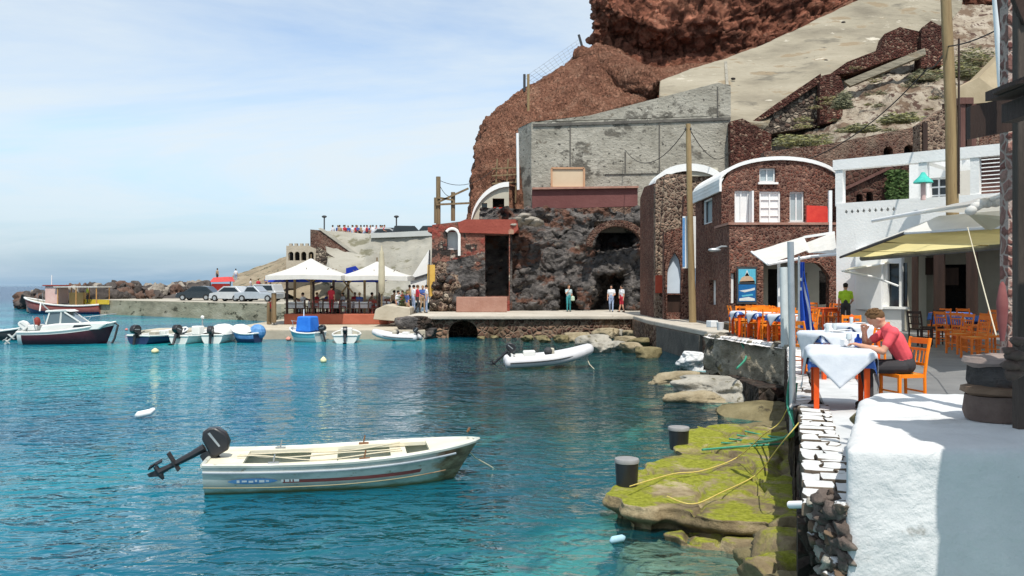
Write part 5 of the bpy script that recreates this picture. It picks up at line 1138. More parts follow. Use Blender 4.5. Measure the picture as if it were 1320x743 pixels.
# rub rail along the side, and the maker's emblem: pale strokes on a blue shape (unreadable in the photo)
for s in (-1, 1):
    MB().tube([(BL * t, s * (hb(t) * .90 + .012), sh(t) - .33) for t in [i / 20 * .86 for i in range(21)]], .010, 5).build('lower_strake', row_hull, rb, smooth=True)
    MB().tube([(BL * t, s * (hb(t) + .004), sh(t) - .10) for t in [i / 20 * .9 for i in range(21)]], .018, 6).build('rub_rail', grey_line, rb, smooth=True)
def side_patch(t0, t1, z0, z1, off, mat, name, parent=rb, lens=False, k=12):
    mb = MB(); vs = []
    def yy(t, z):
        sec_t = t; kk = -.16; a = math.acos(max(-1, min(1, 1 - ((z - kk) / (sh(t) - kk)) ** (1 / .8)))); return hb(t) * math.sin(a) ** .62
    for i in range(k + 1):
        t = lerp(t0, t1, i / k); c = (z0 + z1) / 2; h = (z1 - z0) / 2 * (math.sqrt(max(.02, 1 - (2 * i / k - 1) ** 2)) if lens else 1)
        for z in (c - h, c, c + h): vs.append((BL * t, -(yy(t, z) + off), z))
    mb.add(vs, [(i * 3 + j, i * 3 + j + 1, i * 3 + j + 4, i * 3 + j + 3) for i in range(k) for j in range(2)]); return mb.build(name, mat, parent, smooth=True)
side_patch(.085, .255, .165, .255, .008, blue_stripe, 'emblem', lens=True)
for i, (a, b) in enumerate(((.115, .125), (.133, .15), (.156, .172), (.178, .185), (.192, .21), (.216, .226))): side_patch(a, b, .188 + .01 * (i % 2), .232 - .006 * (i % 3), .013, white_paint, 'emblem_stroke', k=2)
for a, b in ((.268, .276), (.281, .296), (.301, .307), (.312, .33)): side_patch(a, b, .185, .225, .009, white_paint, 'lettering_stroke', k=2)
outboard(rb, (-.02, 0, .47), R(60), .93)
mb = MB()
for q in range(3):
    mb.tube([(BL * t, .34 * math.sin(9 * t + q) * .5 + .25 * (q - 1), sh(t) + .01 + .03 * math.sin(13 * t + q * 2)) for t in [i / 24 * .6 + .1 for i in range(25)]], .014, 5)
mb.build('loose_rope', rope_w, rb, smooth=True)
put(rb, (-4.62, 13.05, 0), math.atan2(.75, 4.1))
mr = MB().tube([U(600, 577, 13.75), U(612, 590, 13.9), U(630, 600, 14.4), U(650, 606, 15.0)][:3] + [G(640, 606, -.05)], .012, 5).build('mooring_rope', rope_w, smooth=True); tag(mr, 'pale mooring rope running from the bow of the foreground boat into the water', 'rope')
# --- grey inflatable dinghy
rd = thing('inflatable_dinghy', 'grey inflatable dinghy with a dark outboard and white console moored before the quay', 'dinghy')
L = 3.3
pth = [(0, -.62, .22), (.3, -.62, .22), (1.2, -.62, .24), (2.0, -.6, .30), (2.6, -.48, .40), (3.05, -.22, .52), (3.18, 0, .56), (3.05, .22, .52), (2.6, .48, .40), (2.0, .6, .30), (1.2, .62, .24), (.3, .62, .22), (0, .62, .22)]
def smooth_path(p, k=4):
    p = [V(x) for x in p]; o = []
    for i in range(len(p) - 1):
        a, b, c, d = p[max(i - 1, 0)], p[i], p[i + 1], p[min(i + 2, len(p) - 1)]
        for j in range(k):
            t = j / k; o.append(.5 * ((2 * b) + (c - a) * t + (2 * a - 5 * b + 4 * c - d) * t * t + (3 * b - a - 3 * c + d) * t ** 3))
    return o + [p[-1]]
sp = smooth_path(pth, 5); rs = [.21] * len(sp); rs[0] = rs[-1] = .06; rs[1] = rs[-2] = .15; rs[2] = rs[-3] = .19
MB().tube(sp, rs, 14).build('inflatable_tube', rub, rd, smooth='all')
MB().prism([(.2, -.55, .08), (2.2, -.5, .12), (2.95, 0, .3), (2.2, .5, .12), (.2, .55, .08)], (0, 0, .05)).build('floor', dgrey, rd)
MB().box((.28, 0, .27), (.06, 1.0, .5)).build('transom', white_gel, rd)
MB().box((.95, 0, .42), (.45, .42, .36)).build('console', white_gel, rd, bevel=.04); MB().box((.55, 0, .35), (.35, .7, .25)).build('seat', white_gel, rd, bevel=.03)
MB().box((1.75, .05, .48), (.3, .3, .35)).build('cool_box', cream_plaster, rd, bevel=.05); MB().ell((1.65, -.15, .55), (.16, .14, .16)).build('bundle', dgrey, rd)
sl = MB().tube([(x, y - .005 + (-.02 if y < 0 else .02), z + .0) for x, y, z in [(p.x, p.y * 1.33, p.z) for p in sp[4:-4]]], .022, 6).build('rub_strip', dgrey, rd, smooth=True)
outboard(rd, (.22, 0, .5), R(48), .85)
put(rd, (xpx(650, 31.9), 31.9, .0), R(3), ry=R(-2))
tag(MB().tube([U(757, 463, 32), U(760, 470, 31.6), U(766, 476, 31.3)], .015, 5).build('bow_line', rope_w, smooth=True), 'thin pale line from the grey dinghy bow to the water', 'rope')
# --- small boats by the jetty
def small_boat(name, label, loc, rz, L, B, sheer, hull_m, inner=white_gel, rail_m=None, motor=None, cover=None, cat='boat', extra=None, band=None, sc=1):
    t = thing(name, label, cat)
    out, inn, rail, hb_, sh_ = hull_mesh(L, B, sheer, .15, 16, 6, .3, .82, (lambda a, q: 1 if band and q > .72 else 0))
    out.build('hull', [hull_m, band or hull_m], t, smooth=True); inn.build('inner_shell', inner, t, smooth=True)
    MB().tube(rail + [rail[0]], .05, 6).build('gunwale', rail_m or white_gel, t, smooth=True)
    MB().box((L * .32, 0, sheer[0] - .1), (.25, B * .8, .05)).build('thwart', inner, t); MB().box((L * .6, 0, sheer[1] - .05), (.25, B * .75, .05)).build('thwart', inner, t)
    if motor: outboard(t, (-.02, 0, sheer[0]), R(motor[0]), motor[1], motor[2])
    if cover:
        mb = MB(); vs = []; a, b, h, m_ = cover; k = 9
        for i in range(k + 1):
            tt = lerp(a, b, i / k)
            for j in range(9): q = j / 8 * math.pi; e = math.sin(math.pi * (.08 + .84 * i / k)); vs.append((L * tt, -(hb_(min(tt, .99)) + .03) * math.cos(q), sh_(tt) + .02 + h * math.sin(q) * e + .04 * noise.noise(V((i, j, L)))))
        mb.add(vs, [(i * 9 + j, i * 9 + j + 1, (i + 1) * 9 + j + 1, (i + 1) * 9 + j) for i in range(k) for j in range(8)]); mb.build('cover', m_, t, smooth='all')
    if extra: extra(t, L, B)
    return put(t, loc, rz)
def W0(px, Y): return V((xpx(px, Y), Y, 0))
def ex_clutter(t, L, B):
    rnd = random.Random(int(L * 100))
    for k in range(4): MB().box((L * (.25 + .16 * k), rnd.uniform(-.3, .3), .5), (.35, .4, .25)).build('locker', random.choice([white_gel, cream_plaster]), t, bevel=.04)
small_boat('small_boat', 'navy hulled open boat with lockers and a big black outboard at the jetty end', W0(178, 44.2), R(72), 3.7, 1.7, (.45, .45, .7), navy, motor=(10, 1.25, black_plastic), extra=ex_clutter)
def ex_cons(t, L, B): MB().box((L * .5, 0, .62), (.5, .5, .5)).build('console', white_gel, t, bevel=.06); MB().bar((L * .62, 0, .6), (L * .62, 0, 1.3), .05).build('mast', steel, t); MB().ell((L * .62, 0, 1.32), .1).build('lamp', white_gel, t)
small_boat('small_boat', 'white open boat with a dark outboard and small mast light, second from the jetty end', W0(230, 44.4), R(76), 3.4, 1.35, (.42, .42, .66), white_gel, motor=(25, 1.25, black_plastic), extra=ex_cons)
small_boat('small_boat', 'white boat under a rounded white cover with a black motor', W0(273, 44.8), R(90), 3.2, 1.35, (.45, .45, .6), white_gel, motor=(4, 1.1, black_plastic), cover=(.02, .95, .5, white_gel))
def ex_tarp(t, L, B): MB().ell((L * .15, -.3, .55), (.45, .4, .42)).build('bundle', blue_stripe, t)
small_boat('small_boat', 'dark blue boat with a white and blue cover and a blue bundle at the stern', W0(333, 45.6), R(164), 1.55, 1.2, (.5, .5, .75), navy, cover=(.25, .98, .42, white_gel), extra=ex_tarp, band=blue_stripe)
def ex_blue(t, L, B):
    MB().box((L * .42, 0, .95), (.95, 1.0, .85), taper=.85).build('cuddy_cover', blue_tarp, t, bevel=.08); MB().tube([(L * .55, 0, 1.3), (L * .55, 0, 1.75)], .03, 6).build('mast', white_paint, t)
    for s in (-1, 1): MB().tube([(L * .8, s * .3, .75), (L * .8, s * .35, 1.05), (L * .97, 0, 1.12)], .02, 5).build('bow_rail', steel, t)
small_boat('small_boat', 'white and turquoise boat with a bright blue tarpaulin over its cabin', W0(413, 46.2), R(160), 1.9, 1.4, (.5, .5, .75), white_gel, motor=(15, .9, black_plastic), extra=ex_blue, band=cm('turquoise_band', (.12, .42, .5)))
small_boat('small_boat', 'cream white open boat with a black outboard beside the blue covered boat', W0(445, 44.9), R(98), 3.0, 1.5, (.42, .42, .6), white_gel, inner=cream_plaster, motor=(20, 1.0, black_plastic), extra=lambda t, L, B: MB().box((L * .5, 0, .55), (.5, .6, .4)).build('console', white_gel, t, bevel=.05))
dd = dup(rd, W0(541, 47.0), R(168), 'small pale inflatable with its motor raised beside the broken quay end', None, sc=.82)
# --- cabin cruiser with the maroon hull
cb = thing('cabin_cruiser', 'white cabin motor boat with a dark maroon hull and curved windscreen', 'motor boat')
L = 5.3
out, inn, rail, hb_, sh_ = hull_mesh(L, 2.1, (.75, .85, 1.3), .25, 22, 8, .6, .9, lambda t, q: 1 if q < .86 and t > .04 else 0)
out.build('hull', [white_gel, maroon], cb, smooth=True); inn.build('deck_shell', white_gel, cb, smooth=True); MB().tube(rail + [rail[0]], .06, 6).build('gunwale', white_gel, cb, smooth=True)
mb = MB(); pr = [(1.2, .75), (1.35, 1.15), (2.1, 1.25), (4.4, 1.32), (5.1, 1.25), (4.6, .9)]
mb.prism([(x, -.82, z) for x, z in pr], (0, 1.64, 0)); mb.build('foredeck', white_gel, cb, bevel=.08)
MB().prism([(1.55, -.7, 1.2), (1.75, -.64, 1.95), (2.6, -.64, 1.95), (3.55, -.7, 1.28)], (0, 1.38, 0)).build('windscreen', glass_c, cb, bevel=.03)
MB().prism([(1.5, -.76, 1.93), (1.55, -.76, 2.05), (2.7, -.76, 2.08), (2.95, -.7, 1.96)], (0, 1.5, 0)).build('cabin_roof', white_gel, cb, bevel=.04)
for x0, x1, z0, z1 in ((1.55, 1.75, 1.2, 1.95), (2.35, 2.4, 1.22, 1.95), (2.6, 3.55, 1.95, 1.28)):
    for s in (-1, 1): MB().bar((x0, s * .71, z0), (x1, s * .665, z1), .06, .08).build('window_pillar', white_gel, cb)
MB().prism([(3.1, -.835, 1.02), (3.2, -.835, 1.16), (4.1, -.835, 1.18), (4.2, -.835, 1.06)], (0, .02, 0)).build('cabin_window', glass_d, cb)
for s in (-1, 1):
    MB().tube([(3.4, s * .8, 1.3), (3.6, s * .85, 1.62), (4.9, s * .4, 1.78), (5.35, 0, 1.8)], .018, 6).build('bow_rail', steel, cb)
    MB().tube([(1.0, s * .85, .95), (.85, s * .8, 1.7)], .03, 6).build('stern_rail', steel, cb)
MB().tube([(1.2, -.7, 2.0), (1.0, 0, 2.5), (1.2, .7, 2.0)], .04, 6).build('radar_arch', white_gel, cb)
MB().box((.75, 0, 1.0), (.5, 1.3, .35)).build('stern_seat', white_gel, cb, bevel=.05); MB().ell((.9, -.3, 1.35), (.2, .2, .3)).build('bundle', deep_red, cb)
MB().tube([(5.25, 0, 1.25), (5.45, 0, 1.1), (5.25, 0, .3), (5.05, 0, -.1)], .07, 6).build('stem_guard', dgrey, cb)
outboard(cb, (.0, 0, .75), R(42), 1.35, white_gel, M('grey_motor_leg', [(.4, .42, .4), (.5, .52, .5)], 4, .4))
put(cb, W0(30, 44.5), R(8), sc=.86)
small_boat('small_boat', 'dark grey open boat with loose gear lying behind the maroon hulled cruiser', W0(-40, 47.5), R(4), 3.0, 1.5, (.55, .5, .7), dgrey, inner=dgrey, extra=ex_clutter)
# --- red and white excursion boat by the far quay
eb = thing('excursion_boat', 'far red and cream passenger boat with a white canopy beside the yellow quay edge', 'passenger boat')
L = 9.4
out, inn, rail, hb_, sh_ = hull_mesh(L, 2.8, (1.0, .95, 1.7), .4, 20, 7, .7, .88, lambda t, q: 1 if q < .55 else (2 if q > .9 else 0))
out.build('hull', [M('faded_red_hull', [(.36, .10, .09), (.45, .16, .13)], 2, .5), navy, deep_red], eb, smooth=True); inn.build('deck_shell', cream_plaster, eb, smooth=True); MB().tube(rail + [rail[0]], .09, 6).build('gunwale', white_gel, eb, smooth=True)
MB().box((5.6, 0, 2.0), (1.5, 1.7, 1.9)).build('wheelhouse', M('pale_pink_wheelhouse', [(.6, .38, .34), (.68, .48, .42)], 2, .5), eb, bevel=.05)
MB().box((5.6, 0, 3.0), (1.9, 2.0, .12)).build('wheelhouse_roof', deep_red, eb); MB().box((5.6, -.87, 2.45), (1.1, .03, .6)).build('window', glass_d, eb)
MB().box((2.6, 0, 2.85), (5.0, 2.5, .1)).build('canopy', canvas_w, eb)
for x in (.3, 2.6, 4.7):
    for s in (-1, 1): MB().bar((x, s * 1.1, .9), (x, s * 1.1, 2.82), .08).build('canopy_post', M('orange_brown_post', [(.5, .25, .08), (.6, .32, .12)], 2, .6), eb)
MB().box((3.4, -.3, 1.6), (1.6, .5, 1.3)).build('cabin_trunk', M('ochre_panel', [(.55, .33, .12), (.62, .4, .17)], 2, .6), eb)
MB().lathe([(.32, -.05), (.32, .05), (.2, .05), (.2, -.05)], (5.6, -.92, 1.75), 14, Matrix.Rotation(R(90), 3, 'X')).build('lifebuoy', red_m, eb)
for k in range(3): MB().tube([(7.2 + k * .5, -.8 + k * .2, 1.4), (7.2 + k * .5, -.8 + k * .2, 2.2)], .03, 5).build('bow_rail', steel, eb)
MB().bar((6.2, 0, 3.05), (6.2, 0, 4.1), .07).build('mast', white_paint, eb)
put(eb, (xpx(136, 90), 90, 0), R(180 - 8))
person('crew', (xpx(114, 90), 89.8, 1.15), R(200), 'person in a lime yellow top standing on the far passenger boat', {}, (skin, cm('lime_yellow_top', (.5, .6, .05)), dkc, shoe), hair_dk, voxel=.03)
# buoys
def buoy(px, py, r, m, lab, cat='buoy', tall=1):
    p = G(px, py + r * 20, 0.0); o = MB().lathe([(r * .3, -r * .6), (r, -.1 * r), (r * .95, r * .35 * tall), (r * .4, r * .8 * tall), (r * .1, r * .95 * tall)], (0, 0, 0), 14).build('mooring_buoy', m, smooth='all'); put(o, p + V((0, 0, -r * .2))); tag(o, lab, cat)
buoy(200, 452, .17, cm('pale_yellow_buoy', (.7, .62, .36)), 'pale yellow round buoy off the small boats by the jetty')
buoy(417, 465, .13, cm('white_yellow_buoy', (.72, .68, .4)), 'small cream buoy floating in front of the blue covered boat', tall=1.5)
buoy(163, 424, .11, cm('pink_buoy', (.6, .2, .18)), 'small pink buoy behind the navy hulled boat')
buoy(372, 436, .16, cm('salmon_buoy', (.7, .28, .22)), 'salmon pink buoy at the bow of the blue covered boat')
buoy(508, 437, .13, cm('coral_buoy', (.65, .2, .17)), 'coral red buoy beside the pale inflatable at the jetty')
buoy(229, 434, .15, yellow, 'bright yellow fender buoy beside the second boat from the jetty end', tall=1.8)
buoy(332, 436, .13, yellow, 'bright yellow fender buoy at the stern of the dark blue boat', tall=1.8)
p = G(187, 539, 0); o = MB().tube([(-.22, 0, .02), (-.16, 0, .05), (.1, 0, .10), (.17, 0, .16), (.2, 0, .17)], [.04, .08, .08, .05, .03], 10).build('plastic_float', white_paint, smooth='all'); put(o, p, R(20)); tag(o, 'white bottle shaped float drifting alone on the open water', 'float')
p = G(791, 706, -.02); o = MB().tube([(-.1, 0, 0), (-.06, 0, .02), (.08, 0, .02), (.12, 0, .03)], [.02, .045, .045, .015], 10).build('plastic_bottle', cm('pale_blue_plastic', (.35, .55, .65)), smooth='all'); put(o, G(796, 700, .0), R(30)); tag(o, 'pale blue plastic bottle floating by the mossy ledge', 'bottle')
# ------------------------------------------------------------------ mossy ledge, bollards, shore rocks
def in_poly(p, L):
    r = False
    for i in range(len(L)):
        a, b = L[i], L[i - 1]
        if (a[1] > p[1]) != (b[1] > p[1]) and p[0] < (b[0] - a[0]) * (p[1] - a[1]) / (b[1] - a[1]) + a[0]: r = not r
    return r
def sdist(p, L):
    best = 1e9
    for i in range(len(L)):
        a, b = V(L[i]), V(L[i - 1]); d = b - a; t = max(0, min(1, (p - a).dot(d) / d.length_squared)); best = min(best, (p - a - d * t).length)
    return best if in_poly(p, L) else -best
LEDGE = [(x * 1.066, y * 1.066) for x, y in [(1.13, 10.75), (1.3, 10.2), (1.75, 9.95), (2.1, 9.62), (2.6, 9.45), (3.3, 9.2), (3.75, 9.4), (5.6, 15.6), (5.5, 16.4), (3.4, 15.9), (2.75, 14.6), (2.62, 13.2), (2.1, 13.0), (1.98, 12.4), (1.35, 11.5)]]
def heightpad(name, L, ztop, zbot, mat, step, seed, rough=.07, edge=.16, wob=.12, tiers=None):
    xs = [p[0] for p in L]; ys = [p[1] for p in L]; x0, x1, y0, y1 = min(xs) - .4, max(xs) + .4, min(ys) - .4, max(ys) + .4
    nx, ny = int((x1 - x0) / step), int((y1 - y0) / step); mb = MB(); vs = []
    for j in range(ny + 1):
        for i in range(nx + 1):
            p = V((lerp(x0, x1, i / nx), lerp(y0, y1, j / ny)))
            q = p + V((noise.noise(V((p.x * 1.6, p.y * 1.6, seed))), noise.noise(V((p.x * 1.6, p.y * 1.6, seed + 7))))) * wob * 1.3 + V((noise.noise(V((p.x * 5, p.y * 5, seed))), noise.noise(V((p.x * 5, p.y * 5, seed + 7))))) * wob * .45
            s = sdist(q, L); k = max(0, min(1, (s + edge) / (edge * 1.1))); k = k * k * (3 - 2 * k)
            z = lerp(zbot, ztop, k) + rough * noise.fractal(V((p.x, p.y, seed)) * .9, 1, 2.1, 6)
            if tiers: z += tiers(p) * k
            vs.append((p.x, p.y, z))
    mb.add(vs, [(j * (nx + 1) + i, j * (nx + 1) + i + 1, (j + 1) * (nx + 1) + i + 1, (j + 1) * (nx + 1) + i) for j in range(ny) for i in range(nx)])
    return mb.build(name, mat, smooth='all')
def slabrock(name, L, z0, z1, mat, voxel, seed, under=.16):
    """A slab of layered rock with a broken outline, undercut foot and a top split into slightly tilted slabs."""
    out = []
    for i in range(len(L)):
        a, b = V(L[i]), V(L[(i + 1) % len(L)]); k = max(1, int((b - a).length / .12))
        for j in range(k):
            p = a.lerp(b, j / k); out.append(p + V((noise.noise(V((p.x * 1.7, p.y * 1.7, seed))), noise.noise(V((p.x * 1.7, p.y * 1.7, seed + 5))))) * .16 + V((noise.noise(V((p.x * 6, p.y * 6, seed))), noise.noise(V((p.x * 6, p.y * 6, seed + 5))))) * .06)
    o = MB().prism([(p.x, p.y, z0) for p in out], (0, 0, z1 - z0)).build(name, mat); remesh(o, voxel, 1); me = o.data; me.update(); W_ = WL[o]; ns = [v.normal.copy() for v in me.vertices]
    for v, n in zip(me.vertices, ns):
        p = v.co + W_; h = V((n.x, n.y, 0)); up = max(0, n.z)
        c = V((p.x * .75 + .25 * noise.noise(p * 1.3), p.y * .6 + .25 * noise.noise(p * 1.3 + V((4, 4, 0))), seed)); dd, pp = noise.voronoi(c); e = dd[1] - dd[0]
        tilt = V((noise.noise(pp[0] * 9), noise.noise(pp[0] * 9 + V((3, 3, 3))), 0)); top = .045 * noise.noise(pp[0] * 5.3) + .05 * tilt.dot(c - pp[0]) - .10 * max(0, 1 - e / .06)
        lay = noise.noise(V((p.x * .5, p.y * .5, p.z * 9 + seed))) * .08 + noise.noise(p * 3.1) * .07 + noise.noise(p * 8) * .025
        foot = -under * max(0, min(1, (z1 - .12 - p.z) / .15))
        v.co += h * (lay + foot) + V((0, 0, 1)) * up * (top + .018 * noise.fractal(p * 2.2, 1, 2, 5))
    me.update(); return o
o = slabrock('mossy_ledge', LEDGE, -.9, .31, moss, .034, 3); tag(o, 'broad low rock ledge covered in bright green moss at the water edge', 'rock ledge')
o = heightpad('submerged_rock', [(1.3, 10.1), (1.9, 9.2), (2.6, 8.6), (3.4, 8.6), (3.4, 10), (2.3, 10.6), (1.5, 10.6)], -.07, -1.2, rock_tan, .06, 5, .05, .5, .25); tag(o, 'pale submerged rock shelf under shallow water before the mossy ledge', 'rock')
o = slabrock('undercut_ledge', [(1.9, 10.4), (2.5, 9.75), (3.1, 9.5), (3.6, 9.5), (3.6, 10.3), (2.6, 10.6)], -.9, .08, moss, .03, 9, .05); tag(o, 'lower dark mossy shelf below the front edge of the bright green ledge', 'rock ledge')
for (px, py, z, r, h, lab) in ((875, 575, .27, .18, .31, 'black plastic tub bollard with a grey lid on the back of the mossy ledge'), (808, 626, .31, .165, .35, 'black plastic tub bollard with a grey lid at the front corner of the mossy ledge')):
    t = thing('bollard', lab, 'bollard', (0, 0, 0), 'black tubs on the ledge')
    MB().lathe([(r * .86, -.06), (r * .9, 0), (r * .98, h * .8), (r, h)], n=22).build('tub', black_plastic, t, smooth=True); MB().lathe([(r * 1.04, h - .03), (r * 1.06, h), (r * 1.0, h + .025), (r * .3, h + .035)], n=22).build('lid', grey_plastic, t, smooth=True)
    put(t, G(px, py, z))
shore = [((875, 484, .25), (.85, .5, .35), rock_tan, 'flat tan rock nearest the open water below the long sea wall', 3, 0), ((945, 495, .35), (1.45, 1.0, .55), rock_grey, 'big flat pale grey topped rock below the long sea wall', 5, .1),
         ((905, 512, .1), (.85, .45, .4), rock_tan, 'undercut yellow tan rock at the foot of the flat grey rock', 8, 0), ((975, 500, .2), (.9, .7, .5), rock_grey, 'rounded pale rock against the sea wall beside the flat grey rock', 11, 0),
         ((985, 530, .1), (1.15, 1.3, .5), rock_olive, 'olive brown wet rock slab running down into the water before the mossy ledge', 14, .3), ((955, 475, .25), (.9, .6, .35), rock_olive, 'dark olive rock tucked under the broken end of the sea wall', 17, 0),
         ((897, 459, .5), (.62, .5, .45), white_rough, 'whitewashed lumpy boulder at the far end of the sea wall', 20, 0), ((1000, 555, .2), (.8, .6, .4), rock_olive, 'wet brown rock between the olive slab and the green ledge', 23, 0)]
for (px, py, z), r, m_, lab, sd, rz in shore: rock('shore_rock', G(px, py, z) - V((0, 0, r[2] * .35)), r, m_, lab, 'rock', None, sd, rot=Matrix.Rotation(rz, 3, 'Z'), sub=5, amp=.5)
for i, (px, py, r, m_) in enumerate(((765, 441, .75, rock_grey), (745, 436, .6, rock_tan), (782, 432, .7, rock_tan), (800, 431, .6, rock_grey), (818, 432, .55, rock_tan), (808, 440, .5, rock_tan), (795, 446, .42, rock_grey), (815, 449, .5, rock_tan), (826, 442, .5, rock_olive), (775, 449, .5, rock_grey), (835, 455, .5, rock_olive), (725, 437, .4, rock_olive), (700, 437, .35, rock_olive), (680, 436, .3, rock_olive))):
    rock('quay_foot_rock', G(px, py, .2), (r * 1.15, r, r * .75), m_, 'weathered rock in the heap at the foot of the quay wall', 'rock', 'rocks at the foot of the quay', i + 80, sub=4, amp=.5)
for i, (px, py, r) in enumerate(((532, 421, .8), (540, 428, .6), (526, 430, .5), (545, 417, .6), (552, 430, .5))):
    rock('quay_end_rock', U(px, py, 49.2), (r, .7, r), dark_stone if i % 2 else lava, 'dark broken rock at the collapsed end of the quay', 'rock', 'dark rocks at the quay end', i + 120, sub=4, amp=.5)
for i, (px, py, r) in enumerate(((655, 434, .3), (620, 436, .25), (638, 435, .25), (560, 434, .35))): rock('quay_foot_rock', G(px, py, .05), (r, r, r * .6), rock_olive, 'weathered rock in the heap at the foot of the quay wall', 'rock', 'rocks at the foot of the quay', i + 140, sub=3)

# ------------------------------------------------------------------ sea wall with whitewashed top, and the big whitewashed block
WHITE_CAP = stone('whitewashed_stones', [(.70, .71, .71), (.78, .79, .79), (.82, .82, .81)], (.20, .17, .14), 2.6, .012, .05, warp=.35, stretch=(.6, 1.35, 1), dirt=((.4, .37, .32), 1.5, .6, .6))
def strip(A, B, w0, w1, z0, z1): return [V((A[0] + w0, A[1], 0)), V((B[0] + w0, B[1], 0)), V((B[0] + w1, B[1], 0)), V((A[0] + w1, A[1], 0))]
t = thing('sea_wall', 'dark rubble sea wall with a whitewashed stone top along the near terrace', 'wall', (2.9, 8.2, 0))
def densewall(name, A, B, w0, w1, z0, z1, mat, parent, step=.09, amp=.05, sc=1.4, seed=0):
    A, B = V((*A, 0)), V((*B, 0)); L = (B - A).length; n = max(2, int(L / step)); mb = MB(); vs = []
    prof = [(w0 + .02, z0)] + [(w0 - .03 + .03 * k / 8, lerp(z0, z1, k / 8)) for k in range(1, 9)] + [(lerp(w0, w1, k / 6), z1 + .0) for k in range(1, 7)] + [(w1, z0)]
    for i in range(n + 1):
        p = A.lerp(B, i / n)
        for w, z in prof: vs.append(p + V((w, 0, z)))
    k = len(prof); mb.add(vs, [(i * k + j, i * k + j + 1, (i + 1) * k + j + 1, (i + 1) * k + j) for i in range(n) for j in range(k - 1)] + [tuple(range(k)), tuple(range(n * k, n * k + k))])
    o = mb.build(name, mat, parent, smooth=True)
    displace(o, amp, sc, seed, 5, amp * .5, sc * 4); return o
densewall('stone_face', (2.13, 6.2), (3.7, 10.95), 0, .33, -.6, TZ - .035, dark_stone, t, .08, .045, 1.6, 4)
def cap_stones():
    """Flat whitewashed stones laid in a rough double row along the wall top, dark gaps between them."""
    rr = random.Random(4); mb = MB(); A, B = V((2.1, 6.05, 0)), V((3.72, 11.0, 0)); L = (B - A).length; u = (B - A).normalized(); w = V((u.y, -u.x, 0)); pos = 0
    while pos < L:
        ln = rr.choice((.09, .14, .2, .28)) * rr.uniform(.85, 1.15); rows = [(-.02, .33)] if rr.random() < .12 else ([(-.02, k), (k + .012, .33)] if (k := rr.uniform(.08, .25)) else [])
        for a, b in rows:
            g = .007; pts = []
            for x, y in ((g, a), (ln * .5, a + .0), (ln - g, a), (ln - g, (a + b) / 2), (ln - g, b), (ln * .5, b), (g, b), (g, (a + b) / 2)): pts.append((x + rr.uniform(-.03, .03) * min(1, ln / .25), y + rr.uniform(-.025, .025)))
            zt = TZ + .02 + rr.uniform(-.011, .011); tx, ty = rr.uniform(-.03, .03), rr.uniform(-.03, .03); cx = sum(p[0] for p in pts) / 8; cy = sum(p[1] for p in pts) / 8
            def P(x, y, z): q = A + u * (pos + x) + w * y; return (q.x, q.y, z + (x - cx) * tx + (y - cy) * ty)
            rings = [[P(x, y, zt - .09) for x, y in pts], [P(x, y, zt - .014) for x, y in pts], [P(lerp(x, cx, .06), lerp(y, cy, .06), zt) for x, y in pts], [P(lerp(x, cx, .5), lerp(y, cy, .5), zt + .006) for x, y in pts], [P(cx, cy, zt + .004)] * 8]
            mb.add([p for r_ in rings for p in r_], [(k * 8 + i, k * 8 + (i + 1) % 8, (k + 1) * 8 + (i + 1) % 8, (k + 1) * 8 + i) for k in range(4) for i in range(8)])
        pos += ln
    return mb
cp = cap_stones().build('whitewashed_top', topwash_m, t, smooth=True, weld=True)
tag(cp, 'whitewashed cracked stone top', None)
densewall('stone_face', (3.55, 10.7), (6.93, 21.6), 0, .3, -.6, TZ - .03, dark_stone, t, .2, .08, 1.2, 5)
o = densewall('whitewashed_top', (3.6, 11.0), (6.98, 21.6), 0, .3, TZ - .028, TZ + .02, WHITE_CAP, t, .2, .02, 2, 6)
t = thing('sea_wall', 'long stained stone sea wall with a white edge below the crowded row of tables', 'wall', (6.5, 24, 0))
def prow(A, B, z0, z1, name, mat, d=.5, n=60, m=16, amp=.08, sc=.9, seed=0, top=True):
    A, B = V((*A, 0)), V((*B, 0)); nn = V((-(B - A).y, (B - A).x, 0)).normalized(); vs = []
    prof = [(.12, z0)] + [(.04 * math.sin(3 * k / m), lerp(z0, z1, k / m)) for k in range(1, m + 1)] + [(-d * k / 4, z1 + .005) for k in range(1, 5)]
    for i in range(n + 1):
        p = A.lerp(B, i / n)
        for w, z in prof: vs.append(p + nn * w + V((0, 0, z)))
    k = len(prof); mb = MB(); mb.add(vs, [(i * k + j, i * k + j + 1, (i + 1) * k + j + 1, (i + 1) * k + j) for i in range(n) for j in range(k - 1)] + [tuple(range(k)), tuple(range(n * k, n * k + k))])
    o = mb.build(name, mat, t, smooth=True); displace(o, amp, sc, seed, 6, amp * .4, sc * 4); return o
big_sea = M('stained_sea_wall', [(.14, .12, .085), (.30, .265, .2), (.44, .405, .34)], .9, .9, .2, 4, stretch=(1, 1, 1.6), spots=[((.06, .055, .042), .8, .57), ((.22, .17, .08), 1.8, .6), ((.05, .045, .035), 3.2, .66)])
prow((6.92, 21.3), (6.05, 26.4), .42, TZ - .04, 'wall_face', big_sea, .6, 120, 26, .2, .8, 3)
prow((6.9, 21.3), (6.02, 26.45), TZ - .06, TZ + .02, 'whitewashed_edge', WHITE_CAP, .45, 50, 3, .03, 2, 4)
prow((6.05, 26.5), (8.0, 26.9), -.4, TZ - .02, 'end_face', big_sea, .5, 20, 12, .1, .8, 8)
tag(MB().box((6.7, 22.6, .1), (1.2, 3.0, .9)).build('dark_footing', dark_stone), 'dark undercut footing under the stained sea wall', 'footing')
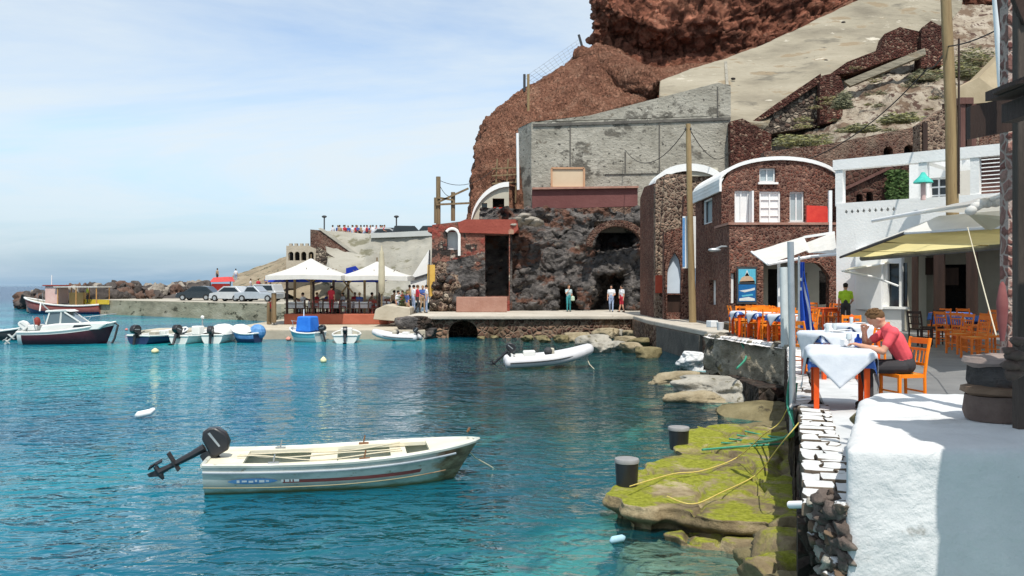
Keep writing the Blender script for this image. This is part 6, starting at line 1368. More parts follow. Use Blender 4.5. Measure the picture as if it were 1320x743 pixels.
# small white thing and bucket by the wall corner
o = MB().lathe([(.10, 0), (.13, .25), (.135, .27)], n=14).build('bucket', white_paint, smooth=True); put(o, G(938, 428, TZ) + V((0, 1.0, 0))); tag(o, 'white bucket on the wall corner before the row of tables', 'bucket')
o = MB().box((0, 0, .12), (.32, .3, .24)).build('polystyrene_box', white_paint, bevel=.02); put(o, G(932, 425, TZ) + V((0, 1.6, 0)), .4); tag(o, 'white box on the wall corner beside the white bucket', 'box')
# big block
rub_brown = M('brown_rubble', [(.05, .042, .036), (.13, .10, .085), (.26, .22, .185)], 5, .9, .03, 18, spots=((.45, .43, .4), 7, .68))
o = MB().prism([(2.2, 5.62, 0), (6.5, 5.62, 0), (6.5, 8.4, 0), (3.58, 8.4, 0), (3.2, 7.9, 0)], (0, 0, 2.03)).build('whitewashed_block', white_rough)
remesh(o, .04, 2, dict(amp=.022, scale=1.3, seed=2, oct=6, amp2=.006, scale2=10)); tag(o, 'big rough whitewashed masonry block beside the near terrace', 'wall')
rr = random.Random(9)
for i in range(64):
    py = 640 + 110 * (i / 64) + rr.uniform(-6, 6); px = rr.uniform(1046, 1090); Yr = lerp(6.1, 5.66, (px - 1046) / 44) + rr.uniform(-.05, .05); r = rr.uniform(.032, .078)
    rock('rubble_stone', U(px, py, Yr), (r * 1.25, r, r * .85), (rub_brown, dark_stone, rub_brown, sea_stone, rock_grey, topwash_m)[(i * 7) % 6], 'rough stone in the broken rubble end of the near sea wall', 'stone', 'stones at the broken wall end', i + 200, sub=3, amp=.7, rot=Matrix.Rotation(rr.uniform(0, 3), 3, V((rr.random(), rr.random(), 1)).normalized()))
tag(slab([(2.05, 6.12), (2.6, 6.05), (2.6, 6.9), (2.3, 6.9)], -.6, TZ - .16).build('rubble_core', dark_stone), 'dark rubble core of the broken sea wall end', 'masonry')
for i, (px, py, Yr, r, m_) in enumerate(((1015, 700, 8.3, .32, moss), (1000, 730, 7.7, .3, moss), (1040, 760, 6.6, .3, rock_olive), (1022, 672, 8.7, .22, moss), (985, 715, 8.5, .25, rock_olive))):
    rock('mossy_rock', U(px, py, Yr) - V((0, 0, r * .3)), (r * 1.1, r, r * .9), m_, 'golden green mossy rock at the foot of the near sea wall', 'rock', 'mossy rocks at the wall foot', i + 230, sub=4, amp=.5)
tag(MB().tube([U(1018, 651, 6.3), U(1062, 650, 6.02)], .028, 10).build('drain_pipe', white_paint, smooth=True), 'short white pipe lying at the broken end of the sea wall', 'pipe')
rock('plaster_lump', U(1108, 538, 7.6), (.08, .08, .06), rock_olive, 'brown crumbling lump on the edge of the whitewashed block', 'stone', None, 260, sub=3)

# ------------------------------------------------------------------ near right: stone winch, posts, timber canopy
t = thing('stone_stump', 'dark layered stone stump with a flat slab top on the whitewashed block', 'stone stump', (0, 0, 0))
mb = MB().lathe([(.215, 0), (.225, .05), (.22, .17)], n=24); o = mb.build('plinth', M('brown_plinth', [(.10, .07, .06), (.19, .14, .115)], 4, .85, .02, 14), t, smooth=True)
displace(o, .02, 5, 1)
o = MB().lathe([(.20, .168), (.245, .19), (.24, .225), (.19, .24)], n=26).build('ledge', M('brown_ledge_stone', [(.14, .09, .06), (.22, .15, .1)], 4, .85, .02, 14), t, smooth=True); displace(o, .015, 6, 2)
o = MB().lathe([(.185, .235), (.2, .27), (.205, .36), (.19, .385)], n=24).build('core', lava, t, smooth=True); displace(o, .03, 5, 3)
o = MB().lathe([(.215, .375), (.24, .40), (.225, .435), (.1, .45)], n=26).build('cap_slab', M('pinkish_slab', [(.22, .17, .15), (.32, .26, .23)], 4, .8, .02, 12), t, smooth=True); displace(o, .02, 5, 4)
put(t, G(1288, 540, 2.045), 0, sc=1.12)
t = thing('timber_post', 'dark timber post rising beside the brick pier and carrying the brown canopy', 'post', (3.75, 6.2, 2.04))
x5 = xpx(1315, 6.25); timber_d = M('grey_brown_timber', [(.05, .038, .03), (.11, .085, .07)], 1.6, .75, .02, 16, stretch=(5, 5, .5))
MB().box((x5, 6.25, 3.9), (.075, .085, 3.72)).build('post', timber_d, t, bevel=.01)
MB().bar((x5 + .02, 6.2, 5.0), (x5 - .28, 6.2, 5.75), .05, .07).build('brace', dark_wood, t)
tag(MB().box((xpx(1303, 6.9), 6.9, 4.0), (.11, .12, 4.0)).build('brick_pier', stone('pinkish_pier_stone', [(.17, .075, .065), (.25, .13, .11), (.3, .18, .15)], (.38, .29, .25), 9, .05, .02)), 'narrow pinkish stone pier behind the dark timber post', 'pier')
t = thing('winch_gear', 'rusty lump of old winch gear hung on the dark post above the stone stump', 'winch gear', U(1305, 440, 6.05))
for i, (px, py, r) in enumerate(((1303, 470, .07), (1310, 458, .08), (1300, 452, .05), (1312, 440, .06), (1306, 482, .07), (1316, 470, .08))):
    o = rock('gear', U(px, py, 6.0), (r, r * .9, r * .7), M('rusty_gear_metal', [(.05, .04, .035), (.14, .09, .07)], 8, .7, .01, 30), seed=i + 300, sub=2, cat=None); o.parent = t; o.location = o.location - WL[t]
o = MB().lathe([(.015, 0), (.035, .15), (.042, .3), (.022, .43), (.008, .46)], n=12).build('furled_parasol', M('dull_red_canvas', [(.20, .06, .06), (.27, .10, .095)], 6, .9), smooth=True); put(o, U(1292, 440, 6.6)); tag(o, 'dull red furled canvas leaning against the pinkish stone pier', 'canvas')
t = thing('timber_canopy', 'dark brown timber canopy with an unseen roof and added scalloped edge to shade the whitewashed block', 'canopy', (4.2, 5.6, 4.3))
MB().prism([U(1251, 179, 6.55), U(1318, 166, 6.55), U(1345, 166, 6.55), U(1345, 116, 6.55), U(1251, 137, 6.55)], (0, .06, 0)).build('end_board', dark_wood, t)
MB().prism([(3.05, 2.3, 4.28), (3.05, 5.5, 4.28), (6.4, 5.5, 4.45), (6.4, 2.3, 4.45)], (0, 0, .06)).build('shade_roof', dark_wood, t)  # roof out of view, reaching forward and left to shade the block
mb = MB()
def tongue(yc, L, w):
    pl = [(3.07, yc - w, 4.29), (3.07 - L * .6, yc - w * .95, 4.29)] + [(3.07 - L * .6 - L * .4 * math.sin(a), yc - w * .95 * math.cos(a), 4.29) for a in [math.pi * k / 8 for k in range(1, 8)]] + [(3.07 - L * .6, yc + w * .95, 4.29), (3.07, yc + w, 4.29)]
    return MB().prism(pl, (0, 0, .02))
for yc, L, w in ((4.2, .06, .17), (4.7, .06, .17), (5.2, .08, .17)): tongue(yc, L, w).build('shade_tongue', dark_wood, t)  # unseen tongues added to shape the shade edge on the block
MB().bar((3.2, 2.3, 4.2), (3.2, 5.5, 4.2), .09, .12).build('edge_beam', dark_wood, t)
t = thing('flag_pole', 'tilted white painted pole beside the brown timber canopy', 'pole', U(1292, 125, 8.2)); MB().tube([U(1293, 128, 8.2), U(1283, -20, 8.2)], [.04, .035], 10).build('pole', white_paint, t, smooth=True); MB().tube([U(1296.5, 128, 8.18), U(1287, -20, 8.18)], .012, 6).build('halyard', cm('turquoise_cord', (.12, .4, .45)), t)
tag(MB().bar(U(1296, -20, 7.4), U(1312, 130, 7.4), .10, .12).build('roof_strut', red_wood), 'reddish timber strut above the canopy at the edge of the view', 'strut')
tag(MB().prism([U(1284, 150, 7.0), U(1330, 70, 7.0), U(1345, 75, 7.0), U(1345, 160, 7.0), U(1302, 152, 7.0)], (.05, .25, 0)).build('gable_board', dark_wood), 'dark slanting gable board above the canopy end', 'board')
t = thing('telephone_pole', 'thick yellowish wooden telephone pole standing on the white building terrace', 'pole', U(1226, 262, 24.5))
MB().tube([U(1228, 285, 24.6), U(1226, 150, 24.6), U(1218, -30, 24.6)], [.175, .165, .14], 12).build('pole', pole_wood, t, smooth=True)
MB().tube([U(1236, 50, 24.4), U(1236, 250, 24.4)], .03, 6).build('conduit', dark_wood, t)
# yellow roofed hut and brown fence behind the pole
t = thing('yellow_roofed_hut', 'small hut with a pale yellow sloping roof on the hillside behind the pole', 'hut', U(1262, 140, 56))
MB().prism([U(1230, 116, 56), U(1262, 100, 56), U(1296, 66, 57), U(1300, 130, 56), U(1232, 136, 56)], (1, 3, .5)).build('roof', M('pale_tan_roof', [(.34, .27, .17), (.44, .36, .24)], 1, .8, .02, 4), t)
MB().box(U(1266, 150, 57.5), (4.4, 2, 2)).build('wall', ret_brick, t)
t = thing('wooden_gate_post', 'reddish gate posts and crossbar beside the telephone pole', 'gate', U(1240, 190, 30))
for px in (1240, 1248, 1254): MB().bar(U(px, 195, 30), U(px, 135, 30), .16).build('post', red_wood if px != 1248 else dark_wood, t)
MB().box(U(1243, 131, 30), (.5, .3, .22)).build('crossbar', red_wood, t)
t = thing('ruined_wall', 'rough stone wall with a pale patch behind the pergola roof', 'wall', U(1205, 190, 44))
MB().prism([U(1186, 200, 44), U(1262, 196, 44), U(1262, 150, 44), U(1225, 152, 44), U(1216, 140, 44), U(1186, 160, 44)], (0, .8, 0)).build('wall_face', pale_stone, t)
MB().prism([U(1190, 196, 43.9), U(1196, 196, 43.9), U(1196, 158, 43.9), U(1190, 158, 43.9)], (0, .1, 0)).build('post', dark_wood, t)

# ------------------------------------------------------------------ awnings over the terrace
AW = thing('terrace_awning', 'long awning with yellow underside and white hipped edge over the taverna terrace', 'awning', (10, 20, 4.2))
A_, B_, C_, D_, E_ = V((10.85, 28.2, 4.0)), V((9.2, 20, 4.30)), V((10.3, 17.2, 4.28)), V((13.4, 20.8, 4.2)), V((11.6, 28.3, 4.05))
def quadgrid(a, b, c, d, n=24, m=10, sag=.07, seed=1):
    mb = MB(); vs = []
    for i in range(n + 1):
        for j in range(m + 1):
            p = (a.lerp(b, i / n)).lerp(d.lerp(c, i / n), j / m); p = p + V((0, 0, -sag * math.sin(math.pi * j / m) * abs(math.sin(math.pi * 3 * i / n)) + .02 * noise.noise(p * 1.5 + V((seed, 0, 0))))); vs.append(p)
    mb.add(vs, [(i * (m + 1) + j, i * (m + 1) + j + 1, (i + 1) * (m + 1) + j + 1, (i + 1) * (m + 1) + j) for i in range(n) for j in range(m)]); return mb
quadgrid(A_, B_, D_, E_, 20, 8).build('underside', canvas_y, AW, smooth='all'); quadgrid(B_, C_, V((12.6, 18.2, 4.25)), D_, 20, 8).build('underside', canvas_y, AW, smooth='all')
iw = V((.9, .15, .42))
quadgrid(B_ + V((-.03, -.03, .03)), C_ + V((-.03, -.03, .03)), C_ + iw, B_ + iw, 20, 4, .03).build('hipped_edge', canvas_w, AW, smooth='all')
quadgrid(A_ + V((-.03, -.03, .03)), B_ + V((-.03, -.03, .03)), B_ + iw, A_ + iw * .6, 20, 4, .03).build('hipped_edge', canvas_w, AW, smooth='all')
MB().tube([A_, B_], .04, 6).build('edge_bar', dgrey, AW); MB().tube([B_, C_], .03, 6).build('edge_bar', white_paint, AW)
for k in (.35, .72): MB().bar(A_.lerp(B_, k), E_.lerp(D_, k), .05).build('rib', M('brown_rib', [(.2, .15, .05), (.26, .2, .08)], 4, .7), AW)
UA = thing('roller_awning', 'white roller awning stretched above the yellow one from a long white tube', 'awning', (10, 17, 4.8))
for p, q in ((U(1125, 285, 25.5), U(1180, 275, 22)), (U(1180, 275, 22), U(1258, 262, 17.5)), (U(1258, 262, 17.5), U(1304, 248, 13.5))): MB().tube([p, q], .055, 10).build('roller_tube', white_paint, UA, smooth=True)
quadgrid(U(1180, 274, 22), U(1304, 247, 13.5), V((13.5, 16.5, 5.0)), V((14, 22.5, 5.0)), 16, 8, .05).build('canvas', canvas_w, UA, smooth='all')
MB().tube([D_ + V((-.1, -.1, -.05)), E_ + V((0, 0, -.08))], .09, 8).build('rolled_blind', M('grey_tarpaulin', [(.09, .10, .11), (.2, .21, .23)], 2, .6, .02, 8), AW)
o = bush('bundled_canvas', U(1262, 268, 16.5), (.3, .3, .3), 1, (white_paint, white_paint), .02)
bpy.data.objects.remove(o)
mb = MB()
for k in range(8): mb.ell(U(1252 + k * 6.5, 268 - k * 2 + random.uniform(-3, 4), 15.5), (.11, .12, .085), rot=Matrix.Rotation(random.uniform(-.8, .8), 3, 'Y'))
mb.build('bundled_canvas', canvas_w, AW, smooth='all')
MB().prism([U(1253, 276, 16), U(1278, 297, 15.6), U(1298, 286, 15), U(1300, 280, 15)], (.05, .3, .04)).build('hanging_flap', canvas_c, AW)
tag(MB().tube([U(1247, 292, 15.6), U(1262, 350, 13), U(1284, 432, 9.6)], .008, 6).build('tie_rope', rope_w, smooth=True), 'white tie rope slanting from the awning corner down to the pier', 'rope')
t = thing('white_awning', 'white pitched canvas awning before the brick house doorway', 'awning', U(1020, 330, 33))
a, b, c, d = U(969, 325, 33.5), U(1036, 306, 34.5), U(1076, 302, 34), U(1080, 318, 31.5)
f1, f2 = U(990, 341, 31.5), U(1079, 328, 30.5)
quadgrid(a, U(1036, 305, 34.8), U(1044, 322, 32), f1, 10, 8, .04).build('canvas', canvas_w, t, smooth='all')
quadgrid(U(1030, 316, 34.5), U(1076, 300, 34.5), f2, U(1042, 326, 32), 10, 8, .05, 3).build('canvas', canvas_w, t, smooth='all')
MB().tube([f1, U(1045, 331, 31.6), f2], .06, 6).build('front_bar', white_paint, t, smooth=True); MB().tube([a, f1], .05, 6).build('side_bar', white_paint, t)
MB().bar(U(1004, 415, 32.4), U(1004, 334, 32.4), .09).build('post', white_paint, t); MB().bar(U(1036, 306, 34.8), U(1076, 300, 34.5), .1).build('back_bar', white_paint, t)
t = thing('cafe_awning', 'small cream side awning with a folding arm on the white building', 'awning', U(1110, 350, 28.5))
quadgrid(U(1085, 350, 28.3), U(1135, 342, 28), U(1148, 336, 29), U(1096, 345, 29.5), 8, 4, .02).build('canvas', canvas_c, t, smooth='all'); MB().tube([U(1088, 350, 28.2), U(1125, 357, 28.2), U(1158, 369, 28.0)], .035, 6).build('arm', white_paint, t); MB().tube([U(1085, 350, 28.3), U(1140, 340, 28.2)], .03, 6).build('front_bar', white_paint, t)
# grey pole at the wall, and the draped flag
tag(MB().tube([U(1022, 558, 11.1), U(1021, 440, 11.1), U(1019, 312, 11.1)], .042, 12).build('grey_pole', steel, smooth=True), 'slim grey steel pole fixed to the sea wall corner beside the near table', 'pole')
tag(MB().tube([G(1012, 447, TZ), U(1010, 345, 21.6)], .10, 10).build('white_awning_post', M('pale_grey_post', [(.45, .5, .5), (.55, .6, .6)], 4, .5), smooth=True), 'pale grey green awning post just behind the slim grey pole', 'post')
fl_ = thing('draped_flag', 'blue and white striped flag hanging in folds beside the grey pole', 'flag', G(1036, 440, TZ))
Yf = 20.5
def flagpiece(u0, u1, v0, v1, mat, name, off=0):
    mb = MB(); n, m = 24, 40; vs = []
    for j in range(m + 1):
        v = lerp(v0, v1, j / m)
        for i in range(n + 1):
            u = lerp(u0, u1, i / n); w = .12 + .32 * v ** 1.3
            x = xpx(1031, Yf) + u * w + .02 * math.sin(v * 9 + u * 4); y = Yf + .10 * math.sin(u * 13 + v * 3) * (.4 + v) - off; vs.append((x, y, zpy(338, Yf) - v * 1.9))
    mb.add(vs, [(j * (n + 1) + i, j * (n + 1) + i + 1, (j + 1) * (n + 1) + i + 1, (j + 1) * (n + 1) + i) for j in range(m) for i in range(n)]); return mb.build(name, mat, fl_, smooth='all')
flagblue = M('flag_blue', [(.012, .055, .34), (.02, .08, .45)], 3, .8); flagw = M('flag_white', [(.62, .66, .72), (.7, .73, .78)], 4, .85)
flagpiece(0, 1, 0, 1, flagblue, 'cloth')
for a, b, c, d in ((.34, .42, .12, .98), (.58, .66, .25, 1), (.82, .88, .35, .98), (.05, .2, .32, .36), (.05, .2, .2, .24)): flagpiece(a, b, c, d, flagw, 'stripe', .025)
MB().tube([(xpx(1031, Yf), Yf + .05, TZ), (xpx(1031, Yf), Yf + .05, zpy(330, Yf))], .03, 8).build('staff', steel, fl_)
# poster, banner, lamp
t = thing('poster_board', 'tall blue picture poster board beside the brick house doorway', 'poster', U(962, 390, 35.8))
Yp = 35.85
def pr_(a, b, c, d, m_, name, y=Yp, th=.05, sub=None): return MB().prism([U(a, d, y), U(c, d, y), U(c, b, y), U(a, b, y)], (0, th, 0)).build(name, m_, t)
pr_(950, 344, 976, 392, dgrey, 'frame', Yp, .08)
skyb = cm('poster_sky_blue', (.10, .42, .56)); deepb = cm('poster_sea_blue', (.01, .12, .32)); wht = cm('poster_white', (.65, .66, .64)); sand = cm('poster_sand', (.52, .36, .24))
for a, b, c, d, m_ in ((952, 347, 974, 366, skyb), (952, 367, 974, 389, deepb)): pr_(a, b, c, d, m_, 'picture', Yp - .012, .01)
for pts, m_ in (([(953, 364), (973, 364), (970, 358), (966, 356), (963, 351), (960, 356), (956, 358)], sand), ([(960, 356), (966, 356), (963, 348)], wht), ([(953, 366), (973, 366), (973, 362), (953, 363)], dgrey), ([(953, 375), (966, 373), (973, 371), (973, 374), (960, 377)], wht), ([(953, 388), (973, 388), (973, 385), (965, 383), (953, 385)], wht), ([(956, 381), (970, 379), (971, 381), (957, 383)], skyb)): MB().prism([U(*p, Yp - .018) for p in pts], (0, .005, 0)).build('picture_detail', m_, t)
t = thing('vertical_banner', 'tall white banner with a blue edge fixed to the harbour pole', 'banner', U(887, 345, 40.7)); MB().prism([U(880, 346, 40.7), U(897, 346, 40.7), U(897, 279, 40.7), U(880, 279, 40.7)], (0, .06, 0)).build('panel', white_paint, t); MB().prism([U(880, 344, 40.68), U(883, 344, 40.68), U(883, 281, 40.68), U(880, 281, 40.68)], (0, .01, 0)).build('edge_stripe', blue_stripe, t)
t = thing('harbour_pole', 'weathered wooden utility pole on the quay before the brick house', 'pole', U(891, 415, 40.5)); MB().tube([U(893, 416, 40.5), U(890, 300, 40.5), U(887, 160, 40.5)], [.18, .15, .12], 10).build('pole', pole_wood, t, smooth=True)
for dx in (-.12, .12): MB().lathe([(.03, 0), (.05, .05), (.03, .12)], U(887, 168, 40.4) + V((dx, 0, 0)), 8).build('insulator', dgrey, t)
def cable(a, b, sag, lab, r=.022):
    a, b = V(a), V(b); tag(MB().tube([a.lerp(b, k / 14) - V((0, 0, sag * 4 * (k / 14) * (1 - k / 14))) for k in range(15)], r, 5).build('cable', wire_m), lab, 'cable')
cable(U(887, 163, 40.5), U(806, 194, 61.5), 1.3, 'slack black cable from the harbour pole to the concrete wall'); cable(U(887, 163, 40.5), U(942, 195, 60), 1.0, 'black cable from the harbour pole to the red buttress')
cable(U(1196, 88, 40), U(985, 215, 48), 1.2, 'black cable crossing the brick terrace wall towards the tall pole', .03); cable(U(1222, 60, 24.5), U(1300, 30, 20), .1, 'thin black cable from the tall yellow pole to the canopy', .02); cable(U(1196, 88, 40), U(1222, 60, 24.5), .2, 'short black cable joining the tall yellow pole', .03)
t = thing('turquoise_lantern', 'turquoise hat shaped lantern on the white terrace house wall', 'lantern', U(1190, 245, 27.5)); MB().lathe([(.3, 0), (.28, .06), (.12, .22), (.05, .34)], U(1190, 236, 27.5), 14).build('shade', cm('turquoise_enamel', (.06, .45, .38)), t, smooth=True); MB().tube([U(1190, 258, 27.5), U(1190, 236, 27.5)], .08, 8).build('stem', cm('pale_pink_stem', (.6, .42, .4)), t)
tag(MB().bar(U(1070, 320, 36), U(1070, 246, 36), .13).build('white_terrace_post', white_paint), 'slim white post at the edge of the brick house roof terrace', 'post')
# ropes and nets on the ledge
def rope(pts, r, m_, lab): return tag(MB().tube(smooth_path(pts, 6), r, 6).build('rope', m_, smooth=True), lab, 'rope')
def Gz(px, py, z): return G(px, py, z)
rope([U(1018, 520, 11.6), U(1005, 545, 12), U(985, 560, 12.2), G(950, 590, .38), G(905, 607, .36), G(868, 611, .36), G(812, 627, .46)], .008, rope_y, 'yellow mooring rope from the sea wall to the front tub bollard')
rope([U(1030, 545, 9.8), U(1005, 575, 10), G(975, 612, .40), G(930, 635, .38), G(893, 650, .37), G(860, 640, .37)], .008, rope_y, 'yellow rope lying across the moss near the front of the ledge')
for i in range(4): rope([U(1021 + i * 2, 470 + 8 * i, 11.3), U(1015 + i * 3, 520, 11.2), U(1024 - i * 2, 560, 11.0), G(995 - 8 * i, 563 + 3 * i, .33), G(960 - 10 * i, 556 + 5 * i, .34)], .016, rope_g, 'green rope hanging from the grey pole down onto the ledge')
rope([G(905, 580, .34), G(940, 577, .35), G(985, 574, .36), G(1010, 572, .38)], .02, rope_g, 'green rope lying straight over the back of the mossy ledge')
for o in bpy.data.objects:
    if o.name.startswith('rope') and o.get('label', '').startswith('green rope hanging'): o['group'] = 'green ropes on the pole'
rope([U(955, 440, 24), U(962, 460, 23.4), U(950, 475, 22.4)], .03, rope_g, 'green rope hanging down the long stained sea wall')
# ------------------------------------------------------------------ fence posts, utility poles and wires on the cliff edge
for (px, y0, y1, Yq, lab) in ((681, 160, 96, 68, 'rusty fence post at the lower corner of the red slope'), (752, 66, 45, 75, 'dark leaning fence post at the top of the red slope'), (676, 118, 96, 71, 'dark fence post halfway up the red slope edge')):
    tag(MB().tube([U(px, y0, Yq), U(px - (6 if Yq == 75 else 0), y1, Yq)], .11, 6).build('fence_post', pole_wood if y0 == 160 else dgrey), lab, 'post')
def netting():
    mb = MB(); a, b = U(676, 100, 71), U(748, 50, 75); c, d = U(690, 108, 71.2), U(752, 66, 75.2)
    for k in range(13): mb.tube([a.lerp(b, k / 12), c.lerp(d, k / 12)], .012, 3)
    for k in range(5): mb.tube([a.lerp(c, k / 4), b.lerp(d, k / 4)], .012, 3)
    return mb
tag(netting().build('wire_fence', steel), 'thin wire mesh fence along the crest of the red slope', 'fence')
t = thing('white_pipe', 'white drain pipe running down the left edge of the concrete wall', 'pipe', U(667, 245, 61)); MB().tube([U(668, 245, 61.5), U(667, 172, 61.5)], .1, 8).build('pipe', white_paint, t, smooth=True)
t = thing('utility_frame', 'wooden utility posts with crossbars at the end of the red terrace', 'utility posts', U(575, 288, 60))
for px, y0, y1, r in ((565, 290, 228, .16), (562, 288, 255, .14), (584, 285, 248, .15)): MB().tube([U(px, y0, 60), U(px, y1, 60)], r, 8).build('post', timber, t)
for a, b in (((562, 262), (604, 243)), ((562, 264), (606, 262)), ((564, 255), (584, 258))): MB().bar(U(*a, 59.8), U(*b, 59.8), .13).build('crossbar', timber, t)
cable(U(565, 232, 60), U(640, 215, 64), .8, 'thin wire from the utility posts to the scaffold', .02); cable(U(565, 235, 60), U(584, 252, 60), .4, 'short slack wire between the utility posts', .02)

# ------------------------------------------------------------------ waterside taverna pavilion
t = thing('taverna_deck', 'raised terracotta red deck of the waterside taverna with dark railings', 'deck', (-11.5, 56, .52))
x0, x1 = xpx(366, 55), xpx(500, 55)
MB().box(((x0 + x1) / 2, 57.5, .86), (x1 - x0, 5, .68)).build('base', brick_red, t, bevel=.05)
for k in range(12):
    x = lerp(x0 + .15, x1 - .1, k / 11); MB().bar((x, 55.1, 1.2), (x, 55.1, 2.1), .08).build('railing_post', dark_wood, t)
for z in (1.55, 1.85, 2.1): MB().bar((x0, 55.1, z), (x1, 55.1, z), .05).build('rail', dark_wood, t)
t = thing('taverna_pergola', 'dark timber frame with a blue canvas valance under the white parasols', 'pergola', (-11.5, 57, 1.2))
for px in (370, 380, 404, 430, 449, 470, 489): MB().bar(U(px, 408, 55.8), U(px, 356, 55.8), .14).build('post', timber if px in (380, 470) else dark_wood, t)
for px, s in ((440, 1), (455, -1)): MB().bar(U(px, 378, 55.7), U(px + 14 * s, 360, 55.7), .09).build('brace', timber, t)
MB().prism([U(352, 364, 56), U(494, 364, 56), U(494, 356, 56), U(352, 358, 56)], (0, 4.5, .3)).build('blue_valance', canvas_b, t); MB().prism([U(345, 364, 55.5), U(366, 363, 55.5), U(366, 355, 57), U(348, 356, 57)], (0, 2, 0)).build('blue_side_awning', canvas_b, t)
MB().prism([U(446, 358, 58.5), U(470, 356, 58.5), U(458, 343, 58.5), U(446, 346, 58.5)], (0, .1, 0)).build('blue_flap', canvas_b, t)
def parasol(px, py_top, py_edge, half, Yq, label):
    t = thing('market_parasol', label, 'parasol', U(px, 408, Yq), 'white parasols of the taverna'); c = U(px, py_edge, Yq); top = U(px, py_top, Yq); h = half / F * Yq; mb = MB(); n = 8
    cor = [(-1.0, -.9), (0, -.92), (1.0, -.9), (1.03, 0), (1.0, .9), (0, .92), (-1.0, .9), (-1.03, 0)]
    ring = [c + V((x * h, y * h, (.0 if abs(x) + abs(y) > 1.2 else .06))) for x, y in cor]; vs = []
    for k in range(7):
        f = k / 6; vs += [top.lerp(p, f) - V((0, 0, .12 * math.sin(math.pi * f))) for p in ring]
    vs += [p - V((0, 0, .28)) for p in ring]
    mb.add(vs, [(k * n + i, k * n + (i + 1) % n, (k + 1) * n + (i + 1) % n, (k + 1) * n + i) for k in range(7) for i in range(n)]); mb.build('canopy', canvas_w, t, smooth=True)
    MB().tube([U(px, 408, Yq), top + V((0, 0, .25))], .05, 8).build('pole', timber, t)
    for p in ring: MB().tube([U(px, py_edge + 8, Yq), top.lerp(p, .6)], .025, 4).build('rib', timber, t)
    return t
parasol(401, 333, 356, 47, 55.5, 'big white square parasol at the sea end of the waterside taverna'); parasol(486, 337, 357, 44, 56.5, 'big white square parasol behind the furled cream parasol')
t = thing('furled_parasol', 'tall furled cream parasol standing before the waterside taverna', 'parasol', U(492, 405, 54)); MB().lathe([(.08, 1.6), (.19, 1.75), (.21, 2.4), (.19, 3.6), (.14, 4.1), (.15, 4.2), (.06, 4.4), (.03, 4.7)], U(492, 412, 54), 12).build('furled_canvas', canvas_c, t, smooth=True); MB().tube([U(492, 412, 54), U(492, 330, 54)], .05, 8).build('pole', timber, t)
dr_chair = None
def simple_chair(label, mat, group):
    t = MB()
    for x in (-.18, .18):
        for y in (-.18, .18): t.bar((x, y, 0), (x, y, .45 if x > 0 else .95), .05)
    t.box((0, 0, .45), (.42, .42, .05)); t.box((-.18, 0, .8), (.04, .4, .22)); o = t.build('taverna_chair', mat, origin=(0, 0, 0)); return tag(o, label, 'chair', group)
rc = simple_chair('small red chair among the tables of the waterside taverna', deep_red, 'red chairs of the waterside taverna')
rnd = random.Random(11)
for k in range(16):
    loc = (lerp(x0 + .5, x1 - .3, (k + .5) / 16 + rnd.uniform(-.02, .02)), 55.5 + rnd.uniform(0, 2.4), 1.2)
    if k == 0: put(rc, loc, rnd.uniform(0, 6))
    else: dup(rc, loc, rnd.uniform(0, 6))
wt = None
for k in range(6):
    loc = V((lerp(x0 + .6, x1 - .6, k / 5), 56.0 + .5 * (k % 2), 1.2))
    if wt is None:
        wt = thing('taverna_table', 'table under a white cloth on the waterside taverna deck', 'table', (0, 0, 0), 'white tables of the waterside taverna'); MB().box((0, 0, .75), (.95, .95, .04)).build('tabletop', white_paint, wt); MB().box((0, 0, .55), (.97, .97, .36), taper=1).build('cloth_skirt', cloth_white, wt); MB().bar((0, 0, 0), (0, 0, .5), .1).build('pedestal', dark_wood, wt); put(wt, loc, .1)
    else: dup(wt, loc, rnd.uniform(-.3, .3))
VAR = [('a', whitec, jeans, hair_dk), ('b', redc, dkc, hair_br), ('c', bluec, tan_c, hair_bl), ('d', tan_c, dkc, hair_dk)]
sit = {'pel': (0, 0, .55), 'wai': (0, 0, .68), 'che': (.03, 0, .9), 'nec': (.05, 0, 1.08), 'hea': (.08, 0, 1.23), 'shL': (.04, .18, 1.02), 'shR': (.04, -.18, 1.02), 'elL': (.12, .23, .76), 'elR': (.12, -.23, .76), 'wrL': (.36, .12, .8), 'wrR': (.36, -.12, .8), 'hiL': (0, .1, .54), 'hiR': (0, -.1, .54), 'knL': (.42, .12, .53), 'knR': (.42, -.12, .53), 'anL': (.4, .12, .09), 'anR': (.4, -.12, .09)}
for k in range(9):
    key, a, b, h_ = VAR[k % 4]; person('sit' + key, (lerp(x0 + .8, x1 - .4, (k + .3) / 9), 56.2 + (k % 3) * .9, 1.2), rnd.uniform(0, 6), 'small seated diner at the tables of the waterside taverna', sit, (skin, a, b, shoe), h_, group='diners at the waterside taverna', voxel=.032)
def crowd(key_i, loc, rz, label, group):
    key, a, b, h_ = VAR[key_i % 4]; return person('st' + key, loc, rz, label, {'a': {}, 'b': {'anL': (.2, .1, .1), 'knL': (.14, .1, .5), 'anR': (-.22, -.1, .12), 'elR': (.1, -.25, 1.15), 'wrR': (.3, -.2, 1.1)}, 'c': {'anR': (.06, -.2, .09), 'che': (.06, 0, 1.29), 'nec': (.09, 0, 1.46), 'hea': (.13, 0, 1.6), 'wrL': (.25, .1, 1.2), 'elL': (.1, .25, 1.15)}, 'd': {'anL': (-.15, .1, .1), 'anR': (.15, -.1, .09), 'wrL': (-.1, .28, .9)}}[key], (skin, a, b, shoe), h_, group=group, voxel=.032)
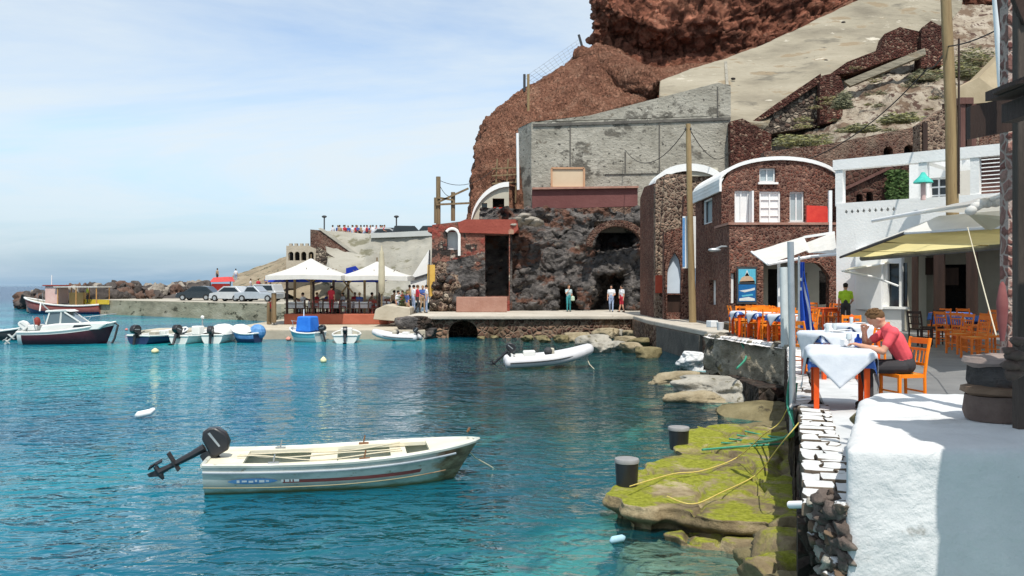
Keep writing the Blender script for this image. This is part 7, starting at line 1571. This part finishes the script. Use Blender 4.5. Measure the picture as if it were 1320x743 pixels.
for k, (px, Yq) in enumerate(((513, 54), (519, 55), (524, 53), (528, 56), (533, 54.5), (538, 53.5), (545, 55), (508, 56.5), (550, 54))): crowd(k, (xpx(px, Yq), Yq, QZ if px > 527 else .95), rnd.uniform(0, 6), 'person standing in the group between the taverna and the white sail wall', 'people gathered beside the taverna')
person('staff', U(427, 404, 55.4) - V((0, 0, .0)), 1.2, 'person in a bright red top standing at the taverna railing', {}, (skin, redc, redc, shoe), hair_dk, voxel=.03)
crowd(1, (xpx(356, 56), 55, .5), 2, 'person in red standing at the jetty end of the taverna', None)
# pale concrete block, sail-like white wall, yellow door, jetty pile, plants
o = MB().prism([U(481, 412, 52), U(530, 416, 52), U(528, 397, 52), U(497, 393, 52), U(484, 399, 52)], (0, 3, 0)).build('concrete_block', jetty_m, bevel=.05); tag(o, 'pale tilted concrete block on the jetty before the gathered people', 'concrete block')
t = thing('white_sail_wall', 'steep white triangular wall leaning against the red terrace building', 'wall', U(542, 385, 60)); MB().prism([U(530, 390, 60), U(553, 390, 60), U(553, 322, 60), U(529, 360, 60)], (0, 1, 0)).build('wall', white_plaster, t); MB().bar(U(528, 361, 59.9), U(554, 353, 59.9), .12).build('beam', dgrey, t)
t = thing('yellow_door', 'ochre yellow door post beside the white triangular wall', 'door post', U(556, 390, 57)); MB().box(U(556, 362, 57), (.5, .2, 2.1)).build('panel', M('ochre_door', [(.55, .33, .06), (.65, .42, .1)], 3, .6), t); MB().box(U(553, 362, 56.9), (.08, .24, 2.2)).build('frame', timber, t)
tag(MB().tube([U(353, 416, 54), U(353, 378, 54)], .16, 8).build('mooring_pile', timber), 'grey wooden mooring pile at the sea end of the taverna', 'pile')
tag(MB().tube([U(347, 418, 55), U(347, 390, 55)], .16, 8).build('mooring_pile', timber), 'shorter grey wooden pile beside the taverna mooring pile', 'pile')
tag(bush('potted_plant', U(519, 398, 53), (.5, .4, 1.2), 350, (leaf_d, M('brown_leaves', [(.10, .05, .03), (.16, .09, .05)], 3, .8)), .12), 'brown green bushy plant beside the concrete block', 'plant')

# ------------------------------------------------------------------ breakwater: boulders, cars, people, red awning
bl = [boulder_m, boulder_m, boulder_b, boulder_m, boulder_l]
protos = []
for k in range(9): protos.append(rock('boulder', (0, 0, 0), (1.4, 1.3, 1.25), bl[k % 5], 'rough boulder in the dark breakwater heap', 'boulder', 'boulders of the breakwater', k + 400, sub=4, amp=.8, flat=1.4))
used = set(); rnd = random.Random(5)
for i in range(270):
    s = rnd.random(); px = lerp(36, 350, i / 270) + rnd.uniform(-4, 4); Yq = rnd.uniform(92, 112); row = rnd.random()
    prof = 396 - 22 * min(1, (px - 34) / 55) - 3 * math.sin(px * .06); prof = min(prof, 386)
    base = 386; py = lerp(base, prof + 3, row); pz = CZ - (py - 367) / F * Yq
    r = rnd.uniform(.42, .95) * (1 if px < 270 else .6); k = i % 9
    if px > 215 and py > 382: continue
    loc = V((xpx(px, Yq + row * 8), Yq + row * 8, max(.4, CZ - (py - 367) / F * (Yq + row * 8)) - r * .5)); o = protos[k] if k not in used else dup(protos[k], loc)
    used.add(k); put(o, loc, rnd.uniform(0, 6.28), rnd.uniform(-1.2, 1.2), rnd.uniform(-1.2, 1.2), (r * rnd.uniform(.8, 1.2), r * rnd.uniform(.8, 1.2), r * rnd.uniform(.75, 1.1)))
mb = MB(); n = 60; vs = []
for i in range(n + 1):
    px = lerp(34, 400, i / n); top = CZ - (min(386, 390 - 24 * min(1, (px - 30) / 60)) - 367) / F * 110
    for (Yq, z) in ((93, .2), (99, lerp(.6, top, .5)), (108, top - 1.1), (118, 0)): vs.append((xpx(px, Yq), Yq, z))
mb.add(vs, [(i * 4 + j, i * 4 + j + 1, (i + 1) * 4 + j + 1, (i + 1) * 4 + j) for i in range(n) for j in range(3)]); o = mb.build('breakwater_core', boulder_m, smooth='all'); struct(o); displace(o, .4, .6, 1)
def make_car(name, label, paint, L=4.0, suv=False, pick=False):
    t = thing(name, label, 'car'); w = 1.66; h = 1.45 if not suv else 1.62
    if pick: pr = [(-.5, .28), (-.5, .78), (-.12, .85), (-.11, .95), (.02, h), (.2, h), (.28, .92), (.5, .8), (.5, .28)]
    elif suv: pr = [(-.5, .28), (-.5, .85), (-.47, 1.0), (-.42, h), (.1, h), (.24, .98), (.48, .85), (.5, .3)]
    else: pr = [(-.5, .25), (-.5, .8), (-.46, .92), (-.32, h - .05), (-.15, h), (.05, h - .02), (.26, .9), (.47, .76), (.5, .28)]
    MB().prism([(x * L, -w / 2, z) for x, z in pr], (0, w, 0)).build('body', paint, t, bevel=.07, seg=3)
    for s in (-1, 1):
        if pick: g = [(-.08, .93), (-.0 + .03, h - .1), (.18, h - .1), (.25, .95)]
        elif suv: g = [(-.43, 1.0), (-.39, h - .12), (.08, h - .12), (.2, 1.0)]
        else: g = [(-.4, .92), (-.29, h - .14), (.03, h - .12), (.2, .92)]
        MB().prism([(x * L, s * (w / 2 + .005), z) for x, z in g], (0, -s * .02, 0)).build('side_window', glass_d, t)
        for x in (-.31, .31):
            o = MB().lathe([(.31, -.1), (.31, .1)], (x * L, s * (w / 2 - .07), .31), 16, Matrix.Rotation(R(90), 3, 'X')).build('wheel', tyre_m, t); MB().lathe([(.18, -.11), (.18, .11)], (x * L, s * (w / 2 - .07), .31), 12, Matrix.Rotation(R(90), 3, 'X')).build('rim', steel, o)
        MB().ell((.485 * L, s * .6, .66), (.06, .16, .09)).build('headlight', white_paint, t)
    MB().prism([(.065 * L + (.12 * L if pick else 0), -.68, h - .1), (.24 * L + (.02 * L if pick else 0), -.72, .95), (.24 * L + (.02 * L if pick else 0), .72, .95), (.065 * L + (.12 * L if pick else 0), .68, h - .1)], (.03, 0, .03)).build('windscreen', glass_d, t)
    MB().box((.5 * L, 0, .42), (.1, w - .1, .16)).build('bumper', dgrey, t, bevel=.02)
    return t
car_b = M('black_car_paint', [(.016, .02, .024), (.022, .028, .032)], 3, .25, spec=.6, coat=.5); car_w = M('white_car_paint', [(.42, .44, .46), (.5, .52, .53)], 3, .3, spec=.5, coat=.5); car_s = M('silver_car_paint', [(.36, .4, .44), (.44, .48, .52)], 3, .3, metal=.3, coat=.5)
def BW(px, Yq): return V((xpx(px, Yq), Yq, 1.5))
put(make_car('parked_car', 'black hatchback parked before the red awning on the breakwater road', car_b, 3.9), BW(255, 86), R(176))
put(make_car('parked_car', 'white car parked beside the silver pickup on the breakwater', car_w, 3.7), BW(297, 81), R(162))
put(make_car('parked_car', 'silver grey pickup with open back parked near the taverna on the breakwater', car_s, 4.2, pick=True), BW(334, 80), R(168))
put(make_car('parked_car', 'white van like car parked behind the silver pickup', car_w, 4.3, suv=True), BW(338, 86), R(160))
put(make_car('parked_car', 'dark parked car half hidden behind the white car', car_s, 3.9), BW(312, 86), R(10))
t = thing('red_awning', 'bright red sloping awning stall behind the black car on the breakwater', 'stall', U(285, 385, 92)); MB().prism([U(270, 364, 92), U(297, 363, 92), U(294, 357, 94), U(275, 358, 94)], (0, 1.5, 0)).build('canopy', red_m, t); MB().prism([U(271, 382, 92.5), U(290, 382, 92.5), U(292, 366, 92.5), U(273, 366, 92.5)], (0, 1.5, 0)).build('side_panel', red_m, t)
for px in (271, 297): MB().bar(U(px, 385, 92), U(px, 363, 92), .1).build('post', dgrey, t)
crowd(3, U(280, 363.5, 112), 1, 'lone dark figure standing on the boulders above the red awning', None); crowd(0, U(304, 364, 112), 2, 'lone figure standing on the boulders above the white car', None)
for k, (px, py) in enumerate(((323, 368), (333, 368), (343, 365), (348, 366))): crowd(k, U(px, py, 100) - V((0, 0, 1.0)), 2 * k, 'small figure among the scrub behind the parked cars', 'figures behind the parked cars')

# ------------------------------------------------------------------ far: castle-like house, brick stair wall, road ramp with cars, lamps and people
Yq = 92; t = thing('crenellated_house', 'small pale stone house with battlements and a row of arched windows', 'house', U(390, 350, Yq))
def cr(px, py): return (xpx(px, Yq), zpy(py, Yq))
ou = [cr(369, 352), cr(411, 352), cr(411, 316)]; tp = []
for k in range(6): a = 411 - k * 7; tp += [cr(a, 314), cr(a - 3.5, 314), cr(a - 3.5, 317), cr(a - 7, 317)]
MB().holed(ou + tp[:-1] + [cr(369, 317)], [arch(xpx(p, Yq), zpy(336, Yq), .55, .95) for p in (375, 383, 391.5, 401)], yplane(Yq), .5).build('wall', M('pale_tuff', [(.36, .31, .24), (.47, .42, .34)], .8, .9, .05, 3), t)
MB().box((xpx(390, Yq), Yq + .9, zpy(330, Yq)), (3.2, .1, 1.6)).build('dark_room', recess_dark, t)
MB().prism([U(369, 352, Yq + .5), U(369, 352, Yq + 5), U(369, 318, Yq + 5), U(369, 318, Yq + .5)], (.3, 0, 0)).build('side_wall', M('pale_tuff', []), t) if False else None
MB().prism([U(362, 372, 93), U(415, 372, 93), U(411, 352, 93), U(369, 350, 93), U(363, 362, 93)], (0, 3, 0)).build('lower_wall', M('tan_masonry', [(.27, .22, .16), (.38, .32, .25)], .6, .9, .1, 3), t)
wall('brick_stair_wall', [(400, 296, 88), (412, 297, 88), (476, 341, 86), (470, 346, 86), (436, 332, 87), (400, 318, 88)], (0, 1, 0), ret_brick, 'sloping dark red brick stair wall beside the crenellated house', 'stair wall')
wall('brick_stair_coping', [(410, 295, 87.9), (413, 294, 87.9), (480, 340, 85.9), (476, 343, 85.9)], (0, 1.3, 0), road_stone, 'pale coping running down the red brick stair wall', 'coping')
wall('lower_stair_wall', [(405, 352, 86), (470, 352, 86), (450, 343, 86), (424, 328, 86), (408, 318, 86)], (0, 1.5, 0), grey_rubble, 'grey brown rubble stair wall below the red brick stair', 'stair wall')
t = thing('road_wall', 'long pale stone wall carrying the harbour road above the taverna', 'wall', U(490, 345, 90))
o = sheet([[(425, 345, 84), (470, 382, 82), (520, 384, 78), (560, 386, 74)], [(420, 320, 87.5), (470, 332, 86), (520, 336, 82), (560, 340, 79)], [(412, 297, 90), (470, 301, 88), (520, 302, 85), (560, 301, 82)]], 60, 40).build('wall_face', road_stone, t, smooth='all'); displace(o, .15, .6, 2, 5); so = o.modifiers.new('s', 'SOLIDIFY'); so.thickness = 1.5; so.offset = -1
MB().prism([U(478, 307, 86.6), U(560, 304, 81.6), U(560, 297, 81.6), U(478, 301, 86.6)], (0, .5, 0)).build('parapet', M('pale_parapet', [(.5, .5, .47), (.58, .58, .55)], .5, .85), t)
RZ = zpy(301.5, 90) - .75
mb = slab([(xpx(415, 91), 91), (xpx(560, 83), 83), (xpx(600, 96), 96), (xpx(420, 106), 106)], RZ - .5, RZ); struct(mb.build('upper_road', paving))
for px, lab in ((418, 'thin dark lamp post at the seaward end of the upper road'), (511, 'thin dark lamp post in the middle of the upper road')):
    t = thing('lamp_post', lab, 'lamp post', U(px, 300, 92)); MB().tube([U(px, 300, 92), U(px, 280, 92)], .08, 6).build('pole', dgrey, t); MB().ell(U(px, 279.5, 92), (.28, .2, .14)).build('lamp_head', dgrey, t)
c1_ = make_car('parked_car', 'dark parked off-roader on the upper road by the cliff', car_b, 4.2, suv=True); put(c1_, (xpx(529, 90), 90, RZ), R(10), sc=.95)
dup(c1_, (xpx(552, 90), 90, RZ), R(170), 'dark car at the cliff end of the upper road'); c2_ = make_car('parked_car', 'white parked car among the people on the upper road', car_w, 3.9); put(c2_, (xpx(501, 92), 92, RZ), R(5)); dup(c2_, (xpx(470, 93), 93, RZ), R(185), 'white parked car nearer the seaward lamp post on the upper road'); dup(c1_, (xpx(515, 93), 93, RZ), R(0), 'dark parked car beside the middle lamp post on the upper road')
for k in range(22): px = lerp(430, 500, k / 22) + rnd.uniform(-2, 2); crowd(k, (xpx(px, 91.3), 91.3 + rnd.uniform(0, .5), RZ), rnd.uniform(0, 6), 'tiny figure in the row of people along the upper road', 'people on the upper road')
print('objects', len(bpy.data.objects), 'verts', sum(len(m.vertices) for m in bpy.data.meshes))
